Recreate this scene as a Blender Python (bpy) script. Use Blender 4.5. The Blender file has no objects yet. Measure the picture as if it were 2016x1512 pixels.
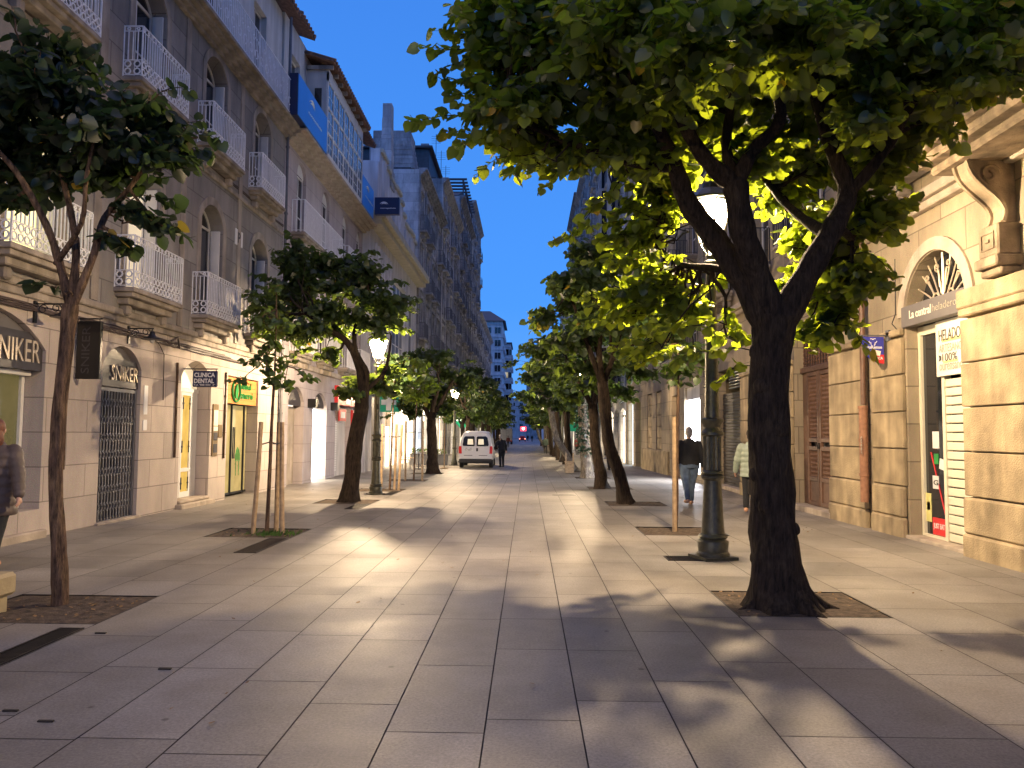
import bpy, bmesh, math, random
import numpy as np
from mathutils import Vector, Matrix
R = math.radians
S = bpy.context.scene
COL = S.collection
random.seed(7)

# ------------------------------------------------------------------ camera, sky, exposure
F = 1540.0
cam_d = bpy.data.cameras.new("camera")
cam_d.sensor_width = 36.0
cam_d.lens = 36.0 * F / 2016.0
cam_d.clip_end = 3000
cam = bpy.data.objects.new("camera", cam_d)
COL.objects.link(cam)
PITCH, YAW, ROLL = math.atan(97 / F), math.atan(31 / F), 0.008
CM = Matrix.Rotation(YAW, 3, 'Z') @ Matrix.Rotation(math.pi / 2 + PITCH, 3, 'X') @ Matrix.Rotation(ROLL, 3, 'Z')
EYE = Vector((0, 0, 1.6))
cam.matrix_world = Matrix.Translation(EYE) @ CM.to_4x4()
S.camera = cam

world = bpy.data.worlds.new("World")
S.world = world
world.use_nodes = True
wn, wl = world.node_tree.nodes, world.node_tree.links
wn.clear()
w_out = wn.new("ShaderNodeOutputWorld")
w_bg = wn.new("ShaderNodeBackground")
w_tc = wn.new("ShaderNodeTexCoord")
w_sep = wn.new("ShaderNodeSeparateXYZ")
w_rmp = wn.new("ShaderNodeValToRGB")
wl.new(w_tc.outputs["Generated"], w_sep.inputs[0])
wl.new(w_sep.outputs["Z"], w_rmp.inputs[0])
cr = w_rmp.color_ramp
cr.elements[0].position = 0.0
cr.elements[0].color = (0.088, 0.265, 0.63, 1)
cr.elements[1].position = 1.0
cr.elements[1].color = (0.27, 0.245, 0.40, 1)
e = cr.elements.new(0.16); e.color = (0.048, 0.21, 0.63, 1)
e = cr.elements.new(0.5); e.color = (0.034, 0.155, 0.53, 1)
e = cr.elements.new(0.7); e.color = (0.18, 0.20, 0.43, 1)  # overhead sky, out of view, made brighter lavender as added neutral fill
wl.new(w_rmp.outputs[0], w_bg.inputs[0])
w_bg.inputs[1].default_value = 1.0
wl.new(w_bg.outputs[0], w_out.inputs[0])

S.view_settings.view_transform = 'Standard'
S.view_settings.look = 'None'
S.view_settings.exposure = 0.72
S.view_settings.gamma = 1.0
S.render.engine = 'CYCLES'
S.cycles.use_denoising = True
S.cycles.max_bounces = 8
S.cycles.diffuse_bounces = 5
S.cycles.glossy_bounces = 3
S.cycles.transmission_bounces = 4
S.cycles.transparent_max_bounces = 8
S.cycles.sample_clamp_indirect = 4.0

LAMP_W = 2350.0
LAMP_C = (1.0, 0.75, 0.48)

# ------------------------------------------------------------------ helpers
def gz(y):
    return -0.006 * (min(max(y, 12), 100) - 12)

def ray(u, v):
    d = CM @ Vector(((u - 1008) / F, -(v - 756) / F, -1.0))
    return d / d.y

def at(u, v, y):
    """point seen at photo pixel (u, v) lying y metres down the street"""
    return EYE + ray(u, v) * y

def new_mesh_obj(name, me, parent=None):
    o = bpy.data.objects.new(name, me)
    COL.objects.link(o)
    if parent is not None:
        o.parent = parent
    return o

ORG = {}
def org(o):
    return ORG.get(o.name, Vector((0, 0, 0))) if o is not None else Vector((0, 0, 0))

def tag(o, label=None, cat=None, group=None, kind=None):
    if label: o["label"] = label
    if cat: o["category"] = cat
    if group: o["group"] = group
    if kind: o["kind"] = kind
    return o

def thing(name, label, cat, loc=(0, 0, 0), group=None, rz=0.0):
    o = bpy.data.objects.new(name, None)
    COL.objects.link(o)
    o.location = loc
    o.rotation_euler = (0, 0, rz)
    o.empty_display_size = 0.2
    ORG[o.name] = Vector(loc)
    return tag(o, label, cat, group)

class MB:
    def __init__(s):
        s.v, s.f = [], []
    def add(s, vs, fs):
        n = len(s.v)
        s.v.extend([tuple(p) for p in vs])
        s.f.extend([tuple(i + n for i in f) for f in fs])
        return s
    def box(s, x0, x1, y0, y1, z0, z1):
        v = [(x, y, z) for x in (x0, x1) for y in (y0, y1) for z in (z0, z1)]
        return s.add(v, [(0, 1, 3, 2), (4, 6, 7, 5), (0, 4, 5, 1), (2, 3, 7, 6), (0, 2, 6, 4), (1, 5, 7, 3)])
    def bbox(s, x0, x1, y0, y1, z0, z1, b=0.01):
        """box with chamfered edges"""
        xs, ys, zs = sorted((x0, x1)), sorted((y0, y1)), sorted((z0, z1))
        c = [(xs[0] + xs[1]) / 2, (ys[0] + ys[1]) / 2, (zs[0] + zs[1]) / 2]
        h = [(xs[1] - xs[0]) / 2, (ys[1] - ys[0]) / 2, (zs[1] - zs[0]) / 2]
        b = min([b] + [q * 0.9 for q in h])
        bm = bmesh.new()
        bmesh.ops.create_cube(bm, size=1.0)
        for p in bm.verts:
            p.co = Vector((c[0] + p.co.x * 2 * h[0], c[1] + p.co.y * 2 * h[1], c[2] + p.co.z * 2 * h[2]))
        bmesh.ops.bevel(bm, geom=list(bm.edges), offset=b, segments=1, affect='EDGES')
        bm.verts.index_update()
        s.add([p.co[:] for p in bm.verts], [[q.index for q in f.verts] for f in bm.faces])
        bm.free()
        return s
    def obox(s, o, ax, ay, az, x0, x1, y0, y1, z0, z1):
        o, ax, ay, az = Vector(o), Vector(ax), Vector(ay), Vector(az)
        v = [o + ax * x + ay * y + az * z for x in (x0, x1) for y in (y0, y1) for z in (z0, z1)]
        return s.add(v, [(0, 1, 3, 2), (4, 6, 7, 5), (0, 4, 5, 1), (2, 3, 7, 6), (0, 2, 6, 4), (1, 5, 7, 3)])
    def tube(s, pts, rad, n=8, cap=True):
        pts = [Vector(p) for p in pts]
        if not hasattr(rad, '__len__'): rad = [rad] * len(pts)
        rings = []
        t0 = (pts[1] - pts[0]).normalized()
        a = t0.orthogonal().normalized()
        base = len(s.v)
        for i, p in enumerate(pts):
            if i == 0: t = pts[1] - pts[0]
            elif i == len(pts) - 1: t = pts[-1] - pts[-2]
            else: t = (pts[i + 1] - pts[i]).normalized() + (pts[i] - pts[i - 1]).normalized()
            if t.length < 1e-9: t = Vector((0, 0, 1))
            t.normalize()
            a = (a - t * a.dot(t))
            if a.length < 1e-6: a = t.orthogonal()
            a.normalize()
            b = t.cross(a)
            for k in range(n):
                w = 2 * math.pi * k / n
                s.v.append(tuple(p + (a * math.cos(w) + b * math.sin(w)) * rad[i]))
        for i in range(len(pts) - 1):
            for k in range(n):
                s.f.append((base + i * n + k, base + i * n + (k + 1) % n, base + (i + 1) * n + (k + 1) % n, base + (i + 1) * n + k))
        if cap:
            s.f.append(tuple(base + k for k in range(n))[::-1])
            s.f.append(tuple(base + (len(pts) - 1) * n + k for k in range(n)))
        return s
    def lathe(s, c, prof, n=20, flute=0.0):
        """prof: list of (radius, z) about the vertical through c"""
        base = len(s.v)
        for r, z in prof:
            for k in range(n):
                w = 2 * math.pi * k / n
                rr = r * (1 - (flute if k % 2 else 0))
                s.v.append((c[0] + rr * math.cos(w), c[1] + rr * math.sin(w), c[2] + z))
        for i in range(len(prof) - 1):
            for k in range(n):
                s.f.append((base + i * n + k, base + i * n + (k + 1) % n, base + (i + 1) * n + (k + 1) % n, base + (i + 1) * n + k))
        s.f.append(tuple(base + k for k in range(n))[::-1])
        s.f.append(tuple(base + (len(prof) - 1) * n + k for k in range(n)))
        return s
    def prism(s, poly, fn, d0, d1):
        """poly: 2-D outline; fn(a, b, d) -> 3-D point; extruded between depths d0 and d1"""
        n = len(poly)
        vs = [fn(a, b, d0) for a, b in poly] + [fn(a, b, d1) for a, b in poly]
        fs = [tuple(range(n)), tuple(range(2 * n - 1, n - 1, -1))]
        fs += [(i, (i + 1) % n, n + (i + 1) % n, n + i) for i in range(n)]
        return s.add(vs, fs)
    def ball(s, c, r, n=10, m=7):
        rx, ry, rz = (r, r, r) if not hasattr(r, '__len__') else r
        base = len(s.v)
        for i in range(m + 1):
            t = math.pi * i / m
            for k in range(n):
                w = 2 * math.pi * k / n
                s.v.append((c[0] + rx * math.sin(t) * math.cos(w), c[1] + ry * math.sin(t) * math.sin(w), c[2] + rz * math.cos(t)))
        for i in range(m):
            for k in range(n):
                s.f.append((base + i * n + k, base + (i + 1) * n + k, base + (i + 1) * n + (k + 1) % n, base + i * n + (k + 1) % n))
        return s
    def build(s, name, mat, parent=None, smooth=False, fix=True):
        me = bpy.data.meshes.new(name)
        og = org(parent)
        vs = np.array(s.v, dtype=float).reshape(-1, 3) - np.array(og)
        me.from_pydata(vs.tolist(), [], s.f)
        if fix and len(s.f) < 60000:
            bm = bmesh.new(); bm.from_mesh(me)
            bmesh.ops.recalc_face_normals(bm, faces=bm.faces)
            bm.to_mesh(me); bm.free()
        me.materials.append(mat)
        if smooth:
            me.polygons.foreach_set("use_smooth", [True] * len(me.polygons))
            try:
                me.set_sharp_from_angle(angle=R(40))
            except Exception:
                pass
        me.update()
        o = new_mesh_obj(name, me, parent)
        ORG[o.name] = og
        return o

# ------------------------------------------------------------------ materials
def nt(name):
    m = bpy.data.materials.new(name); m.use_nodes = True
    n, l = m.node_tree.nodes, m.node_tree.links
    return m, n, l, n["Principled BSDF"]

def surf(name, c, rough=0.6, metal=0.0, var=0.15, scale=4.0, bump=0.0, bscale=40.0, emit=None, es=0.0, c2=None, spec=0.5, streak=0.0):
    """general procedural surface: colour broken up by noise, optional fine bump"""
    m, n, l, b = nt(name)
    geo = n.new("ShaderNodeNewGeometry")
    no = n.new("ShaderNodeTexNoise"); no.inputs["Scale"].default_value = scale; no.inputs["Detail"].default_value = 6
    l.new(geo.outputs["Position"], no.inputs["Vector"])
    mix = n.new("ShaderNodeMix"); mix.data_type = 'RGBA'
    c2 = c2 or tuple(x * (1 - var) for x in c)
    mix.inputs["A"].default_value = (*c2, 1)
    mix.inputs["B"].default_value = (*[min(1, x * (1 + var * .6)) for x in c], 1)
    rp = n.new("ShaderNodeValToRGB"); rp.color_ramp.elements[0].position = .3; rp.color_ramp.elements[1].position = .7
    l.new(no.outputs["Fac"], rp.inputs[0]); l.new(rp.outputs[0], mix.inputs["Factor"])
    col = mix.outputs["Result"]
    if streak > 0:
        mp = n.new("ShaderNodeMapping"); mp.inputs["Scale"].default_value = (2.2, 2.2, 0.25)
        n2 = n.new("ShaderNodeTexNoise"); n2.inputs["Scale"].default_value = 1.6; n2.inputs["Detail"].default_value = 8
        l.new(geo.outputs["Position"], mp.inputs[0]); l.new(mp.outputs[0], n2.inputs["Vector"])
        r2 = n.new("ShaderNodeValToRGB"); r2.color_ramp.elements[0].position = .38; r2.color_ramp.elements[1].position = .62
        r2.color_ramp.elements[0].color = (1 - streak,) * 3 + (1,)
        l.new(n2.outputs["Fac"], r2.inputs[0])
        mu = n.new("ShaderNodeMix"); mu.data_type = 'RGBA'; mu.blend_type = 'MULTIPLY'; mu.inputs["Factor"].default_value = 1
        l.new(col, mu.inputs["A"]); l.new(r2.outputs[0], mu.inputs["B"]); col = mu.outputs["Result"]
    l.new(col, b.inputs["Base Color"])
    b.inputs["Roughness"].default_value = rough
    b.inputs["Metallic"].default_value = metal
    b.inputs["Specular IOR Level"].default_value = spec
    if bump > 0:
        nb = n.new("ShaderNodeTexNoise"); nb.inputs["Scale"].default_value = bscale; nb.inputs["Detail"].default_value = 5
        l.new(geo.outputs["Position"], nb.inputs["Vector"])
        bp = n.new("ShaderNodeBump"); bp.inputs["Strength"].default_value = bump; bp.inputs["Distance"].default_value = 0.02
        l.new(nb.outputs["Fac"], bp.inputs["Height"]); l.new(bp.outputs[0], b.inputs["Normal"])
    if emit:
        b.inputs["Emission Color"].default_value = (*emit, 1)
        b.inputs["Emission Strength"].default_value = es
    return m

def ashlar(name, c, bw, bh, var=0.2, joint=0.5, streak=0.35, bump=0.35, msize=0.012, offs=0.5):
    """coursed stone facing in the y-z plane: joints, block-to-block variation, stains"""
    m, n, l, b = nt(name)
    geo = n.new("ShaderNodeNewGeometry")
    sp = n.new("ShaderNodeSeparateXYZ"); cb = n.new("ShaderNodeCombineXYZ")
    l.new(geo.outputs["Position"], sp.inputs[0])
    ad = n.new("ShaderNodeMath"); ad.operation = 'ADD'
    l.new(sp.outputs["X"], ad.inputs[0]); l.new(sp.outputs["Y"], ad.inputs[1])
    l.new(ad.outputs[0], cb.inputs["X"]); l.new(sp.outputs["Z"], cb.inputs["Y"])
    br = n.new("ShaderNodeTexBrick")
    br.inputs["Scale"].default_value = 1.0
    br.inputs["Brick Width"].default_value = bw; br.inputs["Row Height"].default_value = bh
    br.inputs["Mortar Size"].default_value = msize; br.inputs["Mortar Smooth"].default_value = 0.3
    br.offset = offs
    br.inputs["Color1"].default_value = (*[x * (1 - var) for x in c], 1)
    br.inputs["Color2"].default_value = (*[min(1, x * (1 + var * .5)) for x in c], 1)
    br.inputs["Mortar"].default_value = (*[x * (1 - joint) for x in c], 1)
    l.new(cb.outputs[0], br.inputs["Vector"])
    no = n.new("ShaderNodeTexNoise"); no.inputs["Scale"].default_value = 1.3; no.inputs["Detail"].default_value = 9; no.inputs["Roughness"].default_value = .65
    mp = n.new("ShaderNodeMapping"); mp.inputs["Scale"].default_value = (1.5, 1.5, 0.55)
    l.new(geo.outputs["Position"], mp.inputs[0]); l.new(mp.outputs[0], no.inputs["Vector"])
    rp = n.new("ShaderNodeValToRGB"); rp.color_ramp.elements[0].position = .33; rp.color_ramp.elements[1].position = .62
    rp.color_ramp.elements[0].color = (1 - streak, 1 - streak * .97, 1 - streak * .93, 1)
    l.new(no.outputs["Fac"], rp.inputs[0])
    mu = n.new("ShaderNodeMix"); mu.data_type = 'RGBA'; mu.blend_type = 'MULTIPLY'; mu.inputs["Factor"].default_value = 1
    l.new(br.outputs["Color"], mu.inputs["A"]); l.new(rp.outputs[0], mu.inputs["B"])
    fi = n.new("ShaderNodeTexNoise"); fi.inputs["Scale"].default_value = 60; fi.inputs["Detail"].default_value = 3
    l.new(geo.outputs["Position"], fi.inputs["Vector"])
    m2 = n.new("ShaderNodeMix"); m2.data_type = 'RGBA'; m2.blend_type = 'OVERLAY'; m2.inputs["Factor"].default_value = .25
    l.new(mu.outputs["Result"], m2.inputs["A"]); l.new(fi.outputs["Color"], m2.inputs["B"])
    hs = n.new("ShaderNodeHueSaturation"); hs.inputs["Saturation"].default_value = .95
    l.new(m2.outputs["Result"], hs.inputs["Color"]); l.new(hs.outputs[0], b.inputs["Base Color"])
    b.inputs["Roughness"].default_value = 0.85
    bp = n.new("ShaderNodeBump"); bp.inputs["Strength"].default_value = bump; bp.inputs["Distance"].default_value = 0.015
    mm = n.new("ShaderNodeMath"); mm.operation = 'MULTIPLY_ADD'; mm.inputs[1].default_value = -2.0
    l.new(br.outputs["Fac"], mm.inputs[0]); l.new(fi.outputs["Fac"], mm.inputs[2])
    l.new(mm.outputs[0], bp.inputs["Height"]); l.new(bp.outputs[0], b.inputs["Normal"])
    return m

def glow(name, c, s):
    m, n, l, b = nt(name)
    b.inputs["Base Color"].default_value = (*c, 1)
    b.inputs["Emission Color"].default_value = (*c, 1)
    b.inputs["Emission Strength"].default_value = s
    return m

def paving_mat():
    m, n, l, b = nt("granite_paving")
    at_ = n.new("ShaderNodeAttribute"); at_.attribute_name = "slab"
    geo = n.new("ShaderNodeNewGeometry")
    a = n.new("ShaderNodeTexNoise"); a.inputs["Scale"].default_value = 55; a.inputs["Detail"].default_value = 8; a.inputs["Roughness"].default_value = .8
    l.new(geo.outputs["Position"], a.inputs["Vector"])
    c = n.new("ShaderNodeTexNoise"); c.inputs["Scale"].default_value = 1.1; c.inputs["Detail"].default_value = 7; c.inputs["Roughness"].default_value = .6
    l.new(geo.outputs["Position"], c.inputs["Vector"])
    r1 = n.new("ShaderNodeValToRGB")
    r1.color_ramp.elements[0].color = (0.25, 0.238, 0.215, 1); r1.color_ramp.elements[1].color = (0.335, 0.318, 0.29, 1)
    l.new(at_.outputs["Fac"], r1.inputs[0])
    r2 = n.new("ShaderNodeValToRGB"); r2.color_ramp.elements[0].position = .3; r2.color_ramp.elements[1].position = .7
    r2.color_ramp.elements[0].color = (.30, .30, .31, 1); r2.color_ramp.elements[1].color = (1.45, 1.42, 1.38, 1)
    l.new(a.outputs["Fac"], r2.inputs[0])
    r3 = n.new("ShaderNodeValToRGB"); r3.color_ramp.elements[0].position = .35; r3.color_ramp.elements[1].position = .65
    r3.color_ramp.elements[0].color = (.78, .77, .76, 1)
    l.new(c.outputs["Fac"], r3.inputs[0])
    x1 = n.new("ShaderNodeMix"); x1.data_type = 'RGBA'; x1.blend_type = 'MULTIPLY'; x1.inputs["Factor"].default_value = .75
    l.new(r1.outputs[0], x1.inputs["A"]); l.new(r2.outputs[0], x1.inputs["B"])
    x2 = n.new("ShaderNodeMix"); x2.data_type = 'RGBA'; x2.blend_type = 'MULTIPLY'; x2.inputs["Factor"].default_value = 1
    l.new(x1.outputs["Result"], x2.inputs["A"]); l.new(r3.outputs[0], x2.inputs["B"])
    sv = n.new("ShaderNodeTexVoronoi"); sv.inputs["Scale"].default_value = 1.7; sv.inputs["Randomness"].default_value = 1
    l.new(geo.outputs["Position"], sv.inputs["Vector"])
    sr = n.new("ShaderNodeValToRGB"); sr.color_ramp.elements[0].position = .025; sr.color_ramp.elements[1].position = .045
    sr.color_ramp.elements[0].color = (.45, .44, .43, 1)
    l.new(sv.outputs["Distance"], sr.inputs[0])
    bn = n.new("ShaderNodeTexNoise"); bn.inputs["Scale"].default_value = .45; bn.inputs["Detail"].default_value = 8; bn.inputs["Roughness"].default_value = .75
    l.new(geo.outputs["Position"], bn.inputs["Vector"])
    b2 = n.new("ShaderNodeValToRGB"); b2.color_ramp.elements[0].position = .38; b2.color_ramp.elements[1].position = .6
    b2.color_ramp.elements[0].color = (.72, .70, .68, 1)
    l.new(bn.outputs["Fac"], b2.inputs[0])
    x3 = n.new("ShaderNodeMix"); x3.data_type = 'RGBA'; x3.blend_type = 'MULTIPLY'; x3.inputs["Factor"].default_value = 1
    l.new(x2.outputs["Result"], x3.inputs["A"]); l.new(sr.outputs[0], x3.inputs["B"])
    x4 = n.new("ShaderNodeMix"); x4.data_type = 'RGBA'; x4.blend_type = 'MULTIPLY'; x4.inputs["Factor"].default_value = 1
    l.new(x3.outputs["Result"], x4.inputs["A"]); l.new(b2.outputs[0], x4.inputs["B"])
    l.new(x4.outputs["Result"], b.inputs["Base Color"])
    rr = n.new("ShaderNodeMapRange"); rr.inputs["To Min"].default_value = .42; rr.inputs["To Max"].default_value = .7; b.inputs["Specular IOR Level"].default_value = .35
    l.new(c.outputs["Fac"], rr.inputs["Value"]); l.new(rr.outputs[0], b.inputs["Roughness"])
    bp = n.new("ShaderNodeBump"); bp.inputs["Strength"].default_value = .25; bp.inputs["Distance"].default_value = .004
    l.new(a.outputs["Fac"], bp.inputs["Height"]); l.new(bp.outputs[0], b.inputs["Normal"])
    return m

def leaf_mat(name, c, ct, yellow=0.02):
    m, n, l, b = nt(name)
    n.remove(b)
    out = n["Material Output"]
    geo = n.new("ShaderNodeNewGeometry")
    rp = n.new("ShaderNodeValToRGB")
    rp.color_ramp.elements[0].color = (*[x * .6 for x in c], 1); rp.color_ramp.elements[1].color = (*[x * 1.35 for x in c], 1)
    e = rp.color_ramp.elements.new(1 - yellow); e.color = (*[x * 1.35 for x in c], 1)
    rp.color_ramp.elements[-1].color = (.45, .30, .03, 1)
    rt = n.new("ShaderNodeValToRGB")
    rt.color_ramp.elements[0].color = (*[x * .65 for x in ct], 1); rt.color_ramp.elements[1].color = (*[x * 1.2 for x in ct], 1)
    e = rt.color_ramp.elements.new(1 - yellow); e.color = (*[x * 1.2 for x in ct], 1)
    rt.color_ramp.elements[-1].color = (.7, .42, .03, 1)
    l.new(geo.outputs["Random Per Island"], rp.inputs[0]); l.new(geo.outputs["Random Per Island"], rt.inputs[0])
    d = n.new("ShaderNodeBsdfDiffuse"); t = n.new("ShaderNodeBsdfTranslucent"); g = n.new("ShaderNodeBsdfGlossy")
    g.inputs["Roughness"].default_value = .45; g.inputs["Color"].default_value = (.9, .9, .9, 1)
    l.new(rp.outputs[0], d.inputs["Color"]); l.new(rt.outputs[0], t.inputs["Color"])
    m1 = n.new("ShaderNodeMixShader"); m1.inputs[0].default_value = .55
    l.new(d.outputs[0], m1.inputs[1]); l.new(t.outputs[0], m1.inputs[2])
    m2 = n.new("ShaderNodeMixShader"); m2.inputs[0].default_value = .05
    l.new(m1.outputs[0], m2.inputs[1]); l.new(g.outputs[0], m2.inputs[2])
    l.new(m2.outputs[0], out.inputs["Surface"])
    return m

def bark_mat(name, c):
    """furrowed bark: long vertical ridges, lichen patches"""
    m, n, l, b = nt(name)
    geo = n.new("ShaderNodeNewGeometry"); mp = n.new("ShaderNodeMapping"); mp.inputs["Scale"].default_value = (1, 1, .16)
    l.new(geo.outputs["Position"], mp.inputs[0])
    v = n.new("ShaderNodeTexNoise"); v.inputs["Scale"].default_value = 34; v.inputs["Detail"].default_value = 6; v.inputs["Roughness"].default_value = .7
    l.new(mp.outputs[0], v.inputs["Vector"])
    w = n.new("ShaderNodeTexNoise"); w.inputs["Scale"].default_value = 5; w.inputs["Detail"].default_value = 6
    l.new(geo.outputs["Position"], w.inputs["Vector"])
    r = n.new("ShaderNodeValToRGB"); r.color_ramp.elements[0].position = .36; r.color_ramp.elements[1].position = .66
    r.color_ramp.elements[0].color = (*[x * .3 for x in c], 1); r.color_ramp.elements[1].color = (*[x * 1.5 for x in c], 1)
    l.new(v.outputs["Fac"], r.inputs[0])
    r2 = n.new("ShaderNodeValToRGB"); r2.color_ramp.elements[0].position = .45; r2.color_ramp.elements[1].position = .72
    r2.color_ramp.elements[0].color = (1, 1, 1, 1); r2.color_ramp.elements[1].color = (1.7, 1.75, 1.5, 1)
    l.new(w.outputs["Fac"], r2.inputs[0])
    mx = n.new("ShaderNodeMix"); mx.data_type = 'RGBA'; mx.blend_type = 'MULTIPLY'; mx.inputs["Factor"].default_value = 1
    l.new(r.outputs[0], mx.inputs["A"]); l.new(r2.outputs[0], mx.inputs["B"]); l.new(mx.outputs["Result"], b.inputs["Base Color"])
    b.inputs["Roughness"].default_value = .9; b.inputs["Specular IOR Level"].default_value = .25
    bp = n.new("ShaderNodeBump"); bp.inputs["Strength"].default_value = 1; bp.inputs["Distance"].default_value = .05
    l.new(v.outputs["Fac"], bp.inputs["Height"]); l.new(bp.outputs[0], b.inputs["Normal"])
    return m

def lampglass_mat(name="lantern_glass", s=40.0):
    m, n, l, b = nt(name)
    n.remove(b)
    out = n["Material Output"]
    t = n.new("ShaderNodeBsdfTransparent"); em = n.new("ShaderNodeEmission")
    em.inputs["Color"].default_value = (1.0, .80, .5, 1); em.inputs["Strength"].default_value = s
    t.inputs["Color"].default_value = (1, .97, .92, 1)
    mx = n.new("ShaderNodeMixShader"); mx.inputs[0].default_value = .35
    l.new(t.outputs[0], mx.inputs[1]); l.new(em.outputs[0], mx.inputs[2]); l.new(mx.outputs[0], out.inputs["Surface"])
    return m

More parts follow.
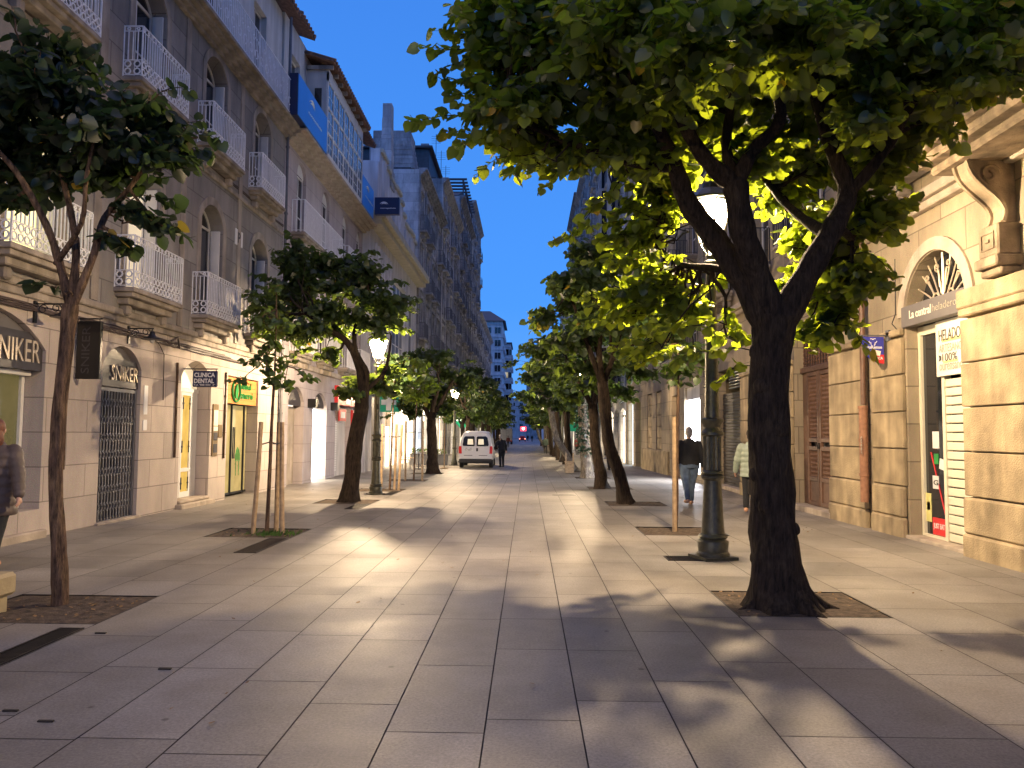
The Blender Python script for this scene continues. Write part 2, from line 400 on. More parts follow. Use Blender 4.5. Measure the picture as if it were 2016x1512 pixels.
M = dict(
    paving=paving_mat(),
    joint=surf("paving_joint", (.05, .045, .04), .95),
    soil=surf("soil", (.095, .068, .045), .95, var=.65, scale=14, bump=1.0, bscale=70),
    steel=surf("dark_grate", (.025, .022, .02), .5, .6, var=.4, scale=30),
    grey_stone=ashlar("grey_brown_granite", (.29, .27, .255), 1.15, .52, .2, .5, .34),
    beige_stone=ashlar("beige_granite", (.49, .42, .37), 1.1, .52, .12, .5, .22, msize=.010),
    pink_stone=ashlar("pinkish_granite", (.46, .40, .40), 1.3, .6, .08, .3, .25),
    ochre_block=surf("ochre_granite_block", (.45, .355, .215), .85, var=.42, scale=2.2, bump=.7, bscale=48, streak=.30),
    ochre_back=surf("ochre_joint_bed", (.26, .20, .13), .9, var=.3),
    ochre_stone=ashlar("ochre_granite", (.37, .30, .20), 1.3, .6, .16, .5, .3),
    dark_stone=ashlar("dark_weathered_granite", (.38, .38, .40), 1.4, .6, .25, .4, .6),
    mid_stone=ashlar("weathered_granite", (.54, .54, .56), 1.4, .6, .2, .4, .5),
    white_render=surf("white_render", (.62, .60, .58), .8, var=.1, scale=1.5, bump=.15, streak=.22),
    lav_render=surf("pale_render", (.66, .66, .69), .8, var=.1, scale=1.2, bump=.1, streak=.25),
    yellow_trim=surf("cream_yellow_paint", (.56, .52, .40), .7, var=.1, streak=.15),
    trim=surf("granite_trim", (.38, .33, .28), .85, var=.25, scale=3, bump=.4, bscale=30, streak=.4),
    trim_light=surf("pale_granite_trim", (.46, .39, .31), .85, var=.2, scale=3, bump=.35, bscale=30, streak=.25),
    console_stone=surf("stained_console_granite", (.36, .28, .19), .85, var=.5, scale=3.5, bump=.6, bscale=40, streak=.5),
    tile=surf("roof_tile", (.20, .11, .075), .85, var=.5, scale=9, bump=.4, bscale=12),
    slate=surf("dark_roof", (.06, .065, .08), .6, var=.3),
    white_iron=surf("white_painted_iron", (.84, .84, .86), .45, var=.1, scale=12),
    black_iron=surf("black_iron", (.02, .02, .022), .45, .3, var=.3, scale=20),
    grey_iron=surf("grey_iron", (.16, .16, .17), .5, .4, var=.2),
    lamp_iron=surf("lamp_cast_iron", (.085, .085, .065), .38, .55, var=.35, scale=14, bump=.25, bscale=50),
    brass=surf("worn_bronze", (.30, .22, .12), .4, .8),
    white_wood=surf("white_wood", (.66, .65, .63), .5, var=.08),
    brown_wood=surf("reddish_brown_door", (.13, .07, .045), .5, var=.3, scale=10, bump=.2, bscale=60),
    dark_glass=surf("dark_glass", (.018, .02, .026), .06, var=.3, scale=1.5, spec=.8),
    sky_glass=surf("gallery_glass", (.10, .13, .18), .08, var=.3, scale=2, spec=1.0),
    warm_glass=surf("warm_lit_glass", (.25, .19, .06), .12, var=.5, scale=3.5, emit=(1.0, .62, .12), es=.33, spec=.8),
    shop_glass=surf("dim_shop_glass", (.06, .055, .03), .08, var=.7, scale=2.2, emit=(.9, .75, .25), es=.06, spec=.8),
    lit_green=surf("lit_shop_glass", (.20, .17, .08), .1, var=.6, scale=1.8, emit=(.80, .60, .22), es=.24, spec=.8),
    lit_cream=glow("lit_cream_shopfront", (1.0, .83, .58), 3.2),
    lit_white=glow("lit_white_shopfront", (.93, .93, 1.0), 16.0),
    lit_white2=glow("lit_warm_white_doorway", (1.0, .90, .76), 6.0),
    lit_cool=glow("lit_cool_shopfront", (.80, .90, 1.0), 2.6),
    lit_yel=glow("lit_window", (.95, .85, .4), .9),
    lit_dim=glow("dim_window", (.8, .7, .5), .35),
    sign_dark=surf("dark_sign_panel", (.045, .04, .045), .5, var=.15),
    sign_grey=surf("grey_sign_panel", (.13, .12, .12), .5, var=.1),
    sign_black=surf("black_sign_box", (.008, .008, .009), .3),
    sign_blue=surf("blue_sign_face", (.02, .16, .62), .35, var=.05, emit=(.02, .2, .8), es=.06),
    sign_navy=surf("navy_sign", (.012, .02, .075), .35, var=.1),
    sign_red=surf("red_sign", (.62, .025, .03), .4, var=.08),
    sign_green=surf("green_sign", (.0, .16, .085), .4, var=.1, emit=(0, .5, .25), es=.12),
    sign_orange=surf("orange_sign_board", (.66, .24, .06), .5, var=.1, scale=5),
    sign_bgreen=surf("bright_green_letters", (.02, .26, .05), .4),
    letters=surf("pale_metal_letters", (.55, .46, .34), .4, .3),
    white=surf("white_plastic", (.75, .75, .74), .4, var=.05),
    white_sheet=surf("white_sheet", (.78, .74, .62), .5, var=.04),
    ink=surf("dark_print", (.04, .04, .04), .6),
    ink_pale=surf("pale_print", (.36, .33, .27), .6),
    yprint=surf("yellow_print", (.70, .66, .25), .6),
    shutter=surf("cream_roller_shutter", (.72, .68, .52), .5, var=.08, scale=2),
    mesh_shutter=surf("dark_roller_shutter", (.05, .045, .045), .5, .4, var=.5, scale=40),
    bark=bark_mat("dark_bark", (.034, .023, .016)),
    bark_pale=bark_mat("grey_bark", (.20, .175, .15)),
    young_bark=bark_mat("young_bark", (.12, .075, .05)),
    stake=surf("wooden_stake", (.38, .27, .16), .85, var=.3, scale=12, bump=.4, bscale=30),
    strap=surf("rubber_strap", (.10, .09, .08), .8),
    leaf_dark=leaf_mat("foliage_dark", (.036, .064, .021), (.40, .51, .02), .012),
    leaf_shaded=leaf_mat("foliage_shaded", (.020, .040, .022), (.07, .12, .025), .006),  # darker bluish leaf copy: shade from the large tree put into its colour
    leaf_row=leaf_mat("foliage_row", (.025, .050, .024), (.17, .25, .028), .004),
    leaf_mid=leaf_mat("foliage_mid", (.035, .065, .022), (.16, .25, .025), .008),
    leaf_brown=leaf_mat("foliage_reddish", (.055, .04, .02), (.24, .16, .03), .02),
    ivy=leaf_mat("ivy_foliage", (.03, .07, .05), (.06, .12, .05), .0),
    moss=surf("low_green_growth", (.06, .13, .02), .9, var=.5, scale=30),
    van_paint=surf("white_van_paint", (.66, .66, .68), .25, var=.05, scale=2),
    black_plastic=surf("black_plastic", (.018, .018, .02), .55, var=.2),
    rubber=surf("tyre_rubber", (.015, .015, .016), .8, var=.2),
    red_lens=surf("red_lens", (.45, .02, .02), .2, emit=(1, .05, .03), es=.1),
    clear_lens=surf("clear_lens", (.5, .5, .5), .15),
    chrome=surf("grey_hub", (.35, .35, .36), .35, .7),
    skin=surf("skin", (.50, .30, .22), .55, var=.1),
    hair_dark=surf("dark_hair", (.03, .018, .012), .6, var=.4, scale=40),
    hair_grey=surf("grey_hair", (.30, .28, .26), .6, var=.3, scale=40),
    hair_red=surf("auburn_hair", (.13, .04, .02), .55, var=.4, scale=40),
    cloth_black=surf("black_cloth", (.010, .011, .014), .85, var=.3, scale=12, bump=.3, bscale=30),
    cloth_jean=surf("faded_denim", (.10, .15, .23), .85, var=.3, scale=10, bump=.2),
    cloth_brown=surf("grey_brown_padded_cloth", (.075, .055, .05), .6, var=.25, scale=8, bump=.4, bscale=14),
    cloth_green=surf("pale_green_padded_cloth", (.30, .36, .29), .55, var=.2, scale=8, bump=.4, bscale=14),
    cloth_green_d=surf("dark_green_cloth", (.03, .05, .04), .85, var=.3),
    cloth_maroon=surf("maroon_cloth", (.10, .02, .02), .85, var=.3),
    shoe_tan=surf("tan_shoe", (.50, .28, .17), .6, var=.2),
    leather=surf("black_leather", (.012, .010, .010), .4),
    bench_stone=surf("yellowish_bench_block", (.42, .34, .19), .8, var=.15, scale=6, bump=.3),
    lampglass=lampglass_mat(),
    bulb=glow("lamp_bulb", (1.0, .82, .5), 60),
)

def text_on(s, mat, parent, o, xd, yd, w=None, h=None, name="lettering", ext=0.006, bold=0.0, align='L'):
    cu = bpy.data.curves.new("t", 'FONT'); cu.body = s; cu.extrude = 0.5; cu.offset = bold; cu.resolution_u = 3
    to = bpy.data.objects.new("t", cu); COL.objects.link(to)
    dg = bpy.context.evaluated_depsgraph_get()
    me = bpy.data.meshes.new_from_object(to.evaluated_get(dg))
    COL.objects.unlink(to); bpy.data.objects.remove(to)
    n = len(me.vertices)
    co = np.empty(n * 3); me.vertices.foreach_get("co", co); co = co.reshape(-1, 3)
    mn, mx = co.min(0), co.max(0)
    sx = sy = None
    if w: sx = w / (mx[0] - mn[0])
    if h: sy = h / (mx[1] - mn[1])
    sx = sx or sy; sy = sy or sx
    xd, yd = Vector(xd).normalized(), Vector(yd).normalized()
    zd = xd.cross(yd)
    og = org(parent)
    a = (co[:, 0] - mn[0]) * sx; b = (co[:, 1] - mn[1]) * sy
    if align == 'C': a -= (mx[0] - mn[0]) * sx / 2
    c = (co[:, 2] + .5) * ext
    P = np.array(o)[None] + a[:, None] * np.array(xd) + b[:, None] * np.array(yd) + c[:, None] * np.array(zd) - np.array(og)
    me.vertices.foreach_set("co", P.ravel())
    me.materials.clear(); me.materials.append(mat)
    me.update()
    ob = new_mesh_obj(name, me, parent)
    ORG[ob.name] = og
    return ob

# ------------------------------------------------------------------ ground
PITS = []          # (x0, x1, y0, y1)
EDGES = [-7.6, -6.6, -5.75, -4.9, -4.22, -3.55, -2.86, -2.33, -1.8, -1.275, -.75, -.22, .305, .83, 1.355, 1.88, 2.56, 3.24, 4.1, 5.0, 5.6, 6.6]
RX0, RX1, LX0, LX1 = 1.88, 3.24, -4.9, -3.55
right_pits = [7.08, 12.65, 18.1, 23.9, 30.1, 36.0]
left_pits = [6.5, 11.85, 17.9, 22.0, 27.2, 32.6]
for y in right_pits: PITS.append((RX0, RX1, y, y + 1.12))
for y in left_pits: PITS.append((LX0, LX1, y, y + 1.12))

def pave():
    rnd = random.Random(3)
    vs, fs, val = [], [], []
    g = .0042
    for i in range(len(EDGES) - 1):
        x0, x1 = EDGES[i], EDGES[i + 1]
        side = not (-2.9 < (x0 + x1) / 2 < 1.9)
        cuts = sorted([(p[2], p[3]) for p in PITS if p[0] < (x0 + x1) / 2 < p[1]])
        y = -4.0 + rnd.random()
        while y < 170:
            L = rnd.uniform(.8, 1.5) if not side else rnd.uniform(.75, 1.25)
            if y > 60: L *= 2.5
            y2 = y + L
            hole = None
            for a, b in cuts:
                if y < a < y2: y2 = a; hole = b
                elif abs(y - a) < 1e-6: pass
            if y2 - y > .05:
                k = len(vs)
                gg = g if y < 45 else g * .5
                for (xx, yy) in ((x0 + gg, y + gg), (x1 - gg, y + gg), (x1 - gg, y2 - gg), (x0 + gg, y2 - gg)):
                    vs.append((xx, yy, gz(yy)))
                fs.append((k, k + 1, k + 2, k + 3)); val.append(rnd.random())
            y = hole if hole else y2
    me = bpy.data.meshes.new("street_paving"); me.from_pydata(vs, [], fs)
    a = me.attributes.new("slab", 'FLOAT', 'FACE'); a.data.foreach_set("value", val)
    me.materials.append(M['paving'])
    tag(new_mesh_obj("street_paving", me), "granite slab paving of the pedestrian street", kind="structure")
pave()
g = MB()
ys = [-400, -5, 12, 30, 50, 70, 100, 170, 900]
for a, b in zip(ys[:-1], ys[1:]):
    g.add([(-500, a, gz(a) - .012), (500, a, gz(a) - .012), (500, b, gz(b) - .012), (-500, b, gz(b) - .012)], [(0, 1, 2, 3)])
tag(g.build("ground", M['joint'], fix=False), "dark bed under the paving and ground beyond", kind="structure")
g = MB()
g.add([(-7.6, 170, gz(170) - .002), (6.6, 170, gz(170) - .002), (6.6, 420, gz(170) - .002), (-7.6, 420, gz(170) - .002)], [(0, 1, 2, 3)])
o = g.build("far_pavement", M['paving'], fix=False); tag(o, "far end of the paved street", kind="structure")

for k, (x0, x1, y0, y1) in enumerate(PITS):
    side = "left" if x0 < 0 else "right"
    m = MB(); z = gz(y0)
    n = 16
    vs = [(x0 + (x1 - x0) * i / n, y0 + (y1 - y0) * j / n, gz(y0 + (y1 - y0) * j / n) - .007 - random.random() * .002 + (.03 * random.random() if 0 < i < n and 0 < j < n else 0) * .6)
          for j in range(n + 1) for i in range(n + 1)]
    fs = [(j * (n + 1) + i, j * (n + 1) + i + 1, (j + 1) * (n + 1) + i + 1, (j + 1) * (n + 1) + i) for j in range(n) for i in range(n)]
    m.add(vs, fs)
    tag(m.build("soil", M['soil'], smooth=True, fix=False), "bare soil in a square tree pit of the paving", kind="structure")
    m = MB(); zz = gz(y0)
    for q in ((x0, x1, y0 - .003, y0 + .012), (x0, x1, y1 - .012, y1 + .003), (x0 - .003, x0 + .012, y0 + .013, y1 - .013), (x1 - .012, x1 + .003, y0 + .013, y1 - .013)):
        m.box(q[0], q[1], q[2], q[3], zz - .03, zz + .002)
    tag(m.build("pit_edging", M['steel']), "thin steel edging of a square tree pit", kind="structure")
# steel drain gratings beside the pits
def grate(x0, x1, y0, y1, label):
    m = MB(); z = gz(y0) + .002
    m.box(x0, x1, y0, y0 + .02, z - .008, z + .006); m.box(x0, x1, y1 - .02, y1, z - .008, z + .006)
    m.box(x0, x0 + .02, y0 + .02, y1 - .02, z - .008, z + .006); m.box(x1 - .02, x1, y0 + .02, y1 - .02, z - .008, z + .006)
    n = int((y1 - y0) / .03)
    for i in range(1, n):
        yy = y0 + (y1 - y0) * i / n
        m.box(x0 + .02, x1 - .02, yy - .008, yy + .008, z - .006, z + .003)
    tag(m.build("drain_grate", M['steel'], fix=False), label, "drain grate", "drain grates in the paving")
grate(-3.76, -3.56, 4.5, 6.35, "long dark steel grate in the paving before the leftmost tree pit")
grate(-3.86, -3.56, 10.35, 11.75, "dark steel grate in the paving before the staked sapling's pit")
grate(1.80, 2.28, 10.1, 10.45, "small square dark grate beside the foot of the big cast iron lamp")
grate(-3.86, -3.56, 16.6, 17.8, "dark steel grate before the pit of the leaning tree on the left")
grate(-3.8, -3.56, 20.6, 21.9, "dark steel grate behind the left street lamp")
def manhole(x, y, r, label):
    m = MB(); m.lathe((x, y, gz(y)), [(r, -.004), (r, .004), (r * .93, .006), (r * .9, .003), (r * .1, .004)], 20)
    tag(m.build("manhole_cover", M['steel']), label, "manhole cover", "manhole covers in the paving")
p = at(985, 937, 33.5); manhole(p.x, 33.0, .30, "round dark manhole cover in the street behind the white van")
p = at(1085, 972, 22); manhole(1.0, 21.3, .33, "round dark manhole cover in the paving in front of the ivy tree")
for (u, v) in ((208, 1250), (337, 1317), (37, 1401), (107, 1420)):
    y = 1.6 * F / (v - 853); x = (u - 1039) / F * y
    m = MB(); m.bbox(x - .045, x + .045, y - .012, y + .012, .0, .010, .004)
    tag(m.build("marker_stud", M['steel']), "small dark oblong metal marker in the left paving", "paving marker", "metal markers set in the paving")

# ------------------------------------------------------------------ building kit
class Side:
    """maps (d, y, z) to the world: d is depth into the building behind its street face"""
    def __init__(s, side, X): s.s, s.X = side, X
    def p(s, d, y, z): return (s.s * (s.X + d), y, z)
    def box(s, mb, d0, d1, y0, y1, z0, z1, b=0):
        xa, xb = s.s * (s.X + d0), s.s * (s.X + d1)
        if b: mb.bbox(min(xa, xb), max(xa, xb), y0, y1, z0, z1, b)
        else: mb.box(min(xa, xb), max(xa, xb), y0, y1, z0, z1)

def arc_pts(ya, yb, zs, rise, n=12):
    """segmental arch from (ya, zs) to (yb, zs) rising by rise"""
    w = (yb - ya) / 2; r = (w * w + rise * rise) / (2 * rise); cz = zs + rise - r; cy = (ya + yb) / 2
    a0 = math.atan2(zs - cz, -w); a1 = math.atan2(zs - cz, w)
    return [(cy + r * math.cos(a0 + (a1 - a0) * i / n), cz + r * math.sin(a0 + (a1 - a0) * i / n)) for i in range(n + 1)]

def wall(sd, mb, d, y0, y1, z0, z1, ops, depth=.35):
    """street face with real openings; ops: (ya, yb, za, zb, rise)"""
    Y = sorted(set([y0, y1] + [q for o in ops for q in (max(y0, o[0]), min(y1, o[1]))]))
    Z = sorted(set([z0, z1] + [q for o in ops for q in (max(z0, o[2]), min(z1, o[3]))]))
    for i in range(len(Y) - 1):
        for j in range(len(Z) - 1):
            cy, cz = (Y[i] + Y[i + 1]) / 2, (Z[j] + Z[j + 1]) / 2
            if any(o[0] < cy < o[1] and o[2] < cz < o[3] for o in ops): continue
            mb.add([sd.p(d, Y[i], Z[j]), sd.p(d, Y[i + 1], Z[j]), sd.p(d, Y[i + 1], Z[j + 1]), sd.p(d, Y[i], Z[j + 1])], [(0, 1, 2, 3)])
    for o in ops:
        ya, yb, za, zb = o[:4]; rise = o[4] if len(o) > 4 else 0
        dd = d + (o[5] if len(o) > 5 else depth)
        zs = zb - rise
        for yy in (ya, yb):
            mb.add([sd.p(d, yy, za), sd.p(dd, yy, za), sd.p(dd, yy, zs), sd.p(d, yy, zs)], [(0, 1, 2, 3)])
        mb.add([sd.p(d, ya, za), sd.p(d, yb, za), sd.p(dd, yb, za), sd.p(dd, ya, za)], [(0, 1, 2, 3)])
        if rise:
            A = arc_pts(ya, yb, zs, rise)
            for (a, b), (c, e) in zip(A[:-1], A[1:]):
                mb.add([sd.p(d, a, b), sd.p(d, c, e), sd.p(d, c, zb), sd.p(d, a, zb)], [(0, 1, 2, 3)])
                mb.add([sd.p(d, a, b), sd.p(d, c, e), sd.p(dd, c, e), sd.p(dd, a, b)], [(0, 1, 2, 3)])
        else:
            mb.add([sd.p(d, ya, zb), sd.p(d, yb, zb), sd.p(dd, yb, zb), sd.p(dd, ya, zb)], [(0, 1, 2, 3)])

def shell(sd, mb, d0, d1, y0, y1, z0, z1, backs=None):
    """end walls, rear wall and a screen behind the openings, so the block is closed"""
    for yy in (y0, y1):
        mb.add([sd.p(d0, yy, z0), sd.p(d1, yy, z0), sd.p(d1, yy, z1), sd.p(d0, yy, z1)], [(0, 1, 2, 3)])
    mb.add([sd.p(d1, y0, z0), sd.p(d1, y1, z0), sd.p(d1, y1, z1), sd.p(d1, y0, z1)], [(0, 1, 2, 3)])
    mb.add([sd.p(d0, y0, z1), sd.p(d0, y1, z1), sd.p(d1, y1, z1), sd.p(d1, y0, z1)], [(0, 1, 2, 3)])

def outline(ya, yb, za, zb, rise, n=12):
    if rise:
        return [(ya, za), (yb, za)] + arc_pts(ya, yb, zb - rise, rise, n)[::-1]
    return [(ya, za), (yb, za), (yb, zb), (ya, zb)]

def flat(sd, mat, name, parent, d, poly, th=.01):
    mb = MB(); mb.prism(poly, lambda a, b, q: sd.p(q, a, b), d, d + th)
    return mb.build(name, mat, parent)

def window(sd, parent, d, ya, yb, za, zb, rise=0, fmat='white_wood', gmat='dark_glass', cols=2, rows=3, bar=.05, transom=None, name="window"):
    """glazed frame set at depth d; the pane is a child of the frame"""
    mb = MB()
    t = .05
    zs = zb - rise
    sd.box(mb, d, d + t, ya, ya + bar, za, zs); sd.box(mb, d, d + t, yb - bar, yb, za, zs)
    sd.box(mb, d, d + t, ya + bar, yb - bar, za, za + bar)
    if rise:
        A = arc_pts(ya, yb, zs, rise); B = arc_pts(ya + bar, yb - bar, zs, max(.02, rise - bar))
        for i in range(len(A) - 1):
            q = [A[i], A[i + 1], B[i + 1], B[i]]
            mb.prism(q, lambda a, b, c: sd.p(c, a, b), d, d + t)
        sd.box(mb, d + .002, d + t, ya + bar, yb - bar, zs - bar, zs)
    else:
        sd.box(mb, d, d + t, ya + bar, yb - bar, zb - bar, zb)
    th = bar * .8
    for i in range(1, cols):
        y = ya + (yb - ya) * i / cols
        sd.box(mb, d + .004, d + t - .004, y - th / 2, y + th / 2, za + bar, (zs - bar if rise else zb - bar))
    for j in range(1, rows):
        z = za + (zs - za) * j / rows
        sd.box(mb, d + .008, d + t - .008, ya + bar, yb - bar, z - th * .35, z + th * .35)
    f = mb.build(name, M[fmat], parent)
    g = flat(sd, M[gmat], "pane", f, d + .03, outline(ya + .01, yb - .01, za + .01, zb - .01, rise * .98 if rise else 0), .008)
    return f

def ring(mb, sd, axis, d, y, z, r, t=.012, n=8):
    """small flat iron ring; axis 'y' lies in the front of a balcony, 'd' in its return"""
    vs = []
    for k in range(n):
        w = 2 * math.pi * k / n
        for rr in (r, r - t * 1.6):
            for q in (-t / 2, t / 2):
                if axis == 'y': vs.append(sd.p(d + q, y + rr * math.cos(w), z + rr * math.sin(w)))
                else: vs.append(sd.p(d + rr * math.cos(w), y + q, z + rr * math.sin(w)))
    fs = []
    for k in range(n):
        a, b = 4 * k, 4 * ((k + 1) % n)
        fs += [(a, b, b + 1, a + 1), (a + 2, a + 3, b + 3, b + 2), (a, a + 2, b + 2, b), (a + 1, b + 1, b + 3, a + 3)]
    mb.add(vs, fs)

def railing(sd, mb, d0, d1, y0, y1, z, h=.92, lace=True, step=.09, t=.016):
    """front panel at d0 between y0 and y1, returns back to d1"""
    runs = [('y', d0, y0, y1), ('d', y0, d0, d1), ('d', y1, d0, d1)]
    zs = [z + .03, z + .30, z + .83, z + h] if lace else [z + .05, z + h]
    for ax, c, a, b in runs:
        L = b - a
        for zz in zs:
            tt = t * (1.3 if zz == zs[-1] else .8)
            if ax == 'y': sd.box(mb, c - tt / 2, c + tt / 2, a, b, zz - tt / 2, zz + tt / 2)
            else: sd.box(mb, a + t, b, c - tt / 2, c + tt / 2, zz - tt / 2, zz + tt / 2)
        n = max(2, int(round(L / step)))
        for i in range(n + 1):
            q = a + L * i / n
            zt0, zt1 = (z + .31, z + .82) if lace and 0 < i < n else (z + .0, z + h - .01)
            w = t * (1.0 if 0 < i < n else 1.5)
            if ax == 'y': sd.box(mb, c - w / 2, c + w / 2, q - w / 2, q + w / 2, zt0, zt1)
            elif i > 0: sd.box(mb, q - w / 2, q + w / 2, c - w / 2, c + w / 2, zt0, zt1)
        if lace:
            rr = .066; m = max(2, int(L / (rr * 2.05)))
            for i in range(m):
                q = a + L * (i + .5) / m
                for zz in (z + .098, z + .232):
                    ring(mb, sd, ax, c if ax == 'y' else q, q if ax == 'y' else c, zz, rr, t * .9)
                ring(mb, sd, ax, c if ax == 'y' else q, q if ax == 'y' else c, z + .875, .036, t * .8, 6)

def balcony(sd, parent, proj, y0, y1, z, mat='white_iron', smat='trim', lace=True, h=.92, step=.09, mould=True, thick=.16):
    mb = MB()
    sd.box(mb, -proj, .002, y0, y1, z - thick * .5, z, .01)
    if mould:
        sd.box(mb, -proj + .05, .002, y0 + .06, y1 - .06, z - thick, z - thick * .5 - .002, .01)
        sd.box(mb, -proj * .6, .002, y0 + .14, y1 - .14, z - thick - .12, z - thick - .002, .02)
        for yy in (y0 + .3, y1 - .3):
            sd.box(mb, -proj * .45, .002, yy - .08, yy + .08, z - thick - .3, z - thick - .122, .03)
    s = mb.build("balcony", M[smat], parent)
    rb = MB(); railing(sd, rb, -proj + .03, -.01, y0 + .03, y1 - .03, z, h, lace, step)
    rb.build("railing", M[mat], s, fix=False)
    return s

def cornice(sd, mb, proj, y0, y1, z, h=.35, steps=3):
    for i in range(steps):
        a = z + h * i / steps; b = z + h * (i + 1) / steps - .002
        sd.box(mb, -proj * (i + 1) / steps, .01, y0, y1, a, b, .012)

def tiled_eave(sd, parent, proj, y0, y1, z, depth=5, pitch=.35, mat='tile', label=None):
    mb = MB()
    mb.add([sd.p(-proj, y0, z), sd.p(-proj, y1, z), sd.p(depth, y1, z + (depth + proj) * pitch), sd.p(depth, y0, z + (depth + proj) * pitch),
            sd.p(-proj, y0, z + .07), sd.p(-proj, y1, z + .07), sd.p(depth, y1, z + .07 + (depth + proj) * pitch), sd.p(depth, y0, z + .07 + (depth + proj) * pitch)],
           [(0, 1, 2, 3), (4, 5, 6, 7), (0, 1, 5, 4), (1, 2, 6, 5), (2, 3, 7, 6), (3, 0, 4, 7)])
    n = int((y1 - y0) / .22)
    for i in range(n):
        y = y0 + (y1 - y0) * (i + .5) / n
        mb.tube([sd.p(-proj - .04, y, z + .075), sd.p(depth, y, z + .075 + (depth + proj + .04) * pitch)], .075, 6)
    return mb.build("roof", M[mat], parent, fix=False)

def pipe(name, pts, r, mat, label, cat, group=None, n=8):
    mb = MB(); mb.tube(pts, r, n)
    return tag(mb.build(name, M[mat], smooth=True), label, cat, group)

LS = Side(-1, 7.25)
rnd = random.Random(11)

# ------------------------------------------------------------------ LEFT 1: stone house with white lace balconies
b1 = thing("stone_house", "brown stone house with white lace balconies beside the staked sapling", "building", (-7.25, 12, 0))
Y0, Y1 = 2.0, 22.55
bays = [4.85, 8.0, 11.1, 14.35, 17.5, 20.65]
g_ops = [(4.0, 5.6, -.1, 3.1, .45), (9.0, 11.58, .42, 3.28, .5), (13.15, 14.5, -.08, 3.1, .38), (16.2, 17.75, .0, 3.12, .38), (18.75, 20.9, -.12, 2.95, 0)]
u_ops = []
for c in bays:
    u_ops += [(c - .62, c + .62, 4.1, 6.75, .42, .42), (c - .62, c + .62, 7.85, 10.2, .38, .42)]
mb = MB(); wall(LS, mb, 0, Y0, Y1, -.6, 3.72, g_ops, .38); mb.build("ground_floor_wall", M['beige_stone'], b1)
mb = MB(); wall(LS, mb, -.01, Y0, Y1, 3.72, 10.5, u_ops)
shell(LS, mb, 0, 8, Y0, Y1, -.6, 10.5)
LS.box(mb, .42, .45, Y0 + .1, Y1 - .1, 3.8, 10.4)
mb.build("wall", M['grey_stone'], b1)
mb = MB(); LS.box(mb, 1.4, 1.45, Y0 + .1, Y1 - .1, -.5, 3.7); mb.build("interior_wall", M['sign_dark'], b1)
mb = MB()
LS.box(mb, -.09, -.012, Y0, Y1, 3.62, 3.74, .02); LS.box(mb, -.05, -.012, Y0, Y1, 3.5, 3.618, .02)
LS.box(mb, -.06, -.012, Y0, Y1, 7.35, 7.47, .02)
for c in bays:   # raised window surrounds of both upper floors
    for za, zs, rise in ((4.1, 6.33, .42), (7.85, 9.82, .38)):
        for q in (-1, 1):
            a = sorted((c + q * .622, c + q * .80))
            LS.box(mb, -.035, -.012, a[0], a[1], za, zs)
        A = arc_pts(c - .622, c + .622, zs, rise); B = arc_pts(c - .80, c + .80, zs, rise + .18)
        for i in range(len(A) - 1):
            mb.prism([A[i], A[i + 1], B[i + 1], B[i]], lambda a, b, d: LS.p(d, a, b), -.035, -.012)
for y in (9.55, 12.75, 15.95, 19.1):
    LS.box(mb, -.04, -.012, y - .11, y + .11, 3.76, 10.4)
mb.build("stone_trim", M['trim'], b1)
for i, c in enumerate(bays):
    window(LS, b1, .28, c - .61, c + .61, 4.12, 6.74, .41, gmat='lit_yel' if i == 2 else ('lit_dim' if i == 3 else 'dark_glass'), cols=2, rows=2)
    window(LS, b1, .28, c - .61, c + .61, 7.87, 10.19, .37, cols=2, rows=2)
    # inner white shutter leaves folded against the far reveal
    for za, zb in ((4.12, 6.3), (7.87, 9.8)):
        mb = MB(); LS.box(mb, .04, .26, c + .56, c + .60, za, zb, .01); 
        for z in (za + .5, za + 1.2): LS.box(mb, .08, .22, c + .55, c + .565, z, z + .45)
        mb.build("shutter_leaf", M['white_wood'], b1)
    for z in (4.1, 7.88):
        balcony(LS, b1, .38, c - .98, c + .98, z)
# continuous top balcony on its cornice, attic storey behind
mb = MB(); cornice(LS, mb, .42, Y0, Y1 + .12, 10.32, .36, 4); mb.build("cornice", M['trim'], b1)
rb = MB(); railing(LS, rb, -.38, -.3, Y0, Y1, 10.69, 1.0, False, .11, .018)
for i in range(52):
    y = Y0 + .2 + i * .39
    ring(rb, LS, 'y', -.38, y, 11.05, .12, .014, 10); ring(rb, LS, 'y', -.38, y + .19, 11.4, .07, .012, 8)
rb.build("top_railing", M['white_iron'], b1, fix=False)
mb = MB(); a_ops = [(c - .5, c + .5, 10.9, 13.2, 0, .25) for c in bays]
wall(LS, mb, .15, Y0, Y1, 10.5, 14.1, a_ops); shell(LS, mb, .15, 8, Y0, Y1, 10.5, 14.1); LS.box(mb, .4, .43, Y0 + .1, Y1 - .1, 10.6, 14)
mb.build("attic_wall", M['white_render'], b1)
for c in bays: window(LS, b1, .3, c - .49, c + .49, 10.92, 13.18, 0, cols=2, rows=3)
tiled_eave(LS, b1, .28, Y0, Y1 + .3, 14.1)
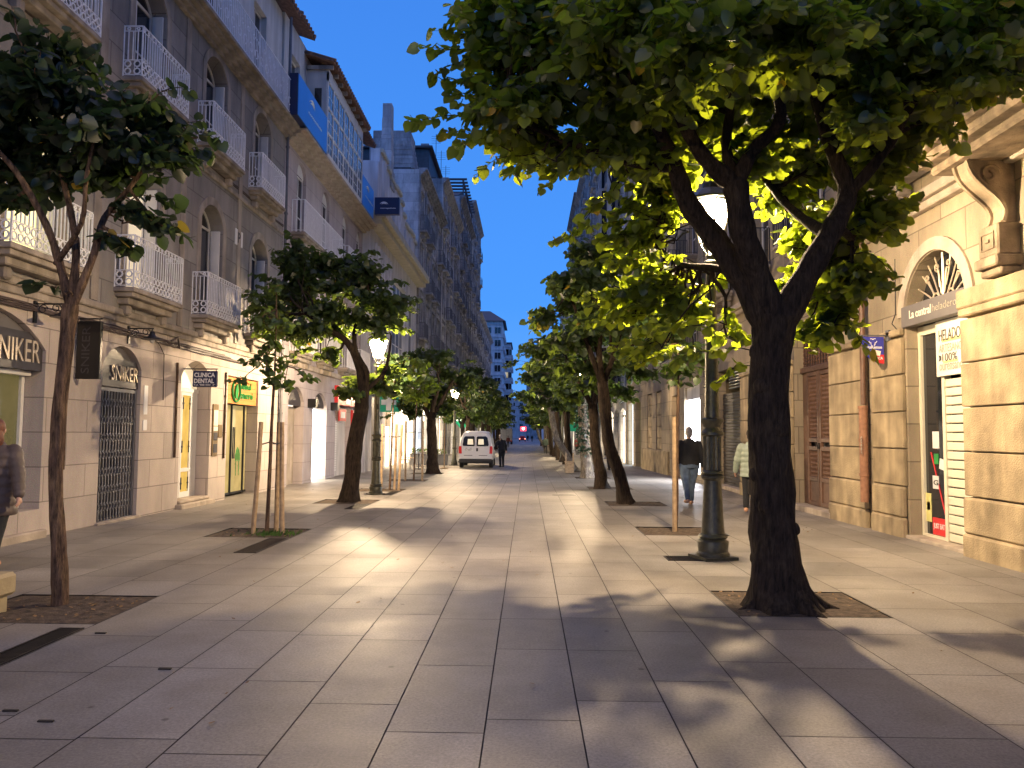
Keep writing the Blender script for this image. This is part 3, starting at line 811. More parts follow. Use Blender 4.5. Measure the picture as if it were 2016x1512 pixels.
# ground floor shopfront fittings of the stone house
flat(LS, M['shop_glass'], "shop_window", b1, .34, outline(9.02, 11.56, .44, 2.42, 0))
mb = MB(); LS.box(mb, .2, .33, 9.02, 11.56, 2.40, 2.47); LS.box(mb, .30, .36, 11.50, 11.57, .44, 2.4); LS.box(mb, .30, .36, 10.2, 10.24, .44, 2.4)
mb.build("shop_window_frame", M['white_wood'], b1)
o = flat(LS, M['sign_dark'], "shop_sign", b1, .05, outline(9.01, 11.57, 2.47, 3.02, 0), .06)
text_on("SNIKER", M['letters'], o, LS.p(.045, 10.42, 2.58), (0, 1, 0), (0, 0, 1), w=1.06, h=.33, ext=.02)
flat(LS, M['sign_grey'], "arched_panel", b1, .10, outline(9.01, 11.57, 3.03, 3.27, .235), .03)
mb = MB(); LS.box(mb, -.10, .3, 8.95, 11.65, -.05, .12, .02); mb.build("sill", M['trim_light'], b1)
o = flat(LS, M['sign_dark'], "shop_sign", b1, .05, outline(13.16, 14.49, 2.36, 2.86, 0), .05)
text_on("SNIKER", M['letters'], o, LS.p(.045, 13.50, 2.48), (0, 1, 0), (0, 0, 1), w=.94, h=.27, ext=.02)
flat(LS, M['sign_grey'], "arched_panel", b1, .12, outline(13.16, 14.49, 2.68, 3.09, .37), .03)
# folding gate
gt = MB()
LS.box(gt, .06, .10, 13.17, 13.23, .0, 2.35); LS.box(gt, .06, .10, 14.42, 14.48, .0, 2.35); LS.box(gt, .06, .10, 13.23, 14.42, 2.28, 2.34); LS.box(gt, .05, .11, 13.23, 14.42, .0, .04)
for i in range(1, 12):
    y = 13.23 + 1.19 * i / 12
    LS.box(gt, .07, .095, y - .012, y + .012, .04, 2.28)
    for j in range(7):
        z = .2 + j * .3
        gt.tube([LS.p(.065, y - .05, z), LS.p(.065, y + .05, z + .15)], .007, 4); gt.tube([LS.p(.066, y - .05, z + .15), LS.p(.066, y + .05, z)], .007, 4)
gt.build("folding_gate", M['grey_iron'], b1, fix=False)
flat(LS, M['dark_glass'], "gate_door", b1, .30, outline(13.17, 14.49, 0, 2.36, 0))
mb = MB(); LS.box(mb, -.06, .36, 13.1, 14.56, -.06, .03, .01); mb.build("doorstep", M['trim_light'], b1)
mb = MB(); LS.box(mb, -.14, .3, 16.1, 17.85, -.06, .07, .02); LS.box(mb, -.05, .3, 16.2, 17.75, .07, .14, .02); mb.build("doorstep", M['trim_light'], b1)
# dental clinic door
dr = MB()
for (a, b) in ((16.22, 16.9), (16.92, 17.45)):
    LS.box(dr, .30, .35, a, a + .07, .14, 2.45); LS.box(dr, .30, .35, b - .07, b, .14, 2.45)
    LS.box(dr, .30, .35, a + .07, b - .07, .14, .26); LS.box(dr, .30, .35, a + .07, b - .07, 2.38, 2.45); LS.box(dr, .30, .35, a + .07, b - .07, .70, .78)
LS.box(dr, .28, .36, 16.21, 17.74, 2.45, 2.53)
LS.box(dr, .30, .36, 17.46, 17.74, .14, 2.45)
door = dr.build("front_door", M['white_wood'], b1)
flat(LS, M['warm_glass'], "pane", door, .325, outline(16.25, 17.4, .16, 2.44, 0))
flat(LS, M['lit_dim'], "fanlight", door, .325, outline(16.22, 17.74, 2.54, 3.1, .36))
mb = MB()
for y in (16.30, 16.55, 16.80, 17.0, 17.33):
    for z in (.45, 1.25, 2.2):
        LS.box(mb, .285, .299, y - .012, y + .012, z - .13, z + .13); LS.box(mb, .284, .298, y - .03, y + .03, z - .02, z + .02)
mb.build("iron_fitting", M['black_iron'], door)
# intercom and letterbox panels
mb = MB(); LS.box(mb, -.03, -.001, 17.86, 18.16, 1.02, 2.22, .01); pn = mb.build("entry_panel", M['brass'], b1)
mb = MB(); LS.box(mb, -.036, -.031, 17.89, 18.13, 1.72, 2.08); LS.box(mb, -.036, -.031, 17.89, 18.13, 1.60, 1.70); mb.build("notice_plate", M['white_sheet'], pn)
mb = MB(); LS.box(mb, -.036, -.031, 17.9, 18.12, 1.38, 1.56); LS.box(mb, -.036, -.031, 17.9, 18.12, 1.1, 1.30); mb.build("bell_panel", M['sign_dark'], pn)
mb = MB(); LS.box(mb, -.03, -.001, 18.2, 18.42, 1.45, 1.75, .01); mb.build("bell_plate", M['brass'], b1)
# orange shop
flat(LS, M['lit_green'], "glass_door", b1, .30, outline(18.77, 20.88, .0, 2.26, 0))
mb = MB()
for y in (18.76, 19.75, 20.62): LS.box(mb, .26, .32, y, y + .05, 0, 2.26)
LS.box(mb, .26, .32, 18.8, 20.86, 0, .05); LS.box(mb, .24, .26, 19.83, 19.86, .9, 1.7); LS.box(mb, .24, .26, 19.93, 19.96, .9, 1.7); LS.box(mb, .24, .26, 19.86, 19.93, 1.67, 1.70)
mb.build("door_frame", M['black_iron'], b1)
for (y, z, h) in ((19.0, .5, .45), (20.2, .5, .5)):   # chairs drawn on the shop glass
    mb = MB()
    for k in range(5): LS.box(mb, .292, .298, y + .05 * k, y + .05 * k + .02, z + .35, z + .62)
    mb.tube([LS.p(.295, y - .03, z + .33), LS.p(.295, y - .04, z + .5), LS.p(.295, y + .1, z + .68), LS.p(.295, y + .25, z + .5), LS.p(.295, y + .24, z + .33), LS.p(.295, y - .03, z + .33)], .009, 5)
    for q in (0, .2): mb.tube([LS.p(.295, y + q, z + .33), LS.p(.295, y + q, z - .05)], .008, 4)
    mb.build("glass_drawing", M['sign_bgreen'], b1)
mb = MB(); LS.box(mb, .285, .296, 19.2, 19.45, 1.45, 1.75); mb.build("door_sticker", M['white'], b1)
mb = MB()
for i in range(6): LS.box(mb, .05 if i % 2 else .045, .12, 18.77, 20.88, 2.28 + i * .108, 2.28 + (i + 1) * .108 - .006)
osn = mb.build("shop_sign", M['sign_orange'], b1)
mb = MB()
A = []
for k in range(18):
    w = 2 * math.pi * k / 18
    A.append(LS.p(.02, 19.38 + .27 * math.cos(w), 2.60 + .27 * math.sin(w)))
mb.tube(A + [A[0]], .028, 6)
mb.prism([(19.3, 2.42), (19.42, 2.4), (19.48, 2.6), (19.42, 2.78), (19.33, 2.72), (19.28, 2.55)], lambda a, b, d: LS.p(d, a, b), 0.0, .03)
mb.build("leaf_emblem", M['sign_bgreen'], osn)
text_on("natural", M['sign_bgreen'], osn, LS.p(.035, 19.74, 2.66), (0, 1, 0), (0, 0, 1), w=.66, h=.17, ext=.02, bold=.01)
text_on("amorni", M['sign_bgreen'], osn, LS.p(.035, 19.74, 2.42), (0, 1, 0), (0, 0, 1), w=.80, h=.18, ext=.02, bold=.01)
mb = MB(); LS.box(mb, -.012, -.001, 18.48, 18.66, 2.45, 2.72); LS.box(mb, -.012, -.001, 18.48, 18.66, 2.24, 2.40); mb.build("notice_plate", M['white'], b1)
mb = MB(); LS.box(mb, -.035, -.012, 18.85, 19.35, 6.2, 6.6, .03); al = mb.build("alarm_box", M['white'], b1)
text_on("P", M['ink'], al, LS.p(-.04, 19.0, 6.27), (0, 1, 0), (0, 0, 1), h=.26, ext=.004, bold=.02)
mb = MB(); LS.box(mb, -.012, -.001, 14.62, 14.76, 1.9, 2.45); LS.box(mb, -.012, -.001, 14.62, 14.76, 1.6, 1.8); mb.build("notice_plate", M['white'], b1)

# things fixed to the stone house
def projecting(sd, y, x_out0, x_out1, z0, z1, th, name, mat, label, cat, cut=.03, bracket=None):
    """panel square to the wall, face towards the viewer"""
    t = thing(name, label, cat, (sd.s * (sd.X - x_out1), y, z0))
    mb = MB(); xa, xb = sorted((sd.s * (sd.X - x_out0), sd.s * (sd.X - x_out1)))
    mb.bbox(xa, xb, y, y + th, z0, z1, cut); mb.build("panel", M[mat], t)
    if bracket is not None:
        mb = MB(); mb.tube([(sd.s * sd.X, y + th / 2, bracket), (sd.s * (sd.X - x_out1), y + th / 2, bracket)], .012, 6)
        for q in (x_out0 + .04, x_out1 - .04):
            mb.tube([(sd.s * (sd.X - q), y + th / 2, bracket), (sd.s * (sd.X - q), y + th / 2, z1 - .005)], .008, 5)
        mb.build("bracket", M['black_iron'], t)
    return t
t = projecting(LS, 12.3, .03, .42, 2.41, 3.34, .07, "box_sign", 'sign_black', "unlit black vertical box sign over the wall between the shop window and the folding gate", "shop sign", .008, 3.38)
text_on("SNIKER", M['sign_dark'], t, (-7.0, 12.298, 2.5), (0, 0, 1), (-1, 0, 0), w=.75, h=.13, ext=.003)
t = projecting(LS, 16.27, .20, .73, 2.52, 2.86, .05, "hanging_sign", 'sign_navy', "navy hanging sign lettered CLINICA DENTAL on an iron rod", "hanging sign", .02, 2.90)
text_on("CLINICA", M['white'], t, (-7.01, 16.268, 2.725), (1, 0, 0), (0, 0, 1), w=.44, h=.095, ext=.003, bold=.03)
text_on("DENTAL", M['white'], t, (-7.01, 16.268, 2.60), (1, 0, 0), (0, 0, 1), w=.42, h=.095, ext=.003, bold=.03)
text_on("Tel. 988 000  2º", M['white'], t, (-7.02, 16.268, 2.545), (1, 0, 0), (0, 0, 1), w=.46, h=.035, ext=.003)
def gooseneck(y, z, label):
    t = thing("wall_lamp", label, "wall lamp", (-7.25, y, z), "unlit enamel wall lamps over the shop")
    mb = MB(); mb.box(-7.25, -7.22, y - .03, y + .03, z - .2, z + .12)
    mb.tube([(-7.22, y, z + .08), (-6.78, y, z + .08)], .012, 6)
    c = []
    for k in range(16):
        w = k / 15 * 2.6 * math.pi; r = .075 * (1 - k / 22)
        c.append((-7.12 + r * math.cos(w), y, z - .0 + r * math.sin(w)))
    mb.tube(c, .008, 5); c2 = [(x + .2, yy, zz + .02) for x, yy, zz in c]; mb.tube(c2, .007, 5)
    mb.tube([(-6.80, y, z + .08), (-6.80, y, z + .0)], .01, 6)
    mb.build("bracket", M['black_iron'], t)
    mb = MB(); mb.lathe((-6.80, y, z - .12), [(.19, 0), (.185, .012), (.075, .055), (.045, .10), (.04, .14), (.012, .16)], 18); mb.build("lamp_shade", M['black_iron'], t, smooth=True)
    mb = MB(); mb.ball((-6.80, y, z - .14), (.045, .045, .05)); mb.build("bulb", M['clear_lens'], t, smooth=True)
gooseneck(11.25, 3.36, "black enamel wall lamp beside the arched shop window, at the photo's left edge")
gooseneck(13.95, 3.36, "black enamel wall lamp above the folding gate")
def wavy(y0, y1, x, z, amp=.02, n=30, dz=0):
    return [(x + rnd.uniform(-.008, .008), y0 + (y1 - y0) * i / n, z + dz * i / n - amp * abs(math.sin(i * .9)) + rnd.uniform(-.012, .012)) for i in range(n + 1)]
cb = MB()
for k in range(5): cb.tube(wavy(Y0, 18.4 + .4 * k, -7.22 + .006 * k, 3.46 - .025 * k, .03 if k % 2 else .012, 40, -.05), .012 + .004 * (k % 2), 5)
cb.tube([(-7.22, 14.9, 3.4), (-7.2, 15.1, 3.25), (-7.21, 15.3, 3.1), (-7.22, 15.35, 2.2)], .01, 5)
cb.tube([(-7.22, 15.6, 3.4), (-7.15, 15.75, 3.5), (-7.2, 15.95, 3.3)], .02, 5)
tag(cb.build("cable_bundle", M['cloth_brown'], smooth=True), "sagging bundle of old dark cables clipped along the stone house above its shops", "cables")
cb = MB()
for k in range(2): cb.tube(wavy(Y0, Y1, -7.23, 7.6 - .04 * k, .01, 30, .06), .014, 5)
tag(cb.build("cable", M['cloth_brown'], smooth=True), "thin dark cable running high between the balcony floors of the stone house", "cables")
pipe("cable_duct", [(-7.225, 12.1, .98), (-7.225, 12.1, 2.4)], .022, 'young_bark', "thin brown duct on the wall below the black box sign", "cable duct", "brown cable ducts")
pipe("cable_duct", [(-7.225, 15.95, 1.05), (-7.225, 15.95, 3.0)], .025, 'young_bark', "thin brown duct left of the dental clinic door", "cable duct", "brown cable ducts")
pipe("cable_duct", [(-7.225, 18.55, .95), (-7.225, 18.55, 3.0)], .025, 'young_bark', "thin brown duct left of the orange shop front", "cable duct", "brown cable ducts")
mb = MB(); mb.tube([(-7.17, 22.6, .0), (-7.17, 22.6, 2.1)], .05, 10); mb.tube([(-7.17, 22.6, 2.1), (-7.17, 22.6, 14.0)], .042, 10)
for z in (.5, 1.5, 2.1, 4, 6, 8, 10): mb.lathe((-7.17, 22.6, z), [(.062, 0), (.062, .05)], 10)
tag(mb.build("downpipe", M['grey_iron'], smooth=True), "tall dark downpipe between the stone house and the pinkish house", "downpipe")

# ------------------------------------------------------------------ LEFT 2: pinkish house with glazed gallery
b2 = thing("gallery_house", "pinkish house with white glazed gallery and blue fascia sign", "building", (-7.25, 29, 0))
Y0, Y1 = 22.65, 33.6
wb = [24.4, 27.4, 30.4, 32.9]
g2 = [(23.55, 25.2, -.2, 3.0, .45), (26.3, 28.1, -.2, 2.95, .42), (29.4, 31.9, -.2, 3.1, 0), (32.3, 33.4, -.2, 3.1, 0)]
u2 = []
for c in wb: u2 += [(c - .5, c + .5, 4.1, 6.8, .4, .25), (c - .5, c + .5, 7.75, 10.15, .42, .25)]
mb = MB(); wall(LS, mb, 0, Y0, Y1, -.6, 3.75, g2, .35); mb.build("ground_floor_wall", M['pink_stone'], b2)
mb = MB(); wall(LS, mb, 0.01, Y0, Y1, 3.75, 10.4, u2); shell(LS, mb, .01, 8, Y0, Y1, -.6, 10.4); LS.box(mb, .32, .35, Y0 + .1, Y1 - .1, 3.8, 10.3)
mb.build("wall", M['pink_stone'], b2)
mb = MB(); LS.box(mb, 1.2, 1.25, Y0 + .1, Y1 - .1, -.5, 3.7); mb.build("interior_wall", M['white_render'], b2)
for c in wb:
    window(LS, b2, .12, c - .49, c + .49, 4.12, 6.79, .39, cols=2, rows=3)
    f = window(LS, b2, .12, c - .49, c + .49, 7.77, 10.14, .41, cols=2, rows=3)
    flat(LS, M['white_wood'], "fanlight_panel", f, .10, [(c - .45, 9.74), (c + .45, 9.74)] + arc_pts(c - .45, c + .45, 9.75, .36)[::-1], .012)
for (a, b) in ((23.4, 28.4), (29.3, 33.5)):
    s = balcony(LS, b2, .42, a, b, 7.7, lace=False, step=.11, h=1.0, thick=.18)
for c in wb: balcony(LS, b2, .4, c - .9, c + .9, 4.05, lace=False, step=.1, h=.95)
mb = MB(); cornice(LS, mb, .62, Y0, Y1, 10.28, .36, 4); mb.build("cornice", M['trim_light'], b2)
mb = MB(); LS.box(mb, -.1, -.002, Y0, Y1, 3.6, 3.78, .02); mb.build("string_course", M['trim_light'], b2)
mb = MB(); wall(LS, mb, .12, Y0, Y1, 10.4, 14.2, [(23.4, 24.3, 11.0, 13.3, 0, .2), (31.2, 31.8, 11.0, 13.2, 0, .2), (32.5, 33.2, 11.0, 13.2, 0, .2)]); shell(LS, mb, .12, 8, Y0, Y1, 10.4, 14.2)
LS.box(mb, .36, .4, Y0 + .1, Y1 - .1, 10.5, 14); mb.build("attic_wall", M['white_render'], b2)
window(LS, b2, .25, 23.41, 24.29, 11.02, 13.28, 0, cols=1, rows=3); window(LS, b2, .25, 31.21, 31.79, 11.02, 13.18, 0, cols=2, rows=3); window(LS, b2, .25, 32.51, 33.19, 11.02, 13.18, 0, cols=2, rows=3)
# the gallery: white timber grid of panes standing proud of the attic
GA, GB, GZ0, GZ1, GP = 25.0, 30.4, 10.66, 13.45, .62
gf = MB()
def gbox(d0, d1, y0, y1, z0, z1): LS.box(gf, d0, d1, y0, y1, z0, z1)
n = 7
gbox(-GP, -GP + .07, GA, GB, GZ0, GZ0 + .12); gbox(-GP, -GP + .07, GA, GB, GZ1 - .30, GZ1)
gbox(-GP, .12, GA, GA + .07, GZ0, GZ0 + .12)
for i in range(n + 1):
    y = GA + (GB - GA) * i / n
    gbox(-GP + .002, -GP + .07, y - .04, y + .04, GZ0 + .12, GZ1 - .3)
for z in (11.45, 12.3):
    gbox(-GP + .004, -GP + .065, GA, GB, z - .04, z + .04)
for i in range(n):
    y = GA + (GB - GA) * (i + .5) / n
    gbox(-GP + .02, -GP + .05, y - .012, y + .012, GZ0 + .1, GZ1 - .3)
    for z in (11.08, 11.88, 12.7): gbox(-GP + .022, -GP + .048, y - .35, y + .35, z - .01, z + .01)
gal = gf.build("gallery", M['white_wood'], b2)
mb = MB(); LS.box(mb, -GP + .03, -GP + .04, GA + .04, GB - .04, GZ0 + .1, GZ1 - .28); mb.build("pane", M['sky_glass'], gal)
mb = MB(); LS.box(mb, -GP, .12, GA, GA + .06, GZ0 + .12, GZ1); LS.box(mb, -GP, .12, GB - .06, GB, GZ0, GZ1); LS.box(mb, -GP, .12, GA, GB, GZ1 + .002, GZ1 + .1); mb.build("gallery_side", M['white_render'], gal)
mb = MB(); mb.box(-7.08, -6.85, GA - .03, GA - .004, 11.4, 12.9); gw = mb.build("side_window", M['dark_glass'], gal)
tiled_eave(LS, b2, .25, Y0 + .3, 24.6, 14.3); tiled_eave(LS, b2, .85, 24.7, 30.6, 13.66, 6, .3); tiled_eave(LS, b2, .45, 30.65, Y1 + .1, 14.1)
for i in range(9):
    mb = MB(); LS.box(mb, -.78, .1, 24.9 + i * .66, 25.0 + i * .66, 13.51, 13.64); mb.build("rafter", M['trim'], b2)
# ground floor of the gallery house
flat(LS, M['trim_light'], "entrance_door", b2, .3, outline(23.56, 25.19, -.15, 2.4, 0))
flat(LS, M['sign_dark'], "arched_panel", b2, .1, outline(23.56, 25.19, 2.42, 2.99, .44))
flat(LS, M['lit_white2'], "lit_doorway", b2, .33, outline(26.32, 28.08, -.15, 2.4, 0))
flat(LS, M['sign_dark'], "arched_panel", b2, .1, outline(26.32, 28.08, 2.42, 2.94, .41))
flat(LS, M['white_render'], "roller_shutter", b2, .2, outline(29.42, 31.88, -.15, 2.55, 0))
mb = MB()
for i in range(26): LS.box(mb, .18, .2, 29.6, 30.4, .1 + i * .09, .15 + i * .09)
mb.build("louvre_strip", M['white'], b2)
mb = MB(); LS.box(mb, -.14, .05, 29.2, 32.3, 2.62, 3.35, .01); rs = mb.build("shop_sign", M['sign_red'], b2)
mb = MB(); LS.box(mb, -.16, -.142, 30.4, 31.2, 2.68, 2.90); mb.build("lettering", M['white'], rs)
mb = MB(); LS.box(mb, -.16, -.142, 31.5, 32.1, 2.78, 2.88); mb.build("lettering", M['white'], rs)
mb = MB(); LS.box(mb, -.16, -.142, 29.5, 30.1, 3.0, 3.2); mb.build("yellow_mark", M['yprint'], rs)
mb = MB(); LS.box(mb, -.02, .04, 30.0, 31.1, 2.02, 2.5, .01); rs2 = mb.build("notice_panel", M['sign_red'], b2)
mb = MB(); LS.box(mb, -.026, -.021, 30.2, 30.9, 2.14, 2.38); mb.build("lettering", M['white'], rs2)
mb = MB(); LS.box(mb, -.10, .0, 31.95, 32.6, .95, 2.5, .01); rs3 = mb.build("red_panel", M['sign_red'], b2)
mb = MB()
for z in (1.2, 1.45, 1.7): LS.box(mb, -.106, -.101, 32.1, 32.45, z, z + .05)
mb.build("lettering", M['white'], rs3)
flat(LS, M['lav_render'], "roller_shutter", b2, .2, outline(32.32, 33.38, -.15, 3.05, 0))
for y, lb in ((25.75, "small black box lamp on the wall right of the first arched doorway"), (28.75, "small black box lamp on the wall left of the red shop sign")):
    mb = MB(); mb.bbox(-7.25 + .002, -6.98, y - .12, y + .12, 2.38, 2.68, .01)
    tag(mb.build("wall_box_lamp", M['sign_black']), lb, "wall lamp", "black box lamps on the pinkish house")
# blue fascia signs
def arcs(parent, P, cx, cz, r, fx, mat):
    mb = MB()
    for k, (rr, a0, a1) in enumerate(((r, 25, 150), (r * .72, 35, 140))):
        pts = [P(cx + fx * rr * math.cos(R(a0 + (a1 - a0) * i / 10)), cz + rr * .8 * math.sin(R(a0 + (a1 - a0) * i / 10))) for i in range(11)]
        mb.tube(pts, [.003 + .025 * math.sin(math.pi * i / 10) for i in range(11)], 5)
    return mb.build("arc_emblem", mat, parent)
def fascia(y0, y1, label):
    t = thing("fascia_sign", label, "shop sign", (-6.62, y0, 10.66))
    mb = MB(); LS.box(mb, -.60, -.34, y0 + .0, y1, 10.66, 11.9, .01); mb.build("sign_box", M['sign_navy'], t)
    mb = MB(); LS.box(mb, -.615, -.602, y0 + .02, y1 - .02, 10.68, 11.88); mb.build("face", M['sign_blue'], t)
    yc = (y0 + y1) / 2
    arcs(t, lambda a, b: LS.p(-.62, a, b), yc - .2, 11.36, .36, 1, M['white'])
    text_on("novagalicia", M['white'], t, LS.p(-.617, yc - .55, 11.12), (0, 1, 0), (0, 0, 1), w=1.5, h=.12, ext=.004, bold=.02)
    return t
fascia(21.75, 24.98, "long blue fascia sign with white arcs in front of the glazed gallery")
fascia(30.5, 32.75, "smaller looking blue fascia sign beyond the glazed gallery, behind the projecting navy sign")
t = thing("projecting_sign", "navy box sign with white arcs jutting over the street", "shop sign", (-6.1, 32.8, 10.88))
mb = MB(); mb.bbox(-6.60, -5.55, 32.8, 33.02, 10.9, 11.64, .01); mb.build("panel", M['sign_navy'], t)
arcs(t, lambda a, b: (a, 32.79, b), -6.2, 11.26, .2, 1, M['white'])
text_on("novagalicia", M['white'], t, (-6.35, 32.796, 11.13), (1, 0, 0), (0, 0, 1), w=.66, h=.06, ext=.004, bold=.03)

# ------------------------------------------------------------------ LEFT 3: white modern front with cream soffit
b3 = thing("white_shop_block", "white modern block with a cream yellow overhanging eave and lit shops", "building", (-7.0, 42, 0))
W3 = Side(-1, 7.0)
Y0, Y1 = 33.65, 48.4
o3 = [(35.0, 37.6, -.3, 3.3, 0), (38.3, 42.4, -.3, 3.3, 0), (43.0, 47.8, -.3, 3.3, 0), (39.6, 44.2, 4.6, 9.6, 0, .3), (45.2, 47.6, 4.6, 9.6, 0, .3)]
mb = MB(); wall(W3, mb, 0, Y0, Y1, -.6, 11.0, o3, .35); shell(W3, mb, 0, 9, Y0, Y1, -.6, 11.0)
for i in range(7): W3.box(mb, -.12, -.002, 35.0 + i * .62, 35.16 + i * .62, 3.8, 10.2)
mb.build("wall", M['lav_render'], b3)
mb = MB(); W3.box(mb, -.75, -.002, Y0, Y1 + .4, 11.0, 11.35, .02); W3.box(mb, -.55, -.002, Y0, Y1 + .2, 10.7, 10.998, .02); mb.build("eave", M['yellow_trim'], b3)
for (a, b) in ((39.6, 44.2), (45.2, 47.6)): window(W3, b3, .15, a + .02, b - .02, 4.62, 9.58, 0, cols=4 if b - a > 3 else 2, rows=3, bar=.08, gmat='sky_glass')
flat(W3, M['sign_grey'], "shop_window", b3, .3, outline(35.02, 37.58, -.3, 3.28, 0))
flat(W3, M['lit_cream'], "shop_window", b3, .3, outline(38.32, 42.38, -.3, 3.28, 0)); flat(W3, M['lit_cream'], "shop_window", b3, .3, outline(43.02, 47.78, -.3, 3.28, 0))
mb = MB()
for y in (39.6, 41.0, 44.4, 46.0): W3.box(mb, .2, .27, y, y + .07, -.3, 3.25)
W3.box(mb, .15, .27, 39.7, 40.9, 1.9, 3.1)
mb.build("shop_window_frame", M['trim_light'], b3)
mb = MB(); gp = [(36.6, 11.3), (48.4, 11.3), (48.4, 13.6)]
for k in range(13):   # swept parapet
    y = 48.4 - k * .9
    gp.append((y, 13.6 + 1.5 * (1 - math.cos(math.pi * min(1, (48.4 - y) / 9.5))) / 2 + .25 * math.sin((48.4 - y) * 1.3)))
gp.append((36.6, 15.2))
mb.prism(gp, lambda a, b, d: W3.p(d, a, b), .15, .6)
W3.box(mb, .0, .15, 37.2, 37.6, 11.35, 14.8)
for i in range(5): W3.box(mb, .05, .149, 38.4 + i * 1.9, 39.1 + i * 1.9, 11.7, 13.2)
W3.box(mb, .1, 6, 36.0, 36.6, 11.3, 14.4, .02)
mb.build("parapet", M['lav_render'], b3)
mb = MB()
for i in range(14):
    y = 48.2 - i * .85
    z = 13.5 + 1.5 * (1 - math.cos(math.pi * min(1, (48.4 - y) / 9.5))) / 2 + .25 * math.sin((48.4 - y) * 1.3)
    W3.box(mb, .02, .148, y - .42, y + .42, z - .18, z + .02)
mb.build("parapet_moulding", M['yellow_trim'], b3)
mb = MB()
for k, z in enumerate((15.2, 16.1, 17.0)): W3.box(mb, .12 + .02 * k, .70 - .02 * k, 39.5 + .02 * k, 40.2 - .02 * k, z, z + .89, .015)
W3.box(mb, .16, .64, 39.56, 40.14, 17.89, 18.7, .02); W3.box(mb, .08, .9, 39.3, 40.4, 14.2, 15.19, .02)
mb.build("parapet_pier", M['mid_stone'], b3)
t = thing("pharmacy_sign", "green and white pharmacy sign behind the left street lamp", "shop sign", (-6.6, 36.5, 2.9))
mb = MB(); mb.bbox(-7.0, -6.0, 36.5, 36.62, 2.55, 3.45, .01); mb.build("panel", M['sign_green'], t)
mb = MB(); mb.box(-6.62, -6.38, 36.47, 36.495, 2.62, 3.38); mb.box(-6.85, -6.63, 36.47, 36.495, 2.88, 3.12); mb.box(-6.37, -6.15, 36.47, 36.495, 2.88, 3.12); mb.build("cross", M['white'], t)

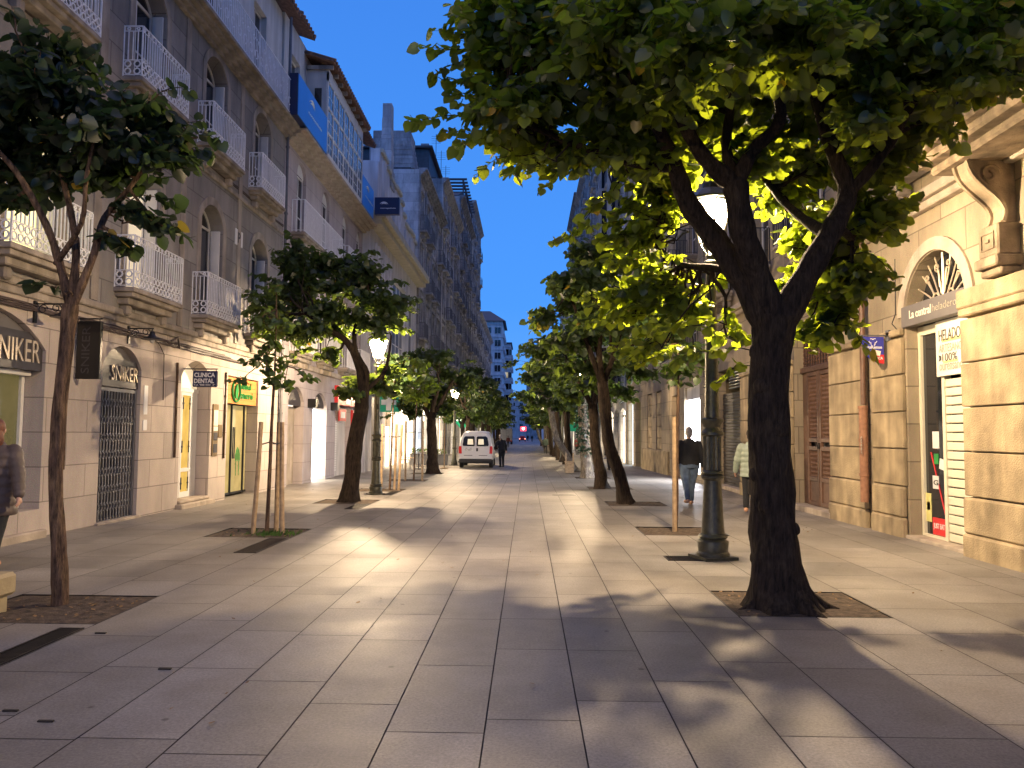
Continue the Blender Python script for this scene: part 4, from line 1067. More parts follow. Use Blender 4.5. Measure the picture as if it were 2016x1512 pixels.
# ------------------------------------------------------------------ generic street fronts for the rest of the row
def street_house(side, X, y0, y1, h, label, wmat, tmat, bays_n, floors, seed, shop=('lit_cool', 'sign_dark'), arch=.2, bal=True, roof='slate', galleries=0, depth=10, top=None, gf=3.9, name="town_house", bmat='grey_iron', lowz=-1.2, ww=1.1):
    sd = Side(side, X); rn = random.Random(seed)
    t = thing(name, label, "building", (side * X, (y0 + y1) / 2, 0))
    L = y1 - y0; bw = L / bays_n; fh = (h - gf - .5) / floors
    ops = []
    for i in range(bays_n):
        c = y0 + bw * (i + .5)
        ops.append((c - bw * .36, c + bw * .36, lowz + .6, gf - .65, .25 if arch else 0, .3))
        for f in range(floors):
            z = gf + .3 + f * fh
            ops.append((c - ww / 2, c + ww / 2, z, z + min(2.5, fh - .8), arch, .3))
    mb = MB(); wall(sd, mb, 0, y0, y1, lowz, h, ops, .3); shell(sd, mb, 0, depth, y0, y1, lowz, h)
    mb.build("wall", M[wmat], t)
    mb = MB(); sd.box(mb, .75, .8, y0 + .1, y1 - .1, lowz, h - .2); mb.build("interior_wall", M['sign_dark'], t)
    mb = MB()
    sd.box(mb, -.12, -.003, y0, y1, gf - .1, gf + .15, .02)
    cornice(sd, mb, .55, y0, y1, h - .45, .55, 4)
    for f in range(1, floors):
        z = gf + .3 + f * fh - .42; sd.box(mb, -.07, -.003, y0, y1, z, z + .12, .01)
    for i in range(bays_n + 1):
        y = min(max(y0 + bw * i, y0 + .18), y1 - .18)
        sd.box(mb, -.10, -.003, y - .17, y + .17, gf + .155, h - .46, .02)
    for o in ops:
        if o[2] > gf: 
            sd.box(mb, -.14, -.003, o[0] - .15, o[1] + .15, o[3] + .02, o[3] + .16, .02)
            sd.box(mb, -.05, -.003, o[0] - .15, o[0] - .004, o[2], o[3]); sd.box(mb, -.05, -.003, o[1] + .004, o[1] + .15, o[2], o[3])
    mb.build("stone_trim", M[tmat], t)
    for i in range(bays_n):
        c = y0 + bw * (i + .5)
        w = bw * .36
        sm = shop[i % len(shop)]
        f = flat(sd, M[sm], "shop_window", t, .22, outline(c - w + .02, c + w - .02, lowz + .6, gf - .67, .24 if arch else 0))
        mb = MB(); sd.box(mb, .14, .2, c - .03, c + .03, lowz + .6, gf - 1.1); sd.box(mb, .14, .21, c - w + .03, c + w - .03, gf - 1.18, gf - 1.08); mb.build("shop_window_frame", M['black_iron'], f)
        for fl in range(floors):
            z = gf + .3 + fl * fh
            lit = rn.random() < .06
            window(sd, t, .12, c - ww / 2 + .02, c + ww / 2 - .02, z + .02, z + min(2.5, fh - .8) - .02, arch * .95, cols=2, rows=2, gmat='lit_dim' if lit else 'dark_glass', bar=.07)
            if bal and (fl + i) % 3 != 2:
                rb = MB(); railing(sd, rb, -.42, -.01, c - ww / 2 - .3, c + ww / 2 + .3, z - .02, .95, False, .16, .025)
                s = MB(); sd.box(s, -.48, -.004, c - ww / 2 - .35, c + ww / 2 + .35, z - .18, z - .03, .02)
                for q in (-.4, .4): sd.box(s, -.3, -.004, c + q - .08, c + q + .08, z - .5, z - .182, .04)
                so = s.build("balcony", M[tmat], t); rb.build("railing", M[bmat], so, fix=False)
    for k in range(galleries):   # glazed bays
        gy = y0 + L * (k + .5) / galleries
        mb = MB()
        for fl in range(floors):
            z = gf + .3 + fl * fh
            sd.box(mb, -.75, -.003, gy - 1.2, gy + 1.2, z - .2, z - .02, .02)
        for q in range(5): sd.box(mb, -.72, -.64, gy - 1.17 + q * .57, gy - 1.11 + q * .57, gf + .1, h - .9)
        gb = mb.build("bay_frame", M['mid_stone'], t)
        mb = MB(); sd.box(mb, -.66, -.12, gy - 1.14, gy + 1.14, gf + .12, h - .92); mb.build("pane", M['dark_glass'], gb)
    mb = MB(); sd.box(mb, .5, depth - .5, y0 + .05, y1 - .05, h + .002, h + .15)
    if top == 'pent':
        sd.box(mb, 1.2, depth - 1, y0 + 1, y1 - 1, h + .15, h + 2.8, .03); sd.box(mb, .9, depth - .8, y0 + .7, y1 - .7, h + 2.8, h + 3.0, .03)
    if top == 'gable':
        mb.prism([(y0 + .3, h + .15), (y1 - .3, h + .15), ((y0 + y1) / 2 + 1.2, h + 2.6), ((y0 + y1) / 2 - 1.2, h + 2.6)], lambda a, b, d: sd.p(d, a, b), .3, depth - 1)
    ro = mb.build("roof", M[roof], t)
    mb = MB()
    for k in range(2):
        yy = y0 + L * (.25 + .5 * k) + rn.uniform(-.5, .5); dd = rn.uniform(1.5, 3)
        zt = h + (3.0 if top == 'pent' else .1)
        sd.box(mb, dd, dd + .6, yy, yy + .9, zt, zt + 1.2, .02); sd.box(mb, dd - .05, dd + .65, yy - .05, yy + .95, zt + 1.202, zt + 1.3)
    mb.build("chimney", M['mid_stone'], ro)
    if top == 'aerial' or top == 'pent':
        mb = MB()
        for k in range(3):
            yy = y0 + L * (k + 1) / 4; zt = h + (3 if top == 'pent' else 0)
            mb.tube([sd.p(1, yy, zt), sd.p(1, yy, zt + 2.2)], .025, 5)
            for q in range(4): mb.tube([sd.p(.6, yy, zt + 1.4 + q * .2), sd.p(1.4, yy, zt + 1.4 + q * .2)], .012, 4)
        mb.build("aerial", M['black_iron'], ro)
    return t, sd
# left row
t4, s4 = street_house(-1, 7.0, 48.6, 61.5, 18.3, "dark weathered stone building with a heavy curved corner cornice, beyond the white block", 'mid_stone', 'dark_stone', 4, 4, 41, ('lit_cool', 'lit_cream'), top='aerial')
mb = MB()
for k in range(6):
    s4.box(mb, .3 + .05 * k, 3.2, 48.7, 51.2 - .05 * k, 18.4 + k * .3, 18.69 + k * .3, .02)
s4.box(mb, .6, 3.0, 48.8, 50.9, 20.2, 20.9, .03)
mb.build("roof_turret", M['dark_stone'], t4)
street_house(-1, 7.0, 61.6, 77.5, 22.0, "tall grey stone building with a dark slate attic, fifth along the left side", 'dark_stone', 'mid_stone', 5, 5, 42, ('lit_cream', 'sign_dark', 'lit_dim'), top='pent')
t6, s6 = street_house(-1, 7.0, 77.6, 94, 25.5, "tall ornate stone building with a rooftop pergola on the left side", 'mid_stone', 'dark_stone', 5, 6, 43, ('lit_dim', 'lit_cream'), top='gable')
mb = MB()
for i in range(12): s6.box(mb, -.6, 3, 79 + i * 1.1, 79.15 + i * 1.1, 27.6, 27.8)
s6.box(mb, -.3, -.15, 78.5, 92.5, 27.4, 27.6)
for i in range(5): s6.box(mb, -.3, -.15, 79 + i * 3, 79.15 + i * 3, 25.5, 27.4)
mb.build("pergola", M['slate'], t6)
street_house(-1, 7.0, 94.1, 111.5, 30.0, "highest stone building at the far end of the left row, against the sky", 'mid_stone', 'mid_stone', 5, 7, 44, ('lit_dim', 'sign_dark'), top='aerial')
street_house(-1, 7.2, 111.6, 150, 19.0, "lower grey front just beyond the highest building of the left row", 'mid_stone', 'mid_stone', 8, 4, 45, ('lit_dim', 'lit_cream'))

def tower(x0, x1, y0, y1, h, label, mat, nx, nf, seed, hip=True, name="apartment_tower", zb=-2):
    t = thing(name, label, "building", ((x0 + x1) / 2, y0, zb))
    mb = MB(); mb.box(x0, x1, y0, y1, zb, h); mb.build("wall", M[mat], t)
    rn = random.Random(seed)
    bw = (x1 - x0) / nx; fh = (h - 4) / nf
    for i in range(nx):
        for f in range(nf):
            cx = x0 + bw * (i + .5); z = 4 + f * fh
            mb = MB(); mb.box(cx - .75, cx + .75, y0 - .08, y0 - .02, z, z + 1.6)
            fr = mb.build("window", M['white_wood'], t)
            mb = MB()
            for q in (-.36, .36): mb.box(cx + q - .32, cx + q + .32, y0 - .12, y0 - .085, z + .08, z + 1.52)
            mb.build("pane", M['lit_dim' if rn.random() < .08 else 'dark_glass'], fr)
    mb = MB()
    for f in range(nf + 1): mb.box(x0 - .1, x1 + .1, y0 - .18, y0 - .002, 3.2 + f * fh, 3.4 + f * fh)
    for q in range(int((y1 - y0) / 3)):
        for f in range(nf): mb.box(x1 + .002, x1 + .5, y0 + 1 + q * 3, y0 + 3 + q * 3, 3.2 + f * fh, 4.2 + f * fh)
    mb.build("balcony_slab", M[mat], t)
    mb = MB()
    if hip:
        cx, cy = (x0 + x1) / 2, (y0 + y1) / 2
        mb.add([(x0 - .7, y0 - .7, h), (x1 + .7, y0 - .7, h), (x1 + .7, y1 + .7, h), (x0 - .7, y1 + .7, h), (cx - (x1 - x0) * .25, cy, h + 3.6), (cx + (x1 - x0) * .2, cy, h + 3.6)],
               [(0, 1, 5, 4), (1, 2, 5), (2, 3, 4, 5), (3, 0, 4), (0, 1, 2, 3)])
    else: mb.box(x0 - .3, x1 + .3, y0 - .3, y1 + .3, h, h + .4)
    mb.build("roof", M['slate'], t)
    return t
tower(-17, -5.9, 180, 196, 27.5, "pale lavender apartment tower with dark hipped roof at the far left end", 'lav_render', 5, 8, 5)
tower(-6.2, -4.4, 200, 214, 24.5, "narrow pale tower stuck to the right of the hipped apartment tower", 'lav_render', 2, 7, 6, hip=False)
tower(-11, 9, 330, 345, 16, "distant bluish civic building closing the street end", 'lav_render', 6, 4, 8, hip=False, name="civic_building")
tower(-.5, 20, 300, 320, 28, "distant dark flat-topped block above the trees at the street end", 'dark_stone', 6, 8, 9, hip=False)

# ------------------------------------------------------------------ RIGHT 1: ochre granite house
RS = Side(1, 6.05)
r1 = thing("ochre_stone_house", "ochre granite house with rusticated blocks and a scrolled console behind the big tree", "building", (6.05, 12, 0))
Y0, Y1 = 2.0, 26.9
ops = [(3.2, 4.9, -.1, 4.3, .85, .3), (7.0, 9.0, -.1, 4.3, .95, .3), (10.85, 12.6, -.1, 4.38, .86, .28), (15.75, 17.9, -.05, 3.85, .0, .32), (22.3, 25.2, -.05, 3.6, .0, .3)]
up = []
for c in (4, 8, 11.7, 16.8, 20.4, 24): up += [(c - .6, c + .6, 5.9, 8.6, .3, .35), (c - .6, c + .6, 9.9, 12.4, .3, .35), (c - .6, c + .6, 13.6, 15.4, .3, .35)]
mb = MB(); wall(RS, mb, 0.02, Y0, Y1, -.6, 5.3, ops, .3); mb.build("ground_floor_wall", M['ochre_stone'], r1)
mb = MB(); wall(RS, mb, .06, Y0, Y1, 5.3, 16.4, up, .3); shell(RS, mb, .06, 9, Y0, Y1, -.6, 16.4); RS.box(mb, .45, .5, Y0 + .1, Y1 - .1, 5.4, 16)
mb.build("wall", M['ochre_stone'], r1)
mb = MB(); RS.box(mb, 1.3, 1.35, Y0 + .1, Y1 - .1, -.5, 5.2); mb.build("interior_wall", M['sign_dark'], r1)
# rusticated blocks of the piers
rb_ = random.Random(5)
def pier(y0, y1, zt=3.22, d=-.05):
    bk = MB()
    z = .80
    while z < zt - .1:
        z2 = min(z + .60, zt)
        n = max(1, int(round((y1 - y0) / 1.5)))
        for i in range(n):
            a = y0 + (y1 - y0) * i / n; b = y0 + (y1 - y0) * (i + 1) / n
            RS.box(bk, d + rb_.uniform(-.006, .006), .018, a + (.003 if i else 0), b - .003, z + .010, z2 - .010, .011)
        z = z2
    RS.box(bk, d - .05, .018, y0 - .0, y1, -.2, .30, .03)
    RS.box(bk, d - .035, .018, y0 + .01, y1 - .01, .303, .79, .03)
    RS.box(bk, d - .03, .018, y0, y1, 3.23, 3.34, .02)
    bk.build("rusticated_pier", M['ochre_block'], r1)
pier(4.95, 6.95); pier(9.05, 10.8, 3.22, -.12); pier(12.65, 13.78); pier(14.02, 15.7); pier(17.95, 20.0); pier(20.02, 22.2); pier(25.25, 26.85)
bk = MB(); RS.box(bk, -.16, .018, 9.03, 10.82, 3.345, 3.6, .02); bk.build("impost_block", M['ochre_block'], r1)
mb = MB()
for (ya, yb, r) in ((10.85, 12.6, .86), (7.0, 9.0, .95)):
    zs = 4.38 - .86 if r == .86 else 4.3 - .95
    A = arc_pts(ya - .02, yb + .02, zs, r + .01, 20); B = arc_pts(ya - .22, yb + .22, zs, r + .2, 20)
    for i in range(20): mb.prism([A[i], A[i + 1], B[i + 1], B[i]], lambda a, b, d: RS.p(d, a, b), -.02, .018)
RS.box(mb, -.12, .018, Y0, Y1, 5.02, 5.14, .02); RS.box(mb, -.2, .018, Y0, Y1, 5.142, 5.3, .02)
mb.build("arch_surround", M['trim_light'], r1)
# big balcony on consoles, over the near bays
mb = MB()
RS.box(mb, -.95, .05, 3.0, 10.6, 5.32, 5.45, .03); RS.box(mb, -.85, .05, 3.08, 10.5, 5.18, 5.318, .03); RS.box(mb, -.7, .05, 3.2, 10.35, 5.06, 5.178, .03)
bs = mb.build("balcony", M['console_stone'], r1)
rb = MB(); railing(RS, rb, -.88, .0, 3.1, 10.5, 5.46, 1.0, False, .13, .022); rb.build("railing", M['black_iron'], bs, fix=False)
for yc in (9.85, 6.0):   # scroll consoles
    mb = MB()
    prof = [(-.10, 3.72), (-.12, 3.72)]
    sc = []
    for k in range(15):
        w = k / 14
        sc.append((-.14 - .42 * w ** 1.5 + .07 * math.sin(w * math.pi * 2), 4.28 + .78 * w))
    poly = [(.05, 4.28)] + sc + [(-.58, 5.06), (.05, 5.06)]
    mb.prism(poly, lambda a, b, q: RS.p(a, q, b), yc - .14, yc + .14)
    for q in (-.175, .175):
        pts = [RS.p(a - .01, yc + q * .85, b) for a, b in sc]
        mb.tube(pts, .035, 6)
        c = []
        for k in range(16):
            w = k / 15 * 2.5 * math.pi; r = .13 * (1 - k / 20)
            c.append(RS.p(-.30 + r * math.cos(w), yc + q * .85, 4.90 + r * math.sin(w) - .02))
        mb.tube(c, .022, 5)
    RS.box(mb, -.26, .05, yc - .21, yc + .21, 3.86, 4.26, .02); RS.box(mb, -.31, .05, yc - .25, yc + .25, 3.72, 3.856, .02); RS.box(mb, -.24, .05, yc - .22, yc + .22, 3.62, 3.716, .02)
    for (a, b, c, e) in ((-.14, .14, 3.95, 3.97), (-.14, .14, 4.15, 4.17), (-.14, -.12, 3.97, 4.15), (.12, .14, 3.97, 4.15)):
        RS.box(mb, -.275, -.262, yc + a, yc + b, c, e)
    RS.box(mb, -.28, -.262, yc - .04, yc + .04, 4.04, 4.08)
    mb.build("console", M['console_stone'], r1)
for c in (4, 8, 11.7, 16.8, 20.4, 24):
    for z0, z1 in ((5.9, 8.6), (9.9, 12.4), (13.6, 15.4)):
        window(RS, r1, .25, c - .59, c + .59, z0 + .02, z1 - .02, .29, cols=2, rows=2)
        if z0 < 13 and c > 11.2: balcony(RS, r1, .5, c - .95, c + .95, z0 - .02, mat='black_iron', smat='trim', lace=False, step=.12)
mb = MB(); cornice(RS, mb, .7, Y0, Y1, 16.0, .5, 4); mb.build("cornice", M['trim'], r1)
tiled_eave(RS, r1, .75, Y0, Y1, 16.52, 6)
# arched shop entrance: fanlight grille, sign, glass, shutter
AC, AZ = 11.725, 3.55
flat(RS, M['dark_glass'], "fanlight", r1, .27, outline(10.86, 12.59, 3.4, 4.375, .86))
gr = MB()
def gp_(y, z): return RS.p(.16, y, z)
for k in range(11):
    w = R(14 + 152 * k / 10); r0, r1_ = (.18 if k % 2 else .34), .83
    pts = []
    for j in range(7):
        q = j / 6; rr = r0 + (r1_ - r0) * q
        pts.append(gp_(AC + rr * math.cos(w + .05 * math.sin(q * 3.1)), AZ - .02 + rr * math.sin(w)))
    gr.tube(pts, .013, 5)
def spiral(cy, cz, r, turns, a0, sgn, tail=None):
    pts = []
    for k in range(20):
        q = k / 19; w = a0 + sgn * q * turns * 2 * math.pi; rr = r * (1 - .8 * q)
        pts.append(gp_(cy + rr * math.cos(w), cz + rr * math.sin(w)))
    if tail: pts = [gp_(*tail)] + pts
    gr.tube(pts, .015, 5)
for q in (-1, 1):
    spiral(AC + q * .22, AZ + .14, .13, 1.3, R(-90), -q, (AC + q * .05, AZ - .14))
    spiral(AC + q * .52, AZ + .02, .11, 1.2, R(-90), -q, (AC + q * .3, AZ - .14))
    spiral(AC + q * .16, AZ + .62, .07, 1.2, R(-90 - q * 40), q, (AC + q * .04, AZ + .2))
    spiral(AC + q * .45, AZ + .50, .07, 1.2, R(-90 - q * 40), q, (AC + q * .25, AZ + .2))
gr.tube([gp_(AC, AZ - .14), gp_(AC, AZ + .82)], .016, 5)
gr.tube([gp_(10.88, AZ - .14), gp_(12.58, AZ - .14)], .018, 5)
gr.build("fanlight_grille", M['letters'], r1, smooth=True)
mb = MB(); RS.box(mb, -.03, .12, 10.84, 12.66, 3.34, 3.67, .006); ss = mb.build("shop_sign", M['sign_grey'], r1)
text_on("La central", M['white_sheet'], ss, RS.p(-.032, 12.38, 3.45), (0, -1, 0), (0, 0, 1), w=.66, h=.13, ext=.006, bold=.012)
text_on("heladero", M['ink_pale'], ss, RS.p(-.032, 11.68, 3.46), (0, -1, 0), (0, 0, 1), w=.66, h=.11, ext=.006, bold=-.008)
mb = MB()
RS.box(mb, .2, .26, 12.52, 12.60, .0, 3.34); RS.box(mb, .18, .28, 11.80, 11.88, .0, 2.55); RS.box(mb, .2, .28, 10.86, 12.52, 3.2, 3.34); RS.box(mb, .2, .26, 11.88, 12.52, .0, .09)
mb.build("entrance_frame", M['shutter'], r1)
gd = flat(RS, M['dark_glass'], "glass_door", r1, .24, outline(11.84, 12.55, .05, 3.22, 0))
def stick(y0, y1, z0, z1, mat, rot=0, txt=None, tm='ink', name="door_sticker"):
    y0, y1 = 11.90 + (y0 - 11.70) * .78, 11.90 + (y1 - 11.70) * .78
    mb = MB(); cy, cz = (y0 + y1) / 2, (z0 + z1) / 2
    pl = [(y0, z0), (y1, z0), (y1, z1), (y0, z1)]
    pl = [(cy + (a - cy) * math.cos(rot) - (b - cz) * math.sin(rot), cz + (a - cy) * math.sin(rot) + (b - cz) * math.cos(rot)) for a, b in pl]
    mb.prism(pl, lambda a, b, d: RS.p(d, a, b), .228, .236)
    o = mb.build(name, M[mat], gd)
    if txt: text_on(txt, M[tm], o, RS.p(.227, y1 - .03, cz - (z1 - z0) * .22), (0, -1, 0), (0, 0, 1), w=(y1 - y0) * .8, h=(z1 - z0) * .4, ext=.003, bold=.02)
    return o
stick(11.95, 12.19, 1.42, 1.68, 'white'); stick(11.99, 12.15, 1.18, 1.34, 'sign_bgreen'); stick(11.75, 11.95, 1.10, 1.26, 'white', .2)
stick(12.0, 12.22, .80, 1.0, 'white', 0, "G"); stick(12.3, 12.50, .28, .72, 'yprint', 0, None); stick(12.34, 12.46, .46, .58, 'white')
stick(11.74, 12.26, .10, .36, 'sign_red', 0, "JUST EAT", 'white')
mb = MB(); mb.prism([(12.36, 1.36), (12.33, 1.36), (11.92, .36), (11.95, .36)], lambda a, b, d: RS.p(d, a, b), .229, .235); mb.build("red_stripe", M['sign_red'], gd)
mb = MB(); RS.box(mb, .12, .17, 10.86, 11.90, 2.5, 3.33, .005); pn = mb.build("poster_panel", M['white_sheet'], r1)
px0 = 11.80
text_on("HELADOS", M['ink'], pn, RS.p(.116, px0, 3.02), (0, -1, 0), (0, 0, 1), w=.66, h=.17, ext=.003)
text_on("ARTESANOS", M['ink_pale'], pn, RS.p(.116, px0, 2.85), (0, -1, 0), (0, 0, 1), w=.68, h=.12, ext=.003)
text_on("100%", M['ink'], pn, RS.p(.116, px0 - .09, 2.71), (0, -1, 0), (0, 0, 1), w=.40, h=.12, ext=.003)
text_on("ourensanos", M['ink_pale'], pn, RS.p(.116, px0, 2.58), (0, -1, 0), (0, 0, 1), w=.68, h=.10, ext=.003)
mb = MB(); mb.prism([(11.82, 2.72), (11.75, 2.74), (11.75, 2.80), (11.82, 2.82), (11.80, 2.77)], lambda a, b, d: RS.p(d, a, b), .114, .119); mb.build("ribbon_mark", M['ink'], pn)
for bx_ in ((11.2, 11.72, 3.0, 3.05), (11.3, 11.7, 2.685, 2.72)):
    mb = MB(); RS.box(mb, .117, .1195, *bx_); mb.build("yellow_brush", M['yprint'], pn)
mb = MB()
for i in range(18):
    z = .06 + i * .134
    RS.box(mb, .185, .225, 10.87, 11.79, z, z + .118, .012)
mb.build("roller_shutter", M['shutter'], r1)
for bxx in ((-.06, .35, 10.82, 12.62, -.04, .05), (-.12, .3, 15.6, 18.0, -.06, .09), (-.06, .3, 22.2, 25.3, -.06, .06)):
    mb = MB(); RS.box(mb, *bxx, .01); mb.build("doorstep", M['trim_light'], r1)
# big panelled wooden door with turned spindles
dw = MB()
for (a, b) in ((15.78, 16.1), (17.55, 17.87)): RS.box(dw, .20, .26, a, b, .1, 3.0, .005)
for (a, b) in ((16.12, 16.81), (16.84, 17.53)):
    RS.box(dw, .16, .22, a, a + .1, .1, 3.0, .008); RS.box(dw, .16, .22, b - .1, b, .1, 3.0, .008)
    for z in (.1, .62, 1.28, 1.46, 2.9): RS.box(dw, .16, .22, a + .1, b - .1, z, z + .09, .008)
    RS.box(dw, .19, .21, a + .1, b - .1, .19, .62)
    for (z0, z1) in ((.72, 1.28), (1.56, 2.9)):
        n = 6
        for i in range(n):
            y = a + .15 + (b - a - .3) * i / (n - 1)
            pts, rr = [], []
            m_ = int((z1 - z0) / .045)
            for k in range(m_ + 1):
                pts.append(RS.p(.20, y, z0 + (z1 - z0) * k / m_)); rr.append(.012 if k % 2 else .030)
            dw.tube(pts, rr, 5)
RS.box(dw, .14, .24, 15.78, 17.87, 3.0, 3.12, .01)
for i in range(13):
    y = 15.9 + i * .155
    pts = [RS.p(.2, y, 3.14 + .045 * k) for k in range(15)]; dw.tube(pts, [.012 if k % 2 else .028 for k in range(15)], 5)
RS.box(dw, .14, .24, 15.78, 17.87, 3.80, 3.85, .005)
for q in (16.1, 17.55):
    pts = [RS.p(.19, q, .6 + .05 * k) for k in range(46)]; dw.tube(pts, [.012 if k % 2 else .028 for k in range(46)], 5)
wd = dw.build("wooden_door", M['brown_wood'], r1, fix=False)
flat(RS, M['sign_dark'], "door_backing", wd, .28, outline(15.77, 17.88, .05, 3.84, 0))
mb = MB(); RS.box(mb, .135, .158, 16.78, 16.80, 1.32, 1.44); RS.box(mb, .135, .158, 16.86, 16.88, 1.32, 1.44); mb.build("handle", M['black_iron'], wd)
# dark metal shutter front further on
mb = MB()
for i in range(30): RS.box(mb, .2 + .01 * (i % 2), .24, 22.35, 25.15, .06 + i * .095, .14 + i * .095)
mb.build("roller_shutter", M['mesh_shutter'], r1)
mb = MB()
for i in range(6): RS.box(mb, .10, .2, 22.4, 24.0, 3.0 + i * .09, 3.04 + i * .09)
mb.build("vent_grille", M['chrome'], r1)
mb = MB(); RS.box(mb, -.075, -.052, 20.9, 21.25, 1.9, 2.4); RS.box(mb, -.075, -.052, 20.95, 21.3, 1.35, 1.6)
pl = mb.build("notice_plate", M['white'], r1)
mb = MB()
for z in (1.98, 2.08, 2.18, 2.28): RS.box(mb, -.079, -.0755, 20.98, 21.17, z, z + .035)
mb.build("lettering", M['ink'], pl)
# downpipe with lower cast iron boot
mb = MB()
mb.tube([(5.92, 13.9, 2.15), (5.92, 13.9, 16.0)], .05, 10)
d1 = mb.build("downpipe", M['brown_wood'], smooth=True); tag(d1, "tall dark red-brown downpipe on the ochre house, with a rust coloured boot", "downpipe")
mb = MB(); mb.tube([(5.91, 13.9, .45), (5.91, 13.9, 2.13)], .075, 10)
for z in (.9, 1.5, 2.08): mb.lathe((5.91, 13.9, z), [(.09, 0), (.09, .05)], 12)
ORG[d1.name] = Vector((0, 0, 0)); bt = mb.build("rusty_boot", surf("rusty_boot", (.30, .15, .085), .7, var=.3, scale=12), d1, smooth=True)
text_on("toser", M['ink_pale'], bt, (5.83, 13.84, 1.6), (0, 0, -1), (0, -1, 0), w=.32, h=.07, ext=.003)
# hanging banner sign of the merchants
t = thing("banner_sign", "small blue banner sign with a rounded corner and red strip on a wall bracket", "hanging sign", (5.7, 13.0, 2.9))
def bpt(a, b, d): return (5.55 + a, 13.05 + d, 3.25 + b)
pl = [(0, 0), (.36, 0), (.36, -.45)]
for k in range(9):
    w = R(90 + 10 * k); 
    pl.append((.36 - .36 * math.sin(R(10 * k + 4)), -.08 - .37 * math.cos(R(10 * k + 4))))
mb = MB(); mb.prism(pl, bpt, 0, .015); mb.build("banner", surf("banner_blue", (.035, .04, .33), .5, var=.1), t)
mb = MB(); mb.prism([(.36, -.30), (.36, -.45), (.28, -.44), (.18, -.40), (.19, -.30)], bpt, -.006, -.001); rd = mb.build("red_strip", M['sign_red'], t)
text_on("CCA", M['white'], rd, bpt(.22, -.38, -.008), (1, 0, 0), (0, 0, 1), w=.12, h=.045, ext=.003, bold=.03)
text_on("OuRense", M['white'], t, bpt(.05, -.20, -.002), (1, 0, 0), (0, 0, 1), w=.28, h=.055, ext=.003, bold=.02)
mb = MB()
for k in range(3):
    w0 = R(90 + 120 * k)
    for q in (-1, 1):
        pts = [bpt(.18 + .015 * math.cos(w0) + (.02 + .035 * j / 5) * math.cos(w0 + q * .9 * j / 5), -.085 + .015 * math.sin(w0) + (.02 + .035 * j / 5) * math.sin(w0 + q * .9 * j / 5), -.008) for j in range(6)]
        mb.tube(pts, .007, 5)
mb.build("flower_emblem", M['white'], t)
mb = MB(); mb.tube([(6.0, 13.06, 3.27), (5.53, 13.06, 3.27)], .012, 6); mb.box(5.97, 6.0, 13.0, 13.12, 3.18, 3.36); mb.build("bracket", M['grey_iron'], t)
mb = MB(); mb.prism([(.21, -.22), (.31, -.24), (.29, -.32), (.19, -.30)], bpt, -.008, -.004); mb.build("blank_sticker", M['white_sheet'], t)
pipe("cable", [(6.02, 12.75, 3.3), (5.9, 12.72, 3.42), (6.0, 12.8, 3.6), (6.0, 12.78, 4.5)], .008, 'black_iron', "thin loose black wire hanging beside the arched shop entrance", "cables")

# ------------------------------------------------------------------ RIGHT rest
r2 = thing("lit_shop_house", "stone house with a glaring white shop window, ahead of the walking man", "building", (6.05, 31, 0))
Y0, Y1 = 27.0, 33.4
ops = [(27.6, 30.3, .2, 3.4, 0, .3), (31.2, 33.0, -.2, 3.2, .0, .3)] + [(c - .55, c + .55, 4.6 + 3.5 * k, 7.1 + 3.5 * k, .2, .3) for c in (28.7, 32) for k in range(4)]
mb = MB(); wall(RS, mb, 0, Y0, Y1, -.6, 19, ops, .3); shell(RS, mb, 0, 9, Y0, Y1, -.6, 19); mb.build("wall", M['ochre_stone'], r2)
mb = MB(); RS.box(mb, .8, .85, Y0 + .1, Y1 - .1, -.5, 18.5); mb.build("interior_wall", M['sign_dark'], r2)
flat(RS, M['lit_white'], "lit_shop_window", r2, .25, outline(27.62, 30.28, .22, 2.9, 0))
flat(RS, M['white_render'], "shop_sign", r2, .1, outline(27.62, 30.28, 2.92, 3.38, 0), .05)
flat(RS, M['brown_wood'], "entrance_door", r2, .2, outline(31.22, 32.98, -.15, 3.18, 0), .05)
for c in (28.7, 32):
    for k in range(4):
        window(RS, r2, .12, c - .54, c + .54, 4.62 + 3.5 * k, 7.08 + 3.5 * k, .19)
        balcony(RS, r2, .45, c - .9, c + .9, 4.58 + 3.5 * k, mat='black_iron', smat='trim', lace=False, step=.13)
mb = MB(); cornice(RS, mb, .6, Y0, Y1, 18.6, .45, 3); mb.build("cornice", M['trim'], r2)
tiled_eave(RS, r2, .6, Y0, Y1, 19.1, 6)
r3 = thing("niche_house", "pale stone front with warm uplit strip and blind block panels", "building", (6.05, 38, 0))
Y0, Y1 = 33.5, 48
mb = MB(); o3 = [(35.5, 37, .9, 3.6, 0, .2), (38.2, 39.7, .9, 3.6, 0, .2), (42, 44, -.2, 3.4, 0, .3), (45, 47, -.2, 3.4, 0, .3)] + [(34.6 + 2.4 * i, 35.8 + 2.4 * i, 4.7 + 3.5 * k, 7.1 + 3.5 * k, .2, .3) for i in range(6) for k in range(4)]
wall(RS, mb, 0, Y0, Y1, -.8, 20, o3, .3); shell(RS, mb, 0, 9, Y0, Y1, -.8, 20); mb.build("wall", M['ochre_stone'], r3)
mb = MB(); RS.box(mb, .8, .85, Y0 + .1, Y1 - .1, -.5, 19); mb.build("interior_wall", M['sign_dark'], r3)
mb = MB()
for (a, b) in ((35.5, 37), (38.2, 39.7)):
    for k in range(5): RS.box(mb, .05, .2, a + .02, b - .02, .92 + k * .53, 1.43 + k * .53, .02)
RS.box(mb, -.1, -.003, 33.6, 41, -.3, .88, .03)
mb.build("blind_panel", M['ochre_block'], r3)
